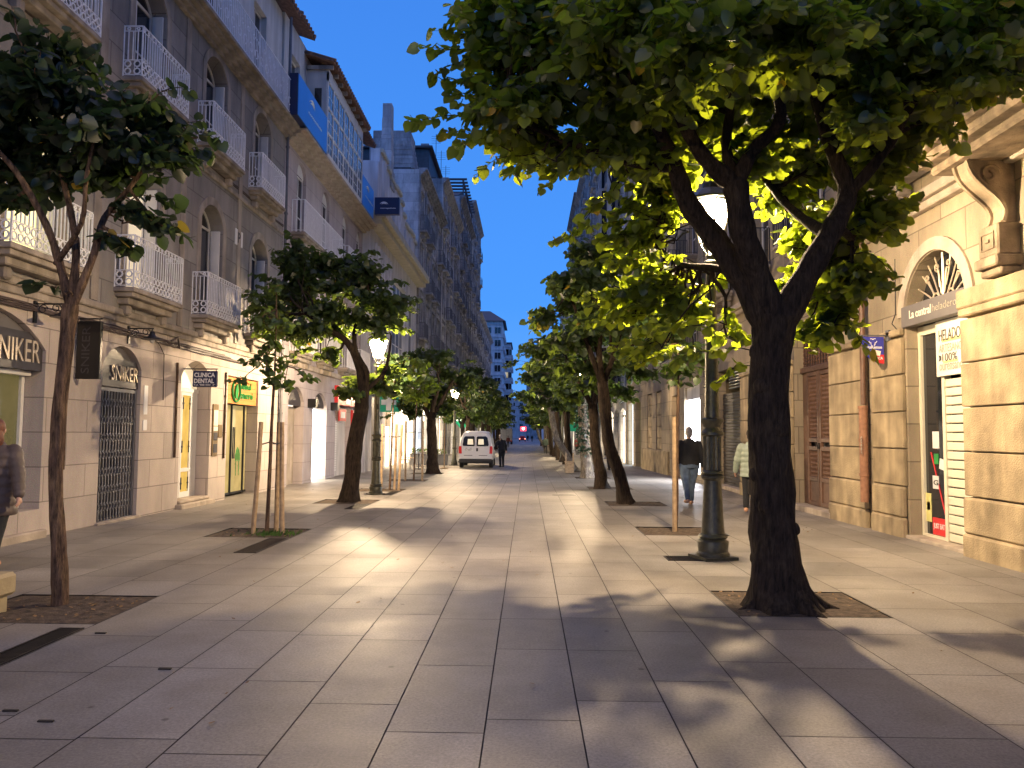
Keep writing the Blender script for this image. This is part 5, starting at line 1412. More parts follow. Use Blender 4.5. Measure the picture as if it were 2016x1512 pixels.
flat(RS, M['shop_glass'], "shop_window", r3, .25, outline(42.02, 43.98, -.2, 3.38, 0)); flat(RS, M['lit_cool'], "shop_window", r3, .25, outline(45.02, 46.98, -.2, 3.38, 0))
for i in range(6):
    for k in range(4): window(RS, r3, .12, 34.62 + 2.4 * i, 35.78 + 2.4 * i, 4.72 + 3.5 * k, 7.08 + 3.5 * k, .19)
mb = MB(); cornice(RS, mb, .6, Y0, Y1, 19.6, .45, 3); mb.build("cornice", M['trim'], r3)
tiled_eave(RS, r3, .6, Y0, Y1, 20.1, 6)
street_house(1, 6.05, 48.1, 62, 24, "grey granite building with glazed bays on the right, behind the ivy trees", 'mid_stone', 'mid_stone', 4, 5, 61, ('lit_cream', 'sign_dark'), galleries=2, top='pent')
street_house(1, 6.05, 62.1, 78, 28, "tall brownish stone building on the right side, rising above the tree row", 'grey_stone', 'mid_stone', 5, 6, 62, ('lit_cream', 'lit_dim'), top='pent')
street_house(1, 6.05, 78.1, 94, 29.5, "dark stone building with stacked balconies near the right end of the row", 'dark_stone', 'mid_stone', 5, 7, 63, ('lit_cream', 'lit_dim'), top='aerial')
street_house(1, 6.05, 94.1, 112, 31, "narrow high dark building that ends the right row against the sky", 'mid_stone', 'dark_stone', 5, 7, 64, ('lit_cream', 'lit_dim'), top='pent')
street_house(1, 6.3, 112.1, 150, 24, "lower block just left of the high dark building, partly behind foliage", 'lav_render', 'mid_stone', 8, 5, 65, ('lit_cream', 'lit_dim'))

# ------------------------------------------------------------------ street lamps
def lantern_parts(t, zb=3.72):
    """lantern on top of a post: iron cage, glass, bulb; local coordinates about the post axis"""
    n = 6
    def ringp(r, z): return [(r * math.cos(2 * math.pi * k / n + .26), r * math.sin(2 * math.pi * k / n + .26), z) for k in range(n)]
    lo, hi = ringp(.13, zb + .12), ringp(.27, zb + .62)
    mb = MB()
    for k in range(n):
        mb.tube([lo[k], hi[k]], .012, 5); mb.tube([lo[k], lo[(k + 1) % n]], .012, 5); mb.tube([hi[k], hi[(k + 1) % n]], .014, 5)
        mb.tube([(lo[k][0], lo[k][1], zb + .12), (lo[k][0] * .35, lo[k][1] * .35, zb - .02)], .010, 5)
    top = ringp(.30, zb + .64)
    mb.lathe((0, 0, 0), [(.30, zb + .635), (.30, zb + .66), (.20, zb + .75), (.10, zb + .80), (.09, zb + .86), (.05, zb + .88), (.02, zb + .96), (.005, zb + 1.0)], 12)
    fr = mb.build("lantern_frame", M['lamp_iron'], t)
    g = MB()
    g.add([(p[0] * .97, p[1] * .97, p[2]) for p in lo] + [(p[0] * .97, p[1] * .97, p[2]) for p in hi],
          [(k, (k + 1) % n, n + (k + 1) % n, n + k) for k in range(n)])
    g.build("lantern_glass", M['lampglass'], fr, fix=False)
    b = MB(); b.ball((0, 0, zb + .34), (.03, .03, .05)); b.build("bulb", M['bulb'], fr, smooth=True)

def make_lamp(label):
    t = thing("street_lamp", label, "street lamp", (0, 0, 0), "cast iron street lamps")
    mb = MB()
    mb.box(-.215, .215, -.215, .215, -.02, .035)
    mb.lathe((0, 0, 0), [(.195, .03), (.195, .07), (.175, .09), (.185, .20), (.18, .215), (.15, .235), (.175, .262), (.165, .285), (.135, .30)], 24)
    mb.build("base", M['lamp_iron'], t, smooth=True)
    mb = MB()
    mb.lathe((0, 0, 0), [(.138, .30), (.125, .50), (.108, .85), (.105, .93), (.118, .945), (.14, .965), (.142, .985), (.12, 1.0), (.138, 1.02), (.132, 1.04), (.105, 1.06)], 24)
    mb.lathe((0, 0, 0), [(.108, 1.06), (.108, 1.46)], 32, .10)
    mb.lathe((0, 0, 0), [(.105, 1.46), (.142, 1.48), (.142, 1.51), (.115, 1.53), (.10, 1.57), (.115, 1.61), (.14, 1.64), (.14, 1.67), (.095, 1.69)], 24)
    mb.lathe((0, 0, 0), [(.088, 1.68), (.078, 2.4), (.062, 3.3), (.058, 3.55)], 24)
    mb.lathe((0, 0, 0), [(.058, 3.55), (.09, 3.57), (.09, 3.60), (.05, 3.63), (.06, 3.68), (.03, 3.72)], 18)
    mb.build("post", M['lamp_iron'], t, smooth=True)
    lantern_parts(t)
    return t
def kids(o): return [c for c in bpy.data.objects if c.parent is o]
def copy_tree(root, loc, rz=0.0, label=None, scale=None):
    def rec(o, par):
        c = o.copy(); COL.objects.link(c)
        if par is not None: c.parent = par
        for k in CH.get(o.name, []): rec(k, c)
        return c
    global CH
    CH = {}
    for o in bpy.data.objects:
        if o.parent is not None: CH.setdefault(o.parent.name, []).append(o)
    r = rec(root, None); r.location = loc; r.rotation_euler = (0, 0, rz)
    if scale: r.scale = (scale,) * 3
    if label: r["label"] = label
    return r
lamp0 = make_lamp("big cast iron street lamp half hidden behind the large tree, by the small square grate")
L1 = (2.42, 10.32)
lamp0.location = (L1[0], L1[1], 0); lamp0.rotation_euler = (0, 0, .3); lamp0.scale = (1.08,) * 3
lamp_spots = [(-4.03, 20.9, "cast iron street lamp glaring through the crown of the leaning tree on the left"),
              (-4.0, 43.0, "street lamp standing just left of the parked white van"),
              (2.28, 31.2, "street lamp hugging the pale ivy-covered trunk on the right"),
              (-4.0, 64.5, "small lit street lamp above the roof of the white van"),
              (2.3, 52.0, "street lamp among the right-hand trunks beyond the litter box"),
              (2.3, 73.0, "distant street lamp of the right row, seen past the dark trunks"),
              (-4.0, 86.0, "far street lamp in the left tree row beyond the van"),
              (-4.1, -2.2, "street lamp behind the viewer on the left, outside the photo")]
for x, y, lb in lamp_spots: copy_tree(lamp0, (x, y, gz(y)), y, lb, .95)
for i, (x, y) in enumerate([L1] + [(a, b) for a, b, _ in lamp_spots]):
    ld = bpy.data.lights.new("lamp_light", 'POINT'); ld.color = LAMP_C; ld.shadow_soft_size = .07
    ld.energy = LAMP_W * {0: 1.05, 1: 1.1, 8: .55}.get(i, .8 if y < 50 else .5)
    lo = bpy.data.objects.new("lamp_light", ld); COL.objects.link(lo); lo.location = (x, y, gz(y) + 4.285 * (.95 if i else 1.08))

# ------------------------------------------------------------------ trees
def leaf_cloud(P, D, size, rn, name, mat, parent, droop=.6):
    """P: (n,3) attachment points, D: (n,3) outward directions; heart-shaped folded leaves"""
    n = len(P)
    P = np.asarray(P); D = np.asarray(D)
    out = D * np.array([1, 1, .3]) + rn.normal(0, .45, (n, 3))
    out[:, 2] -= droop * rn.uniform(.2, 1.6, n)
    out /= np.linalg.norm(out, axis=1)[:, None] + 1e-9
    up = np.tile([0., 0., 1.], (n, 1)) + rn.normal(0, .55, (n, 3))
    side = np.cross(out, up); side /= np.linalg.norm(side, axis=1)[:, None] + 1e-9
    nor = np.cross(side, out)
    s = size * (.5 + rn.beta(2, 2.6, n) * 1.15)[:, None]
    # outline: notch, lobes, flank, tip
    prof = [(0, .08, 0), (-.28, -.04, .06), (-.50, .22, .10), (-.46, .55, .08), (-.22, .85, .03), (0, 1.02, -.06), (.22, .85, .03), (.46, .55, .08), (.50, .22, .10), (.28, -.04, .06)]
    V = np.empty((n, 10, 3))
    for k, (a, b, c) in enumerate(prof):
        V[:, k] = P + side * s * a * .98 + out * s * b + nor * s * c
    idx = np.arange(n)[:, None] * 10
    Fa = idx + np.array([0, 1, 2, 3, 4, 5]); Fb = idx + np.array([0, 5, 6, 7, 8, 9])
    loops = np.concatenate([Fa, Fb], 1).reshape(-1).astype(np.int32)
    me = bpy.data.meshes.new(name)
    me.vertices.add(n * 10); me.vertices.foreach_set("co", (V - np.array(org(parent))).ravel())
    me.loops.add(len(loops)); me.loops.foreach_set("vertex_index", loops)
    me.polygons.add(2 * n); me.polygons.foreach_set("loop_start", np.arange(2 * n, dtype=np.int32) * 6)
    me.materials.append(M[mat]); me.update(calc_edges=True); me.validate()
    o = new_mesh_obj(name, me, parent); ORG[o.name] = org(parent)
    return o

def wobble(a, b, n, amp, rn):
    a, b = Vector(a), Vector(b)
    pts = []
    ph = rn.uniform(0, 6, 3)
    for i in range(n + 1):
        q = i / n; k = math.sin(math.pi * q) * amp
        pts.append(a.lerp(b, q) + Vector((math.sin(q * 5 + ph[0]), math.sin(q * 4.3 + ph[1]), math.sin(q * 5.7 + ph[2]) * .7)) * k)
    return pts

def make_tree(name, label, trunk, limbs, blobs, sprays, leaf, seed, bark='bark', leafm='leaf_dark', group="street trees in square pits", cat="tree", per=26, roots=True, ntube=12, tw=9, bigroots=False, crown_name="crown", loc=None):
    """trunk/limbs: [(points, radii)]; blobs: (centre, (rx, ry, rz), density); sprays: (start, end)"""
    rn = np.random.default_rng(seed)
    base = Vector(trunk[0][0])
    t = thing(name, label, cat, base if loc is None else loc, group)
    mb = MB()
    pts, rad = trunk
    P = [Vector(p) for p in pts]
    # resample for a knotty surface
    def dense(P, rad, k=4):
        out, rr = [], []
        for i in range(len(P) - 1):
            p0 = P[max(0, i - 1)]; p1 = P[i]; p2 = P[i + 1]; p3 = P[min(len(P) - 1, i + 2)]
            for j in range(k):
                q = j / k
                v = .5 * ((2 * p1) + (p2 - p0) * q + (2 * p0 - 5 * p1 + 4 * p2 - p3) * q * q + (3 * p1 - p0 - 3 * p2 + p3) * q ** 3)
                out.append(v); rr.append(rad[i] + (rad[i + 1] - rad[i]) * q)
        out.append(P[-1]); rr.append(rad[-1])
        return out, rr
    DP, DR = dense(P, rad, 5)
    nb = len(mb.v)
    mb.tube(DP, DR, ntube)
    for i in range(nb, len(mb.v)):   # bumps, and root flare lobes near the ground
        v = Vector(mb.v[i]); ring = (i - nb) // ntube
        if ring < len(DP):
            c = DP[ring]; dv = v - c
            w = math.atan2(dv.y, dv.x)
            k = 1 + .07 * math.sin(w * 3 + v.z * 4 + seed) + .05 * math.sin(w * 5 - v.z * 9) + float(rn.normal(0, .025))
            h = v.z - base.z
            if roots and h < .35: k += (1 - h / .35) ** 2 * (.28 + .22 * math.sin(w * 4 + seed))
            mb.v[i] = tuple(c + dv * k)
    if bigroots:
        for a, L, r0 in ((.0, .55, .11), (.9, .4, .09), (2.2, .38, .09), (3.3, .42, .10), (4.3, .42, .10), (5.3, .5, .11)):
            ca, sa = math.cos(a), math.sin(a); c = DP[0]
            mb.tube([(c.x + ca * q * L, c.y + sa * q * L, c.z + .32 * (1 - q) ** 2.2 + .0) for q in (.12, .3, .5, .7, .85, 1.0)], [r0 * 1.25, r0 * 1.1, r0 * .85, r0 * .6, r0 * .4, r0 * .15], 10)
    nodes = [(p, r) for p, r in zip(DP, DR) if p.z > base.z + (P[-1].z - base.z) * .7]
    if bigroots:
        for zf, a, rr_ in ((.22, 2.6, .07), (.42, 4.2, .085), (.5, 3.4, .06), (.63, 5.3, .08), (.72, 3.9, .07), (.85, 2.9, .075), (.35, 5.6, .06), (.8, 4.8, .06)):
            i_ = int(zf * (len(DP) - 1)); c = DP[i_]; R0 = DR[i_]
            v = Vector((math.cos(a), math.sin(a), .25))
            mb.tube([c + v * R0 * .55, c + v * R0 * .9, c + v * R0 * 1.04, c + v * R0 * 1.09], [rr_ * 1.5, rr_ * 1.15, rr_ * .8, rr_ * .35], 10)
    for lp, lr in limbs:
        LP, LR = dense([Vector(p) for p in lp], lr, 4)
        mb.tube(LP, [r * (1 + .08 * math.sin(i * 2.1 + seed)) for i, r in enumerate(LR)], 9)
        nodes += list(zip(LP, LR))
    LPt, LDr = [], []
    def twig_leaves(pts, dens):
        L = sum((pts[i + 1] - pts[i]).length for i in range(len(pts) - 1))
        m = max(3, int(L / (leaf * .42) * dens))
        for j in range(m):
            q = .18 + .82 * (j + rn.random()) / m
            f = q * (len(pts) - 1); i = min(int(f), len(pts) - 2); p = pts[i].lerp(pts[i + 1], f - i)
            d = (pts[i + 1] - pts[i]).normalized()
            s = d.cross(Vector((0, 0, 1)))
            if s.length < .1: s = Vector((1, 0, 0))
            s.normalize()
            dd = s * (1 if j % 2 else -1) * .8 + d * .5
            LPt.append(tuple(p + dd * .02)); LDr.append(tuple(dd))
    for c, r, dens in blobs:
        c = Vector(c)
        cand = sorted(nodes, key=lambda q: (q[0] - c).length)[:6]
        nd = cand[int(rn.integers(0, min(3, len(cand))))]
        n = 6
        br = wobble(nd[0], c, n, .10 * min(1.0, (c - nd[0]).length), rn)
        r0 = min(nd[1] * .6, .03)
        mb.tube(br, [r0 * (1 - .7 * i / n) + .004 for i in range(n + 1)], 5)
        for k in range(int(per * dens)):
            v = rn.normal(0, 1, 3); v /= np.linalg.norm(v); q = rn.random() ** .45
            e = c + Vector((v[0] * r[0] * q, v[1] * r[1] * q, v[2] * r[2] * q))
            s = br[int(rn.integers(max(1, n - 3), n + 1))]
            st = s.lerp(e, .25)
            tw_ = wobble(s, e, 4, .05, rn)
            if (e - s).length > .05:
                if rn.random() < .6: mb.tube(tw_, [.006, .005, .004, .003, .002], 3, cap=False)
                twig_leaves(tw_, 1.0)
    for a, b in sprays:
        a, b = Vector(a), Vector(b)
        nd = min(nodes, key=lambda q: (q[0] - a).length)
        mb.tube(wobble(nd[0], a, 4, .05, rn), [.012, .011, .010, .009, .008], 5)
        pts = wobble(a, b, 6, .04, rn)
        pts = [p + Vector((0, 0, .08 * math.sin(math.pi * i / 6))) for i, p in enumerate(pts)]
        mb.tube(pts, [.008, .007, .006, .005, .004, .003, .002], 4)
        twig_leaves(pts, 1.3)
    mb.build("trunk", M[bark], t, smooth=True, fix=False)
    leaf_cloud(LPt, LDr, leaf, rn, crown_name, leafm, t)
    return t, len(LPt)

# the large tree on the right
Yb = 7.45
def A(u, v, y=Yb): return at(u, v, y)
g0 = at(1538, 1185, Yb); g0.z = -.02
trunk = ([g0, A(1530, 1110), A(1522, 1000), A(1512, 850), A(1518, 720), A(1524, 625)], [.27, .225, .20, .188, .180, .20])
limbs = [
    ([A(1520, 650), A(1470, 560, 7.5), A(1408, 470, 7.6), A(1355, 400, 7.6), A(1330, 330, 7.5), A(1290, 240, 7.2), A(1240, 160, 6.9)], [.17, .13, .115, .10, .085, .06, .04]),
    ([A(1522, 640), A(1490, 540, 7.4), A(1462, 450, 7.3), A(1448, 360, 7.3)], [.17, .135, .12, .115]),
    ([A(1448, 365, 7.3), A(1395, 320, 7.2), A(1355, 260, 7.1), A(1330, 200, 7.0), A(1325, 100, 6.8)], [.10, .075, .062, .05, .035]),
    ([A(1448, 365, 7.3), A(1430, 290, 7.4), A(1438, 200, 7.3), A(1430, 90, 7.0)], [.07, .05, .045, .03]),
    ([A(1452, 360, 7.3), A(1480, 300, 7.2), A(1535, 240, 7.0), A(1525, 170, 6.9), A(1490, 110, 6.8), A(1500, 20, 6.6)], [.085, .062, .055, .048, .04, .03]),
    ([A(1530, 650), A(1590, 540, 7.4), A(1640, 450, 7.4), A(1668, 380, 7.5), A(1640, 300, 7.5), A(1610, 200, 7.4), A(1590, 90, 7.2), A(1585, 0, 7)], [.165, .125, .105, .09, .075, .062, .05, .04]),
    ([A(1635, 465, 7.4), A(1580, 430, 7.8), A(1540, 395, 8.2), A(1510, 360, 8.6)], [.07, .05, .04, .03]),
    ([A(1668, 385, 7.5), A(1740, 300, 7.4), A(1800, 200, 7.1), A(1880, 110, 6.8)], [.06, .05, .04, .03]),
    ([A(1470, 560, 7.5), A(1420, 530, 8.3), A(1340, 520, 9.0), A(1290, 480, 9.3)], [.06, .045, .035, .02]),
    ([A(1640, 440, 7.5), A(1680, 480, 8.3), A(1660, 540, 8.9)], [.05, .035, .02]),
    ([A(1340, 330, 7.5), A(1240, 320, 7.6), A(1120, 280, 7.6), A(1000, 230, 7.5)], [.06, .045, .035, .02]),
]
B = []
def bl(u, v, y, r=.62, rz=.42, d=1.0): B.append((A(u, v, y), (r, r * 1.0, rz), d))
for q in [(960, 70, 7.6), (1000, 190, 7.8), (1085, 60, 7.1), (1090, 180, 7.5), (1070, 285, 8.2), (1180, 60, 6.6), (1190, 170, 7.2), (1190, 275, 7.6), (1290, 60, 6.8),
          (1300, 170, 7.8), (1410, 60, 6.2), (1420, 170, 8.3), (1410, 270, 8.6), (1540, 50, 6.8), (1545, 150, 8.2), (1560, 260, 8.6), (1680, 60, 6.6), (1690, 170, 7.4), (1650, 300, 8.6),
          (1710, 290, 8.0), (1790, 60, 6.5), (1790, 170, 7.3), (1745, 400, 8.2), (1900, 50, 6.5), (1890, 140, 7.3), (1830, 240, 7.9), (1290, 290, 8.4), (1300, 330, 8.9),
          (1980, 60, 6.9), (1600, 90, 5.9), (1350, 120, 5.9), (1500, 20, 5.6), (1220, 20, 6.0), (1160, 10, 7.2), (1000, 20, 7.8)]: bl(*q, r=.58, rz=.40)
for q in [(1500, 100, 8.8), (1300, 40, 8.8), (1100, 10, 8.8), (1700, 20, 8.8), (1880, 10, 8.8), (1400, -80, 7), (1600, -90, 7), (1200, -90, 7.5), (1780, -80, 7), (1050, -70, 7.6), (1500, -60, 9)]: bl(*q, r=.7, rz=.5, d=1.1)
for q in [(1240, 470, 9.2, .42, .2, .8), (1300, 420, 9.4, .4, .22, .8), (1290, 560, 9.0, .42, .24, .5), (1350, 620, 8.9, .45, .24, .4), (1250, 620, 9.4, .4, .2, .4), (1430, 660, 8.8, .4, .18, .25),
          (1560, 400, 9.1, .5, .35, .9), (1600, 470, 9.0, .45, .3, .9), (1650, 520, 8.7, .5, .3, 1.0), (1640, 610, 8.6, .42, .28, .9), (1570, 560, 9.0, .4, .3, .8),
          (1680, 440, 8.3, .5, .3, 1.0), (1610, 660, 8.5, .35, .2, .7), (1500, 330, 9.2, .5, .35, .9), (1690, 560, 8.2, .4, .24, .8)]: bl(*q)
rf = random.Random(12)
for k in range(46):
    u = rf.uniform(1010, 2010); v = rf.uniform(-60, 330)
    if u > 1720: v = rf.uniform(-60, max(60, 330 - (u - 1720) * .75))
    if u < 1120: v = rf.uniform(-60, 290)
    bl(u, v, rf.uniform(6.3, 8.9), r=.5, rz=.36, d=.9)
sp = [((1000, 260, 7.6), (806, 240, 7.3)), ((1000, 130, 7.6), (826, 92, 7.3)), ((1010, 300, 7.7), (868, 262, 7.5)), ((1060, 300, 7.8), (935, 350, 7.6)), ((1150, 320, 8.0), (1062, 375, 7.9)), ((980, 60, 7.6), (905, 20, 7.4)),
      ((1330, 430, 9.2), (1088, 474, 8.9)), ((1330, 470, 9.3), (1180, 470, 9.0)), ((1340, 540, 9.3), (1210, 520, 9.0)), ((1320, 590, 9.2), (1200, 640, 9.0)), ((1380, 600, 9.2), (1250, 560, 9.1)), ((1340, 400, 9.3), (1200, 420, 9.0)), ((1330, 560, 8.8), (1160, 605, 8.6)), ((1380, 640, 8.6), (1230, 700, 8.4)), ((1480, 690, 7.9), (1330, 710, 8.0)), ((1430, 640, 8.2), (1290, 650, 8.0)),
      ((1690, 430, 8.0), (1785, 475, 7.8)), ((1680, 500, 8.0), (1760, 545, 7.9)), ((1640, 640, 8.4), (1716, 695, 8.3)), ((1480, 720, 8.4), (1405, 760, 8.6)), ((1130, 340, 8.0), (1050, 330, 7.8)), ((1240, 340, 8.4), (1200, 400, 8.3)),
      ((1200, 380, 8.6), (1120, 470, 8.7)), ((1020, 100, 7.6), (850, 150, 7.4)), ((1060, 40, 7.5), (935, -10, 7.3)), ((1020, 210, 7.7), (880, 190, 7.5))]
rs_ = random.Random(99)
for k in range(22):   # long leafy shoots reaching out from beside the lamp
    u0, v0 = rs_.uniform(1290, 1400), rs_.uniform(400, 660)
    sp.append(((u0, v0, rs_.uniform(8.8, 9.6)), (u0 - rs_.uniform(90, 190), v0 + rs_.uniform(-25, 45), rs_.uniform(8.6, 9.3))))
for k in range(14):
    u0, v0 = rs_.uniform(1540, 1640), rs_.uniform(400, 660)
    sp.append(((u0, v0, rs_.uniform(8.4, 9.4)), (u0 + rs_.uniform(30, 110), v0 + rs_.uniform(-20, 60), rs_.uniform(8.2, 9.2))))
for k in range(18):   # ragged left edge of the crown
    v0 = rs_.uniform(-20, 330); u0 = rs_.uniform(990, 1060) + max(0, v0 - 250) * .8
    sp.append(((u0, v0, rs_.uniform(7.2, 8.2)), (u0 - rs_.uniform(60, 130), v0 + rs_.uniform(-35, 45), rs_.uniform(7.2, 8.0))))
for k in range(5):   # low lit shoots beneath the lamp
    u0, v0 = rs_.uniform(1280, 1450), rs_.uniform(520, 700)
    sp.append(((u0, v0, rs_.uniform(8.3, 9.5)), (u0 + rs_.uniform(-120, 40), v0 + rs_.uniform(0, 50), rs_.uniform(8.3, 9.3))))
SPR = [(A(*a), A(*b)) for a, b in sp]
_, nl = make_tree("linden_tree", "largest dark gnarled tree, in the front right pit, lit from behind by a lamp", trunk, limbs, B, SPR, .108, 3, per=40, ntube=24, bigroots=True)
print("big tree leaves", nl)

# slender tree at the front left
Yl = 7.2
g0 = at(118, 1197, Yl); g0.z = -.02
def A2(u, v, y=Yl): return at(u, v, y)
trunk = ([g0, A2(116, 1100), A2(110, 960), A2(116, 820), A2(128, 700), A2(140, 600)], [.075, .066, .060, .060, .062, .068])
limbs = [([A2(140, 610), A2(118, 520), A2(90, 440, 7.1), A2(40, 350, 7.0), A2(0, 300, 6.9)], [.045, .038, .033, .028, .02]),
         ([A2(140, 600), A2(150, 500), A2(140, 420, 7.3), A2(120, 330, 7.4), A2(110, 230, 7.4)], [.045, .036, .03, .024, .016]),
         ([A2(145, 600), A2(185, 500, 7.2), A2(205, 430, 7.3), A2(255, 370, 7.4), A2(320, 290, 7.5), A2(390, 270, 7.6)], [.042, .034, .028, .022, .018, .012]),
         ([A2(110, 520), A2(160, 440, 7.0), A2(170, 350, 6.9), A2(190, 250, 6.8)], [.03, .022, .018, .012])]
B = []
for q in [(20, 190, 7.1), (90, 170, 6.9), (90, 260, 7.3), (10, 270, 7.4), (170, 200, 7.4), (180, 280, 6.9), (250, 230, 7.3), (260, 300, 7.5), (320, 250, 7.5), (150, 340, 7.5), (230, 330, 7.6), (60, 340, 7.6),
          (-70, 230, 7), (-70, 330, 7.2), (-150, 260, 7.2), (50, 120, 7.3), (330, 300, 7.3), (120, 100, 7.4)]:
    B.append((A2(*q), (.48, .5, .30), 1.0))
for q in [(260, 420, 7.4), (300, 440, 7.5), (240, 470, 7.3), (30, 400, 7.3)]: B.append((A2(*q), (.26, .26, .14), .35))
SPR = [(A2(*a), A2(*b)) for a, b in [((320, 250, 7.5), (440, 285, 7.6)), ((300, 200, 7.4), (372, 182, 7.4)), ((240, 440, 7.4), (375, 468, 7.5)), ((250, 400, 7.4), (350, 405, 7.5)), ((130, 580, 7.1), (60, 565, 7.0)), ((330, 290, 7.5), (420, 310, 7.6)), ((30, 60, 7), (20, 20, 7)), ((300, 330, 7.5), (385, 340, 7.5))]]
_, nl = make_tree("linden_tree", "slender single-stemmed tree in the front left pit, its crown over the shop sign", trunk, limbs, B, SPR, .115, 4, leafm='leaf_shaded', per=30, bark='young_bark', ntube=12, roots=False)
print("left tree leaves", nl)

# leaning tree before the left lamp
Ym = 18.5
def A3(u, v, y=Ym): return at(u, v, y)
g0 = at(686, 990, Ym); g0.z = gz(Ym) - .02
trunk = ([g0, A3(692, 940), A3(700, 870), A3(711, 800), A3(714, 765)], [.235, .19, .18, .165, .155])
limbs = [([A3(714, 772), A3(704, 715), A3(680, 670, 18.3), A3(640, 645, 18.2), A3(595, 610, 18)], [.10, .085, .075, .06, .04]),
         ([A3(714, 772), A3(722, 735), A3(700, 690, 18.4), A3(700, 640, 18.5), A3(720, 590, 18.5), A3(730, 540, 18.5)], [.10, .07, .06, .05, .045, .03]),
         ([A3(716, 772), A3(755, 735, 18.8), A3(765, 700, 19), A3(770, 660, 19)], [.06, .045, .035, .025])]
B = []
for q in [(520, 600), (560, 570), (600, 540), (600, 600), (650, 560), (650, 610), (700, 570), (700, 625), (745, 590), (745, 640), (640, 520), (690, 520), (540, 640), (590, 650), (780, 600), (620, 650), (660, 650), (580, 500), (760, 630), (720, 540)]:
    B.append((A3(q[0], q[1], Ym + random.uniform(-.9, .9)), (.62, .7, .42), .9))
for q in [(700, 755, 18.9), (740, 750, 19.2), (770, 730, 19.3), (650, 700, 18.6), (690, 770, 18.2), (760, 770, 19.2)]: B.append((A3(*q), (.42, .45, .22), .55))
SPR = [(A3(*a), A3(*b)) for a, b in [((540, 590), (480, 580)), ((600, 520), (565, 460)), ((740, 560), (800, 560)), ((700, 510), (740, 495)), ((560, 640), (495, 660)), ((760, 640), (812, 655)), ((760, 720), (812, 745)), ((640, 690), (570, 700)), ((560, 560), (490, 540))]]
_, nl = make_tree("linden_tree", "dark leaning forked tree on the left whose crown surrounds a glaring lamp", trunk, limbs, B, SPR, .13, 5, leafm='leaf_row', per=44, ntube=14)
print("mid tree leaves", nl)

# staked saplings
def sapling(label, x, y, stakes, h, blobs, seed, per=9, leaf=.12, trunkr=.035, leafm='leaf_mid', stake_h=1.75):
    z = gz(y); rn = np.random.default_rng(seed)
    tr = ([(x, y, z - .02), (x + .02, y, z + .8), (x + .03, y, z + 1.6), (x + .05, y, z + 2.3), (x + .06, y, z + h * .75), (x + .05, y, z + h)], [trunkr, trunkr * .85, trunkr * .75, trunkr * .6, trunkr * .35, .006])
    B = [((x + a, y + b, z + c), (rx, rx, rz), d) for a, b, c, rx, rz, d in blobs]
    tree, _ = make_tree("sapling", label, tr, [], B, [], leaf, seed, bark='young_bark', leafm=leafm, group="young trees tied to stakes", cat="young tree", per=per, roots=False, ntube=8)
    for k, (dx, dy, lean) in enumerate(stakes):
        mb = MB(); mb.tube([(x + dx, y + dy, z - .02), (x + dx + lean, y + dy, z + stake_h * .5), (x + dx + lean * 1.6, y + dy, z + stake_h)], [.038, .036, .034], 9)
        s = mb.build("wooden_stake", M['stake'], smooth=True)
        tag(s, label_st(label, k, len(stakes)), "stake", "wooden stakes holding young trees")
        sp_ = MB(); sp_.tube([(x + dx + lean * 1.3, y + dy, z + stake_h * .82), (x + dx * .5, y + dy * .5 + .02, z + stake_h * .80), (x + .02, y, z + stake_h * .82)], .012, 5)
        tag(sp_.build("tie_strap", M['strap'], tree), None, None)
    return tree
def label_st(label, k, n):
    where = label.split(" of ")[-1] if " of " in label else label
    if n == 1: return "single wooden stake beside the " + STK
    return ("left" if k == 0 else "right" if k == 1 else "rear") + " wooden stake of the " + STK
STK = "sapling in front of the orange shop"
x, y = at(527, 1052, 12.4).x, 12.35
sapling("young tree tied between stakes in front of the orange shop", x, y, [(-.20, -.05, .05), (.23, .05, -.03), (.06, .28, .0)], 3.9,
        [(-.05, 0, 2.45, .28, .2, .6), (.25, 0, 2.3, .3, .14, .6), (-.2, 0, 2.75, .28, .2, .6), (.1, .1, 2.7, .3, .25, .7), (.0, 0, 3.1, .32, .25, 1), (-.1, 0, 3.45, .25, .25, .8), (.15, 0, 3.3, .3, .2, .8), (-.35, 0, 3.3, .25, .14, .6), (.55, 0, 2.45, .25, .1, .5), (-.45, 0, 2.4, .25, .08, .4), (.02, 0, 3.85, .15, .2, .5)], 21, per=9, leaf=.10)
STK = "first sapling beyond the left street lamp"
sapling("young multi-stemmed tree between stakes just beyond the left street lamp", -3.95, 22.6, [(-.25, 0, .0), (.25, 0, .05), (.08, .3, .02)], 3.9,
        [(0, 0, 2.9, .7, .3, 1.3), (-.4, 0, 3.1, .5, .3, 1), (.4, 0, 3.2, .5, .3, 1), (0, .2, 3.5, .6, .3, 1.3), (.1, 0, 3.8, .45, .3, 1)], 22, per=26, leaf=.12, leafm='leaf_mid', stake_h=1.9)
STK = "second sapling beyond the left street lamp"
sapling("thin staked young tree in front of the cream lit shops", -4.0, 27.7, [(-.3, 0, .0), (.3, 0, .0)], 4.1,
        [(0, 0, 3.0, .8, .35, 1.3), (-.5, 0, 3.4, .6, .35, 1), (.5, 0, 3.4, .6, .35, 1), (0, .2, 3.8, .7, .35, 1.3), (.1, 0, 4.1, .45, .3, 1)], 23, per=30, leaf=.13, leafm='leaf_dark', stake_h=2.1)
STK = "sapling before the walking man in jeans"
sapling("green young tree on one stake, left of the big lamp post", 2.48, 13.2, [(-.03, -.06, .0)], 3.7,
        [(0, 0, 2.7, .6, .3, .8), (-.5, 0, 2.95, .5, .25, .8), (.45, 0, 2.9, .5, .25, .7), (0, .1, 3.25, .6, .3, .9), (-.4, 0, 3.5, .5, .25, .8), (.3, 0, 3.6, .4, .25, .8)], 24, per=20, leaf=.10, leafm='leaf_mid', stake_h=1.9)
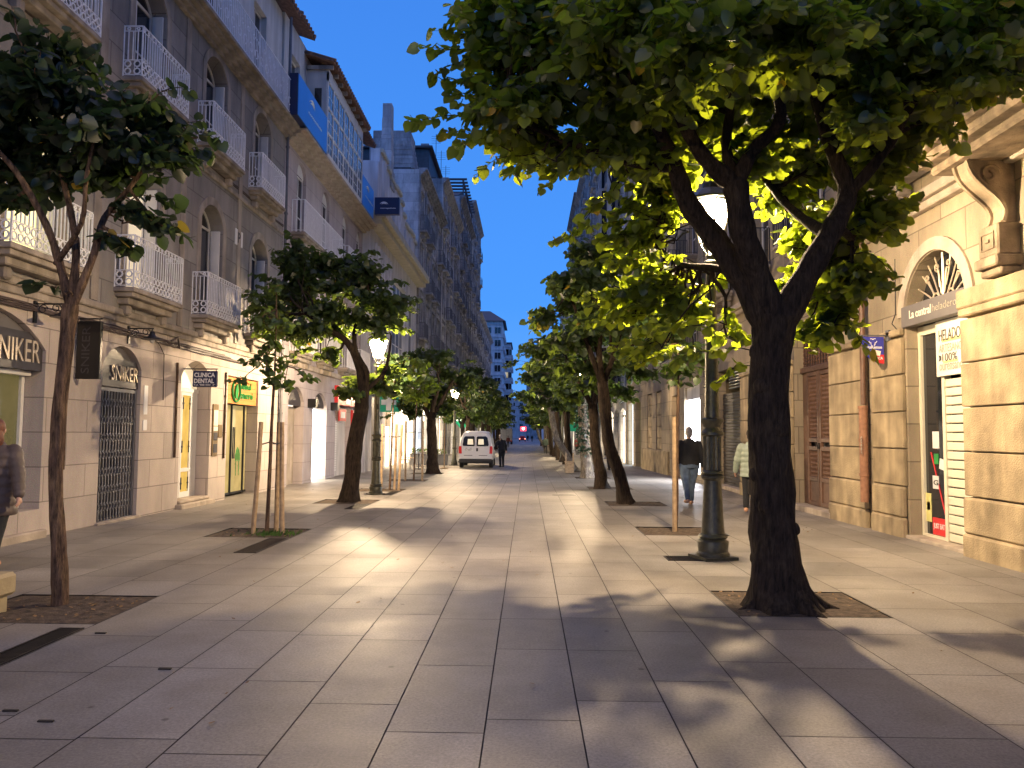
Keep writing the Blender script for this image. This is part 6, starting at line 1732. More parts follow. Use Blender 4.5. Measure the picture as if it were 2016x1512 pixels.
mb = MB(); rr = np.random.default_rng(9)
for k in range(260):
    px, py = x + rr.normal(.1, .2), y - .1 + rr.normal(0, .16); h = rr.uniform(.02, .06)
    px = min(max(px, -4.6), -3.6); a = rr.uniform(0, 3.1)
    mb.add([(px - .02 * math.cos(a), py - .02 * math.sin(a), -.01), (px + .02 * math.cos(a), py + .02 * math.sin(a), -.01), (px + .02, py, h)], [(0, 1, 2)])
tag(mb.build("low_weeds", M['moss'], fix=False), "patch of short green weeds at the foot of the staked sapling", "weeds", kind="stuff")

# generic mature trees: four models, copied down both rows
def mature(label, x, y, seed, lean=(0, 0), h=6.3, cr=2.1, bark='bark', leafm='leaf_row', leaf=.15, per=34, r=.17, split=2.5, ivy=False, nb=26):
    rn = np.random.default_rng(seed); z = gz(y)
    tr = ([(x, y, z - .02), (x + lean[0] * .3, y + lean[1] * .3, z + .7), (x + lean[0] * .75, y + lean[1] * .7, z + 1.5), (x + lean[0], y + lean[1], z + split)], [r * 1.25, r, r * .92, r * .88])
    tx, ty = x + lean[0], y + lean[1]
    limbs = []
    for k in range(4):
        a = k * 1.57 + rn.uniform(-.4, .4); d = rn.uniform(.5, .8) * cr
        limbs.append(([(tx, ty, z + split - .1), (tx + d * .25 * math.cos(a), ty + d * .25 * math.sin(a), z + split + .6), (tx + d * .55 * math.cos(a + .2), ty + d * .55 * math.sin(a + .2), z + split + 1.4), (tx + d * .8 * math.cos(a), ty + d * .8 * math.sin(a), z + h - 1.2)], [r * .55, r * .42, r * .3, r * .16]))
    B = []
    for k in range(nb):
        a = rn.uniform(0, 6.283); q = math.sqrt(rn.random()) * .9; zz = rn.random()
        w = math.sin(math.pi * (.18 + .72 * zz))
        B.append(((tx + cr * q * w * math.cos(a), ty + cr * q * w * math.sin(a), z + split + .25 + (h - split - .5) * zz), (.62, .62, .36), 1.0))
    SP = []
    for k in range(9):
        a = rn.uniform(0, 6.283); zz = z + split + rn.uniform(.2, 2.6)
        SP.append(((tx + cr * .7 * math.cos(a), ty + cr * .7 * math.sin(a), zz), (tx + cr * 1.15 * math.cos(a), ty + cr * 1.15 * math.sin(a), zz + rn.uniform(-.3, .25))))
    t, n = make_tree("linden_tree", label, tr, limbs, B, SP, leaf, seed, bark=bark, leafm=leafm, per=per, ntube=12)
    if ivy:
        P, D = [], []
        for k in range(900):
            q = rn.random(); a = rn.uniform(0, 6.283); zz = z + .9 + q * 2.6
            cx = x + lean[0] * q; cy = y + lean[1] * q; rad = r * 1.05 + rn.uniform(0, .16)
            P.append((cx + rad * math.cos(a), cy + rad * math.sin(a), zz)); D.append((math.cos(a), math.sin(a), .2))
        leaf_cloud(P, D, .10, rn, "ivy", 'ivy', t)
    return t
tA = mature("dark leaning tree on the right, nearest one behind the big lamp", 2.34, 18.7, 31, lean=(-.55, .0), r=.15, split=2.9)
tB = mature("second dark tree on the right with a flared foot, by the white light pool", 2.29, 24.2, 32, lean=(-.25, .2), r=.17, split=2.6)
tC = mature("pale lavender-barked right tree wrapped in ivy beside the thin lamp", 2.35, 30.6, 33, lean=(-.2, 0), bark='bark_pale', ivy=True, r=.21, split=2.8)
tD = mature("stocky dark tree on the left just before the white van", -3.98, 33.2, 34, lean=(-.1, 0), r=.22, split=2.3, h=5.4, cr=1.9)
tE = mature("bare-stemmed brown tree leaning steeply left behind the wooden litter box", 2.25, 37.5, 35, lean=(-1.1, .3), bark='bark_pale', r=.16, split=2.7)
rn_ = random.Random(77)
proto = [tA, tB, tD, tE, tC]
ordR = ["sixth", "seventh", "eighth", "ninth", "tenth", "eleventh", "twelfth", "thirteenth", "fourteenth", "fifteenth", "sixteenth", "seventeenth", "eighteenth", "nineteenth", "twentieth", "last"]
for i, y in enumerate([42.5, 46.5, 51, 55.5, 60.5, 66, 71.5, 77.5, 84, 91, 99, 108, 120, 135]):
    copy_tree(proto[rn_.choice([0, 1, 3])], (2.35 + rn_.uniform(-.1, .15), y, gz(y)), rn_.uniform(0, 6.28), "%s tree of the right-hand row, counting from the leaning dark one" % ordR[i], rn_.uniform(.9, 1.1))
ordL = ["second", "third", "fourth", "fifth", "sixth", "seventh", "eighth", "ninth", "tenth", "eleventh", "twelfth", "thirteenth", "last"]
for i, y in enumerate([47.5, 51.5, 57, 62, 68, 74, 80, 87, 94, 103, 114, 130]):
    copy_tree(proto[rn_.choice([0, 1, 2])], (-4.0 + rn_.uniform(-.1, .1), y, gz(y)), rn_.uniform(0, 6.28), "%s mature tree of the left row beyond the leaning lamp-lit one" % ordL[i + 0], rn_.uniform(.9, 1.1))

# ------------------------------------------------------------------ people
def fused(name, mb, mat, parent, voxel, smooth=3):
    """one continuous surface grown over overlapping volumes"""
    me = bpy.data.meshes.new(name); me.from_pydata(mb.v, [], mb.f)
    bm = bmesh.new(); bm.from_mesh(me); bmesh.ops.recalc_face_normals(bm, faces=bm.faces); bm.to_mesh(me); bm.free()
    o = bpy.data.objects.new("tmp", me); COL.objects.link(o)
    r = o.modifiers.new("r", 'REMESH'); r.mode = 'VOXEL'; r.voxel_size = voxel; r.use_smooth_shade = True
    k = o.modifiers.new("k", 'SMOOTH'); k.factor = .5; k.iterations = smooth
    dg = bpy.context.evaluated_depsgraph_get(); dg.update()
    m2 = bpy.data.meshes.new_from_object(o.evaluated_get(dg)); m2.name = name
    bpy.data.objects.remove(o)
    m2.materials.clear(); m2.materials.append(M[mat])
    m2.polygons.foreach_set("use_smooth", [True] * len(m2.polygons)); m2.update()
    return new_mesh_obj(name, m2, parent)

def loft(mb, rings, n=20):
    """rings: (x, y, z, rx, ry) stacked ellipses"""
    b = len(mb.v)
    for x, y, z, rx, ry in rings:
        for k in range(n):
            w = 2 * math.pi * k / n; mb.v.append((x + rx * math.cos(w), y + ry * math.sin(w), z))
    for i in range(len(rings) - 1):
        for k in range(n): mb.f.append((b + i * n + k, b + i * n + (k + 1) % n, b + (i + 1) * n + (k + 1) % n, b + (i + 1) * n + k))
    mb.f.append(tuple(b + k for k in range(n))[::-1]); mb.f.append(tuple(b + (len(rings) - 1) * n + k for k in range(n)))

def limb(mb, pts, rad, n=12):
    mb.tube(pts, rad, n)
    for p, r in zip(pts, rad): mb.ball(p, r * .99, 12, 8)

def person(label, loc, rz, h=1.75, stride=.22, armL=(0, .05), armR=(0, -.05), bend=0.0, top='cloth_black', legs='cloth_jean', shoes='shoe_tan', hair='hair_dark',
           coat=0.0, puffy=False, girth=1.0, longhair=False, fingers=True, sub=2, group=None, hood=False):
    t = thing("person", label, "person", loc, group, rz)
    k = h / 1.75; G = girth; vx = .009 if fingers else .022
    def q(x, y, z):
        if z > .95: y = y + (z - .95) * bend; z = .95 + (z - .95) * math.sqrt(max(.2, 1 - bend * bend))
        return (x * k, y * k, z * k)
    def rg(z, rx, ry, y=0):
        a = q(0, y, z); return (a[0], a[1], a[2], rx * k * G, ry * k * G)
    J = {}
    for s, n in ((-1, 'L'), (1, 'R')):
        sy = stride * s; lift = .06 if sy < -.05 else 0
        ax, ay = (armL if s < 0 else armR)
        J[n] = dict(hip=q(s * .09 * G, 0, .90), knee=q(s * .095, sy * .55 + .035, .49), ank=q(s * .095, sy, .09 + lift),
                    sh=q(s * .175 * (G * .5 + .5), -.005, 1.385), el=q(s * (.235 * (G * .5 + .5) + ax * .5), ay * .4 - .03, 1.12), wr=q(s * (.25 * (G * .5 + .5) + ax), ay, .89), sy=sy, lift=lift)
    # body
    b = MB()
    loft(b, [rg(.86, .13, .10), rg(.95, .155, .115), rg(1.05, .14, .10), rg(1.15, .145, .105), rg(1.28, .165, .115), rg(1.38, .165, .10), rg(1.43, .11, .075), rg(1.47, .06, .058)])
    limb(b, [q(0, .0, 1.44), q(0, .015, 1.54)], [.058 * k, .052 * k])
    b.ball(q(0, .02, 1.645), (.074 * k, .092 * k, .112 * k), 18, 14); b.ball(q(0, .055, 1.59), (.052 * k, .055 * k, .055 * k), 14, 10)
    b.ball(q(0, .118, 1.625), (.014 * k, .02 * k, .022 * k), 8, 6); b.ball(q(0, .10, 1.572), (.026 * k, .014 * k, .010 * k), 8, 6)
    for s in (-1, 1): b.ball(q(s * .076, .012, 1.63), (.012 * k, .022 * k, .032 * k), 8, 6)
    for n, s in (('L', -1), ('R', 1)):
        j = J[n]; V = Vector
        limb(b, [j['hip'], tuple(V(j['hip']).lerp(V(j['knee']), .5)), j['knee'], tuple(V(j['knee']).lerp(V(j['ank']), .35)), j['ank']], [.085 * k * G, .072 * k * G, .052 * k, .054 * k, .036 * k])
        limb(b, [j['ank'], (j['ank'][0] * 1.08, j['ank'][1] + .13 * k, max(.03, j['ank'][2] - .05 * k))], [.036 * k, .032 * k])
        limb(b, [j['sh'], j['el'], j['wr']], [.055 * k, .042 * k, .028 * k])
        d = (V(j['wr']) - V(j['el'])).normalized(); pm = V(j['wr']) + d * .05 * k
        f = V((0, 1, 0)); f = (f - d * f.dot(d)).normalized(); o_ = d.cross(f)
        limb(b, [tuple(V(j['wr'])), tuple(pm - f * .012 * k), tuple(pm + d * .03 * k - f * .012 * k)], [.026 * k, .026 * k, .024 * k], 8)
        limb(b, [tuple(pm + f * .012 * k), tuple(pm + d * .03 * k + f * .014 * k)], [.025 * k, .023 * k], 8)
        if fingers:
            for off, L in ((-.030, .060), (-.010, .074), (.010, .070), (.029, .056)):
                a = pm + f * off * k + d * .035 * k; c = a + d * L * .5 * k - o_ * .006 * s; e_ = c + d * L * .42 * k - o_ * .022 * s
                limb(b, [tuple(a), tuple(c), tuple(e_)], [.0105 * k, .0098 * k, .0088 * k], 7)
            a = pm + f * .034 * k - d * .005; c = a + f * .026 * k + d * .022 * k; e_ = c + f * .006 * k + d * .028 * k
            limb(b, [tuple(a), tuple(c), tuple(e_)], [.013 * k, .0115 * k, .010 * k], 7)
    fused("body", b, 'skin', t, vx * .8, 2)
    # trousers
    b = MB(); V = Vector
    loft(b, [rg(.84, .15, .125, -.01), rg(.92, .168, .14, -.012), rg(1.0, .155, .12)])
    for n in 'LR':
        j = J[n]; hp = V(j['hip']); kn = V(j['knee']); an = V(j['ank'])
        limb(b, [tuple(hp), tuple(hp.lerp(kn, .4)), tuple(kn), tuple(kn.lerp(an, .4)), tuple(kn.lerp(an, .95))], [.105 * k * G, .092 * k * G, .070 * k * G, .068 * k, .060 * k])
    fused("trousers", b, legs, t, vx * 1.4, 3)
    # jacket or coat
    b = MB(); zb = .92 - coat
    zs = [1.50, 1.46, 1.42, 1.36, 1.27, 1.15, 1.03, .95, .90] if not coat else [1.50, 1.46, 1.42, 1.36, 1.27, 1.15, 1.03, .95] + [.95 - (.95 - zb) * i / 4 for i in range(1, 5)]
    prof = {1.50: (.070, .070), 1.46: (.095, .08), 1.42: (.145, .105), 1.36: (.185, .13), 1.27: (.19, .14), 1.15: (.18, .14), 1.03: (.18, .14), .95: (.185, .148), .90: (.18, .145)}
    R_ = []
    for z in zs: 
        a, c = prof.get(z, (.19 + .05 * (.95 - z), .155 + .12 * (.95 - z)))
        R_.append((z, a, c))
    if puffy:
        fine = []; zz = 1.40
        while zz > zb:
            lo = [r for r in R_ if r[0] <= zz][0]; fine.append(zz); zz -= .0275
        def itp(z):
            for (z1, a1, c1), (z2, a2, c2) in zip(R_[:-1], R_[1:]):
                if z2 <= z <= z1:
                    w = (z1 - z) / (z1 - z2); return a1 + (a2 - a1) * w, c1 + (c2 - c1) * w
            return R_[-1][1:]
        rr = [r for r in R_ if r[0] > 1.41]
        for i, z in enumerate(fine):
            a, c = itp(z); e_ = .016 * (abs(math.sin(i * math.pi / 4)) - .2); rr.append((z, a + e_ + .008, c + e_ + .008))
        R_ = rr
    loft(b, [rg(z, a, c) for z, a, c in R_], 24)
    for n in 'LR':
        j = J[n]; sh, el, wr = V(j['sh']), V(j['el']), V(j['wr'])
        pts = [sh.lerp(el, i / 8) for i in range(9)] + [el.lerp(wr, i / 8) for i in range(1, 9)]
        rad = [(.082 - .034 * i / 16) * k * (G * .4 + .6) + ((.010 + .010 * (abs(math.sin(i * math.pi / 3)) - .5)) if puffy else 0) for i in range(17)]
        limb(b, [tuple(p) for p in pts], rad, 14)
    if hood: b.ball(q(0, -.07, 1.50), (.10 * k, .07 * k, .07 * k), 12, 8)
    fused("coat" if coat > .1 else "jacket", b, top, t, vx * 1.4, 3)
    for n, s in (('L', -1), ('R', 1)):
        j = J[n]; a = V(j['ank']); b = MB()
        limb(b, [tuple(a + V((0, -.045 * k, -.045 * k))), tuple(a + V((s * .005, .05 * k, -.045 * k))), (a.x + s * .015, a.y + .15 * k, max(.03, a.z - .062 * k))], [.042 * k, .044 * k, .036 * k])
        limb(b, [tuple(a + V((0, 0, .02))), tuple(a + V((0, 0, -.03)))], [.042 * k, .045 * k])
        fused("shoe", b, shoes, t, vx, 2)
    b = MB()
    b.ball(q(0, -.008, 1.668), (.086 * k, .098 * k, .108 * k), 18, 14); b.ball(q(0, -.04, 1.61), (.075 * k, .062 * k, .09 * k), 14, 10)
    if longhair: b.ball(q(0, -.055, 1.53), (.095 * k, .065 * k, .13 * k), 14, 12)
    fused("hair", b, hair, t, vx, 2)
    return t

p = at(1355, 985, 18.4)
person("heavy person in black jacket and blue jeans walking away by the lit window", (3.80, 18.5, gz(18.5)), R(4), 1.80, .20, (.03, .02), (.03, -.05), top='cloth_black', legs='cloth_jean', shoes='shoe_tan', hair='hair_grey', girth=1.25)
pw = person("person in pale green padded coat, half hidden by the big trunk", (4.64, 16.4, gz(16.4)), R(-18), 1.74, .20, (.06, .16), (.05, -.05), top='cloth_green', legs='cloth_black', shoes='shoe_tan', hair='hair_dark', coat=.18, puffy=True, girth=1.05)
bg = thing("shoulder_bag", "dark leather shoulder bag on the hip of the person in green", "bag", (4.50, 16.15, .6))
mb = MB(); mb.bbox(4.50, 4.74, 16.06, 16.17, .38, .72, .04); mb.build("bag_body", M['leather'], bg)
mb = MB(); mb.tube([(4.54, 16.1, .70), (4.52, 16.12, 1.0), (4.56, 16.22, 1.38)], .012, 6); mb.tube([(4.70, 16.1, .70), (4.66, 16.12, 1.0), (4.60, 16.22, 1.38)], .012, 6); mb.build("strap", M['leather'], bg)
person("person in long grey-brown quilted coat cut by the left photo edge, walking away", (-6.13, 8.95, 0), R(14), 1.70, -.26, (.03, .05), (.05, -.16), top='cloth_brown', legs='cloth_black', shoes='shoe_tan', hair='hair_red', coat=.30, puffy=True, girth=1.12, longhair=True)
person("person in black leaning on the right side of the white van", (-1.34, 41.5, gz(41.5)), R(25), 1.72, .04, (.20, .10), (.05, .12), bend=.30, top='cloth_black', legs='cloth_black', shoes='leather', hair='hair_grey', girth=1.05)
person("small distant figure in dark green coat walking beneath the right-hand trees", (1.75, 76, gz(76)), 0, 1.74, .2, top='cloth_green_d', legs='cloth_black', shoes='leather', coat=.1, fingers=False)
person("small figure in a maroon top near the green pharmacy cross on the right", (4.75, 75, gz(75)), 0, 1.72, .15, top='cloth_maroon', legs='cloth_black', shoes='leather', coat=.15, fingers=False)
person("distant figure just right of the man in black, walking down the middle", (-2.9, 118, gz(118)), 0, 1.75, .2, top='cloth_maroon', legs='cloth_black', shoes='leather', fingers=False)
person("tiny dark figure far down the street, left one of a pair", (.1, 215, gz(215)), 0, 1.75, .2, top='cloth_black', legs='cloth_black', shoes='leather', fingers=False)
person("tiny dark figure far down the street, right one of a pair", (1.2, 200, gz(200)), 0, 1.75, .2, top='cloth_black', legs='cloth_black', shoes='leather', fingers=False)
person("dark crouched figure glimpsed between the two dark leaning right trunks", (3.95, 38.0, gz(38)), R(30), 1.45, .1, bend=.3, top='cloth_black', legs='cloth_black', shoes='leather', fingers=False)

# ------------------------------------------------------------------ white van
VX, VY = -2.62, 39.8
van = thing("parked_van", "white panel van parked rear towards the viewer, man in black beside it", "van", (VX, VY, gz(VY)))
VZ = gz(VY)
W, H, L = 1.76, 1.86, 4.1
def vsec(y, w_b, w_m, w_t, zt, zb=.34):
    """cross-section ring of the body at distance y from the rear"""
    hb, hm, ht = w_b / 2, w_m / 2, w_t / 2
    zm = zb + .55
    return [(-hb + .06, zb), (-hb, zb + .10), (-hm, zm), (-hm + .02, 1.02), (-(hm + ht) / 2 - .01, (1.02 + zt) / 2 + .05), (-ht, zt - .12), (-ht + .10, zt - .025), (-ht * .4, zt),
            (ht * .4, zt), (ht - .10, zt - .025), (ht, zt - .12), ((hm + ht) / 2 + .01, (1.02 + zt) / 2 + .05), (hm - .02, 1.02), (hm, zm), (hb, zb + .10), (hb - .06, zb)]
secs = [(0.0, 1.66, 1.68, 1.22, 1.80), (.06, 1.72, 1.74, 1.28, 1.85), (.5, 1.74, 1.76, 1.34, 1.87), (2.2, 1.74, 1.76, 1.36, 1.86), (2.7, 1.72, 1.74, 1.30, 1.74), (3.15, 1.70, 1.72, 1.40, 1.25), (3.9, 1.64, 1.66, 1.30, .98), (4.1, 1.50, 1.50, 1.2, .80)]
mb = MB(); n = 16
for y, a, b, c, zt in secs: mb.v += [(VX + x, VY + y, VZ + z) for x, z in vsec(y, a, b, c, zt)]
for i in range(len(secs) - 1):
    for k in range(n): mb.f.append((i * n + k, i * n + (k + 1) % n, (i + 1) * n + (k + 1) % n, (i + 1) * n + k))
mb.f.append(tuple(range(n))); mb.f.append(tuple(range((len(secs) - 1) * n, len(secs) * n)))
body = mb.build("body", M['van_paint'], van, smooth=True)
def vprism(poly, y0, y1, name, mat, par, shrink=1.0):
    m = MB(); m.prism(poly, lambda a, b, d: (VX + a, VY + d, VZ + b), y0, y1); return m.build(name, M[mat], par)
for s, n_ in ((-1, 'left'), (1, 'right')):
    dp = [(s * .012, .46), (s * .80, .46), (s * .83, .95), (s * .70, 1.45), (s * .59, 1.72), (s * .012, 1.77)]
    d_ = vprism(dp, -.022, .01, "rear_door", 'van_paint', van)
    wp = [(s * .07, 1.10), (s * .62, 1.10), (s * .665, 1.16), (s * .60, 1.52), (s * .52, 1.60), (s * .10, 1.60), (s * .05, 1.55), (s * .05, 1.13)]
    vprism(wp, -.036, -.024, "window", 'dark_glass', d_)
    vprism([(s * .12, 1.18), (s * .42, 1.18), (s * .40, 1.46), (s * .14, 1.46)], -.040, -.0365, "painted_reflection", 'lit_dim', d_)  # glowing panel painted as a reflection on the rear glass
    vprism([(s * .16, .62), (s * .60, .62), (s * .60, .645), (s * .16, .645)], -.030, -.023, "door_mark", 'black_plastic', d_)
    lp = [(s * .70, .72), (s * .845, .72), (s * .86, .98), (s * .84, 1.10), (s * .72, 1.10)]
    vprism(lp, -.035, .02, "tail_light", 'red_lens' if s < 0 else 'sign_red', van)
    m = MB(); m.bbox(VX + s * .88, VX + s * 1.02, VY + 2.85, VY + 2.95, VZ + 1.12, VZ + 1.32, .03); m.box(min(VX + s * .82, VX + s * .88), max(VX + s * .82, VX + s * .88), VY + 2.88, VY + 2.92, VZ + 1.15, VZ + 1.2); m.build("wing_mirror", M['black_plastic'], van)
    for yy in (.72, 3.35):
        wh = MB(); pts = [(VX + s * (.68 + .17 * 0), VY + yy, VZ + .30), (VX + s * .86, VY + yy, VZ + .30)]
        wh.tube([(VX + s * .66, VY + yy, VZ + .295), (VX + s * .68, VY + yy, VZ + .295), (VX + s * .84, VY + yy, VZ + .295), (VX + s * .86, VY + yy, VZ + .295)], [.27, .30, .30, .27], 24)
        w_ = wh.build("wheel", M['rubber'], van, smooth=True)
        wh = MB(); wh.tube([(VX + s * .855, VY + yy, VZ + .295), (VX + s * .875, VY + yy, VZ + .295)], [.17, .15], 16); wh.build("rim", M['chrome'], w_)
    vprism([(s * .765, 1.12), (s * .80, 1.0), (s * .79, 1.0), (s * .755, 1.12)], .3, 2.4, "side_crease", 'black_plastic', body)
m = MB(); m.bbox(VX - .85, VX + .85, VY - .10, VY + .15, VZ + .24, VZ + .46, .04); m.build("bumper", M['black_plastic'], van)
vprism([(-.60, .86), (-.14, .86), (-.14, .96), (-.60, .96)], -.034, -.024, "number_plate", 'white', van)
text_on("OU 9850 T", M['ink'], van, (VX - .57, VY - .035, VZ + .875), (1, 0, 0), (0, 0, 1), w=.40, h=.065, ext=.002, bold=.02)
m = MB(); m.bbox(VX + .03, VX + .12, VY - .04, VY - .024, VZ + .84, VZ + 1.0, .01); m.build("door_handle", M['black_plastic'], van)
m = MB(); m.bbox(VX - .52, VX - .42, VY - .036, VY - .024, VZ + .985, VZ + 1.005, .004); m.bbox(VX - .30, VX - .20, VY - .036, VY - .024, VZ + .985, VZ + 1.005, .004); m.build("plate_light", M['black_plastic'], van)
m = MB(); m.add([(VX - .66, VY + 2.72, VZ + 1.70), (VX + .66, VY + 2.72, VZ + 1.70), (VX + .78, VY + 3.16, VZ + 1.28), (VX - .78, VY + 3.16, VZ + 1.28)], [(0, 1, 2, 3)]); m.build("windscreen", M['dark_glass'], van)

# far vehicles
def truck(label, x, y, w, h, l, mat):
    z = gz(y); t = thing("box_truck", label, "truck", (x, y, z))
    m = MB(); m.bbox(x - w / 2, x + w / 2, y, y + l * .7, z + .75, z + h, .05); m.build("cargo_box", M[mat], t)
    m = MB(); m.bbox(x - w * .45, x + w * .45, y + l * .72, y + l, z + .5, z + h * .75, .15); m.build("cab", M['white'], t)
    m = MB(); m.box(x - w * .45, x + w * .45, y + .1, y + l * .95, z + .5, z + .748); m.build("chassis", M['black_plastic'], t)
    for sx in (-1, 1):
        for yy in (.18, .82):
            m = MB(); m.tube([(x + sx * w * .32, y + l * yy, z + .42), (x + sx * w * .47, y + l * yy, z + .42)], .42, 14); m.build("wheel", M['rubber'], t)
        m = MB(); m.box(x + sx * w * .40 - .1, x + sx * w * .40 + .1, y - .04, y - .002, z + .6, z + .72); m.build("tail_light", M['red_lens'], t)
    m = MB(); m.box(x - .015, x + .015, y - .02, y - .001, z + .8, z + h - .1); m.build("door_seam", M['black_plastic'], t)
truck("grey box truck seen from behind between the van and the street end", -4.0, 150, 2.3, 3.1, 6.5, 'grey_iron')
truck("white box truck at the right of the far street end", 4.1, 172, 2.4, 3.1, 7, 'white')
t = thing("parked_car", "tiny red car with glowing lights at the far street end", "car", (-1.3, 205, gz(205)))
cx, cy, cz_ = -1.3, 205, gz(205)
m = MB(); m.bbox(cx - .85, cx + .85, cy, cy + 4, cz_ + .3, cz_ + .95, .15); m.bbox(cx - .7, cx + .7, cy + .6, cy + 3, cz_ + .9, cz_ + 1.45, .2); m.build("body", M['sign_red'], t)
for s in (-1, 1):
    m = MB(); m.bbox(cx + s * .7 - .12, cx + s * .7 + .12, cy - .03, cy + .02, cz_ + .6, cz_ + .8, .01); m.build("headlight", glow("tail_glow", (1, .3, .2), 3), t)
    for yy in (.7, 3.2):
        m = MB(); m.tube([(cx + s * .62, cy + yy, cz_ + .3), (cx + s * .86, cy + yy, cz_ + .3)], .3, 12); m.build("wheel", M['rubber'], t)
m = MB(); m.bbox(-1.9, -.3, 210, 210.2, 2.2, 3.4, .05); t = tag(m.build("lit_sign", glow("red_glow", (1, .06, .08), 1.5)), "tiny red illuminated shop sign at the street end", "shop sign")
m = MB(); m.prism([(-1.1, 2.4), (-.7, 2.8), (-.75, 3.15), (-.95, 3.2), (-1.1, 3.0), (-1.25, 3.2), (-1.45, 3.15), (-1.5, 2.8)], lambda a, b, d: (a, 209.95 + d, b), 0, .03); m.build("pale_emblem", glow("pale_glow", (1, .8, .8), 2), t)

# ------------------------------------------------------------------ street furniture
def pharmacy_cross(side, X, y, z, label):
    t = thing("pharmacy_sign", label, "shop sign", (X, y, z))
    m = MB(); m.bbox(X - .75, X + .75, y, y + .2, z - .75, z + .75, .02)
    if side < 0:
        m = MB(); m.prism([(-.75, .1), (-.75, .55), (.75, .55), (.75, .1), (0, -.85)], lambda a, b, d: (X + a, y + d, z + b), 0, .2)
    m.build("panel", M['sign_green'], t)
    m = MB(); m.box(X - .6, X + .6, y - .03, y - .002, z - .0, z + .12); m.build("white_band", glow("sign_band", (.8, 1, .9), 1.2), t)
    xx = side * 6.1
    m = MB(); m.tube([(X, y + .1, z + (.56 if side < 0 else .76)), (X, y + .1, z + .9), (side * 7.0 if side < 0 else 6.05, y + .1, z + .9)], .03, 6); m.build("bracket", M['black_iron'], t)
pharmacy_cross(-1, -5.5, 66, 2.6, "green pointed pharmacy sign above and right of the van roof lamps")
pharmacy_cross(1, 4.3, 66, 2.55, "square green pharmacy sign beyond the right-hand trunks")
# cafe terrace left of the lamp before the van
def cafe_table(x, y, label):
    z = gz(y); t = thing("cafe_table", label, "table", (x, y, z), "cafe tables beyond the left trees")
    m = MB(); m.lathe((x, y, z), [(.34, .72), (.35, .73), (.35, .75), (.34, .76)], 20); m.build("tabletop", M['grey_iron'], t)
    m = MB(); m.tube([(x, y, z + .05), (x, y, z + .72)], .03, 8); m.build("pole", M['grey_iron'], t)
    m = MB(); m.lathe((x, y, z), [(.22, .0), (.22, .03), (.04, .06)], 16); m.build("foot", M['black_iron'], t)
def cafe_chair(x, y, rz, label):
    z = gz(y); t = thing("cafe_chair", label, "chair", (x, y, z), "cafe chairs beyond the left trees", rz)
    keep = ORG[t.name]; ORG[t.name] = Vector((0, 0, 0))
    m = MB(); m.bbox(-.21, .21, -.21, .21, .43, .46, .01); m.build("seat", M['stake'], t)
    m = MB(); m.bbox(-.20, .20, -.22, -.195, .62, .86, .01); m.build("backrest", M['stake'], t)
    for a, b in ((-.19, -.2), (.19, -.2), (-.19, .19), (.19, .19)):
        m = MB(); m.tube([(a, b, 0), (a, b, .86 if b < 0 else .43)], .014, 6); m.build("leg", M['grey_iron'], t)
for i, (x, y, lb) in enumerate(((-5.2, 37.5, "bistro table just left of the dark stocky trunk"), (-5.6, 41.2, "bistro table beside the street lamp left of the van"))):
    cafe_table(x, y, lb)
    cafe_chair(x - .6, y, R(-90), ("chair on the wall side of the nearer bistro table", "chair on the wall side of the farther bistro table")[i])
    cafe_chair(x + .6, y, R(90), ("chair on the street side of the nearer bistro table", "chair on the street side of the farther bistro table")[i])
def planter(x, y, lb):
    z = gz(y); t = thing("planter_box", lb, "planter", (x, y, z), "grey planter boxes of the terrace")
    m = MB(); m.bbox(x - .5, x + .5, y - .2, y + .2, z, z + .55, .02); m.bbox(x - .53, x + .53, y - .23, y + .23, z + .551, z + .6, .01); m.build("box", M['grey_iron'], t)
    rn = np.random.default_rng(abs(int(x * 10 + y))); k = 260
    P = np.stack([x + rn.uniform(-.42, .42, k), y + rn.uniform(-.14, .14, k), z + rn.uniform(.6, .9, k)], 1)
    leaf_cloud(P, rn.normal(0, 1, (k, 3)), .07, rn, "plants", 'leaf_mid', t)
planter(-4.9, 43.4, "grey planter box near the street lamp left of the van"); planter(-6.0, 43.6, "grey planter box against the lit wall on the far left side")
mb = MB(); mb.tube([(-4.05, 38.3, gz(38)), (-4.05, 38.3, 2.3)], .03, 8); mb.lathe((-4.05, 38.3, gz(38)), [(.2, 0), (.2, .04), (.05, .07)], 14)
mb.lathe((-4.05, 38.3, 2.3), [(.03, 0), (.09, .1), (.02, .5)], 10)
tag(mb.build("folded_parasol", M['stake'], smooth=True), "thin pole of a folded parasol between the stocky trunk and the van", "parasol")
t = thing("litter_box", "low wooden slatted box beside the steeply leaning trunk on the right", "litter box", (1.75, 34.5, gz(34)))
m = MB(); z = gz(34.5)
for i in range(5): m.bbox(1.66, 2.04, 34.3, 34.7, z + .03 + i * .09, z + .11 + i * .09, .01)
m.build("slatted_box", M['stake'], t)
m = MB(); m.bbox(1.64, 2.06, 34.27, 34.73, z + .49, z + .53, .01); m.build("lid", M['stake'], t)
for a in (1.69, 2.01):
    m = MB(); m.box(a - .03, a + .03, 34.31, 34.36, z + .531, z + .9); m.build("post", M['stake'], t)
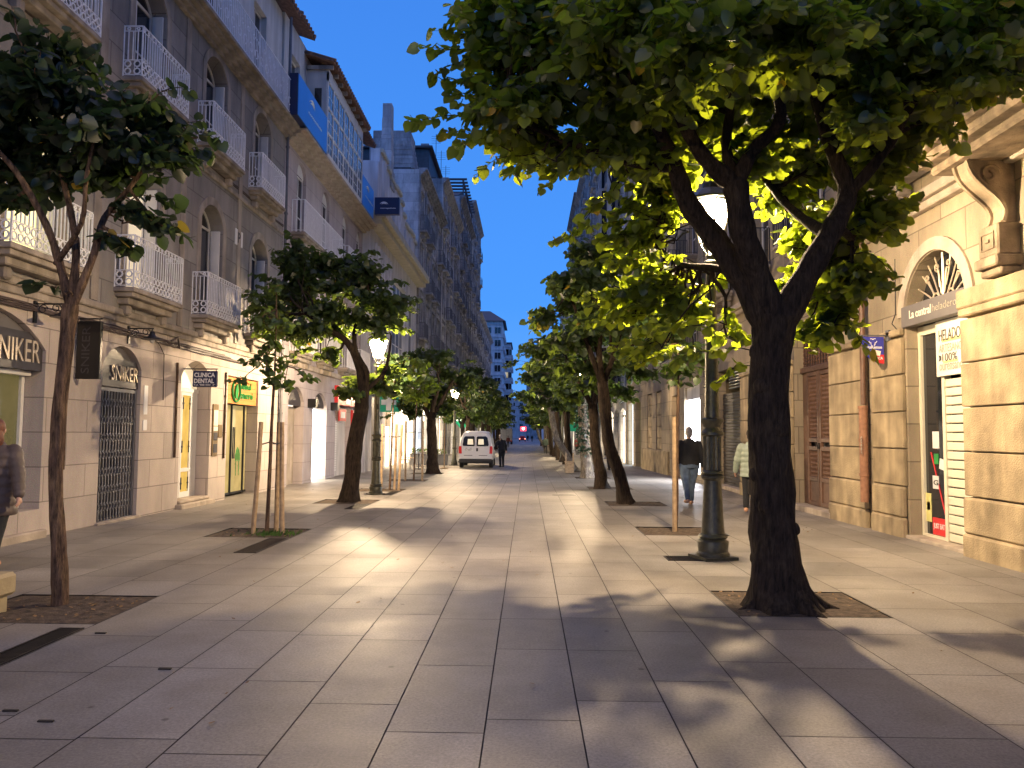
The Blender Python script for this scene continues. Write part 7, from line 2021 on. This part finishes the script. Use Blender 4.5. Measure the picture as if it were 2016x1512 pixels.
mb = MB(); mb.bbox(-5.4, -4.53, 6.55, 6.98, .14, .34, .03); bench = thing("stone_bench", "yellowish block of a low stone bench at the left photo edge", "bench", (-4.9, 6.75, 0)); mb.build("seat", M['bench_stone'], bench)
mb = MB(); mb.bbox(-5.25, -5.0, 6.6, 6.93, -.01, .139, .01); mb.build("foot", M['bench_stone'], bench)
mb = MB(); mb.bbox(-4.74, -4.58, 6.6, 6.93, -.01, .139, .01); mb.build("foot", M['bench_stone'], bench)
t = thing("wall_globe_lamp", "small round lit wall globe left of the lamp by the van", "wall lamp", (-6.9, 51, 3.0))
m = MB(); m.ball((-6.0, 50.5, 2.95), .18); m.build("globe", glow("globe_glow", (1, .85, .6), 8), t, smooth=True)
m = MB(); m.tube([(-6.0, 50.5, 3.13), (-6.0, 50.5, 3.3), (-7.0, 50.5, 3.3)], .02, 6); m.build("bracket", M['black_iron'], t)

def fallen(name, label, x0, x1, y0, y1, n, seed, mat):
    rn = np.random.default_rng(seed)
    X = rn.uniform(x0, x1, n); Y = rn.uniform(y0, y1, n)
    P = np.stack([X, Y, np.array([gz(q) for q in Y]) + .006 + rn.uniform(0, .004, n)], 1)
    m = MB()
    for p in P:
        a = rn.uniform(0, 6.28); L = rn.uniform(.025, .06)
        c, d = math.cos(a), math.sin(a)
        o8 = [(0, 0, 0), (.5, .35, .006), (1, .0, .012), (.5, -.35, .004)]
        m.add([(p[0] + L * (c * u - d * v), p[1] + L * (d * u + c * v), p[2] + w) for u, v, w in o8], [(0, 1, 2), (0, 2, 3)])
    tag(m.build(name, mat, fix=False), label, "leaves", kind="stuff")
dry = surf("dry_leaf", (.22, .13, .05), .8, var=.5, scale=30)
fallen("fallen_leaves", "a few dry leaves scattered on the street paving", -6.8, 5.6, 3.2, 30, 150, 5, dry)
for k, (x0, x1, y0, y1) in enumerate(PITS[:1] + PITS[6:8]): fallen("fallen_leaves", ("dry leaves and bits on the soil round the big trunk", "dry leaves in the front left tree pit", "dry leaves in the staked sapling's pit")[k], x0 + .05, x1 - .05, y0 + .05, y1 - .05, 70, 8 + k, dry)
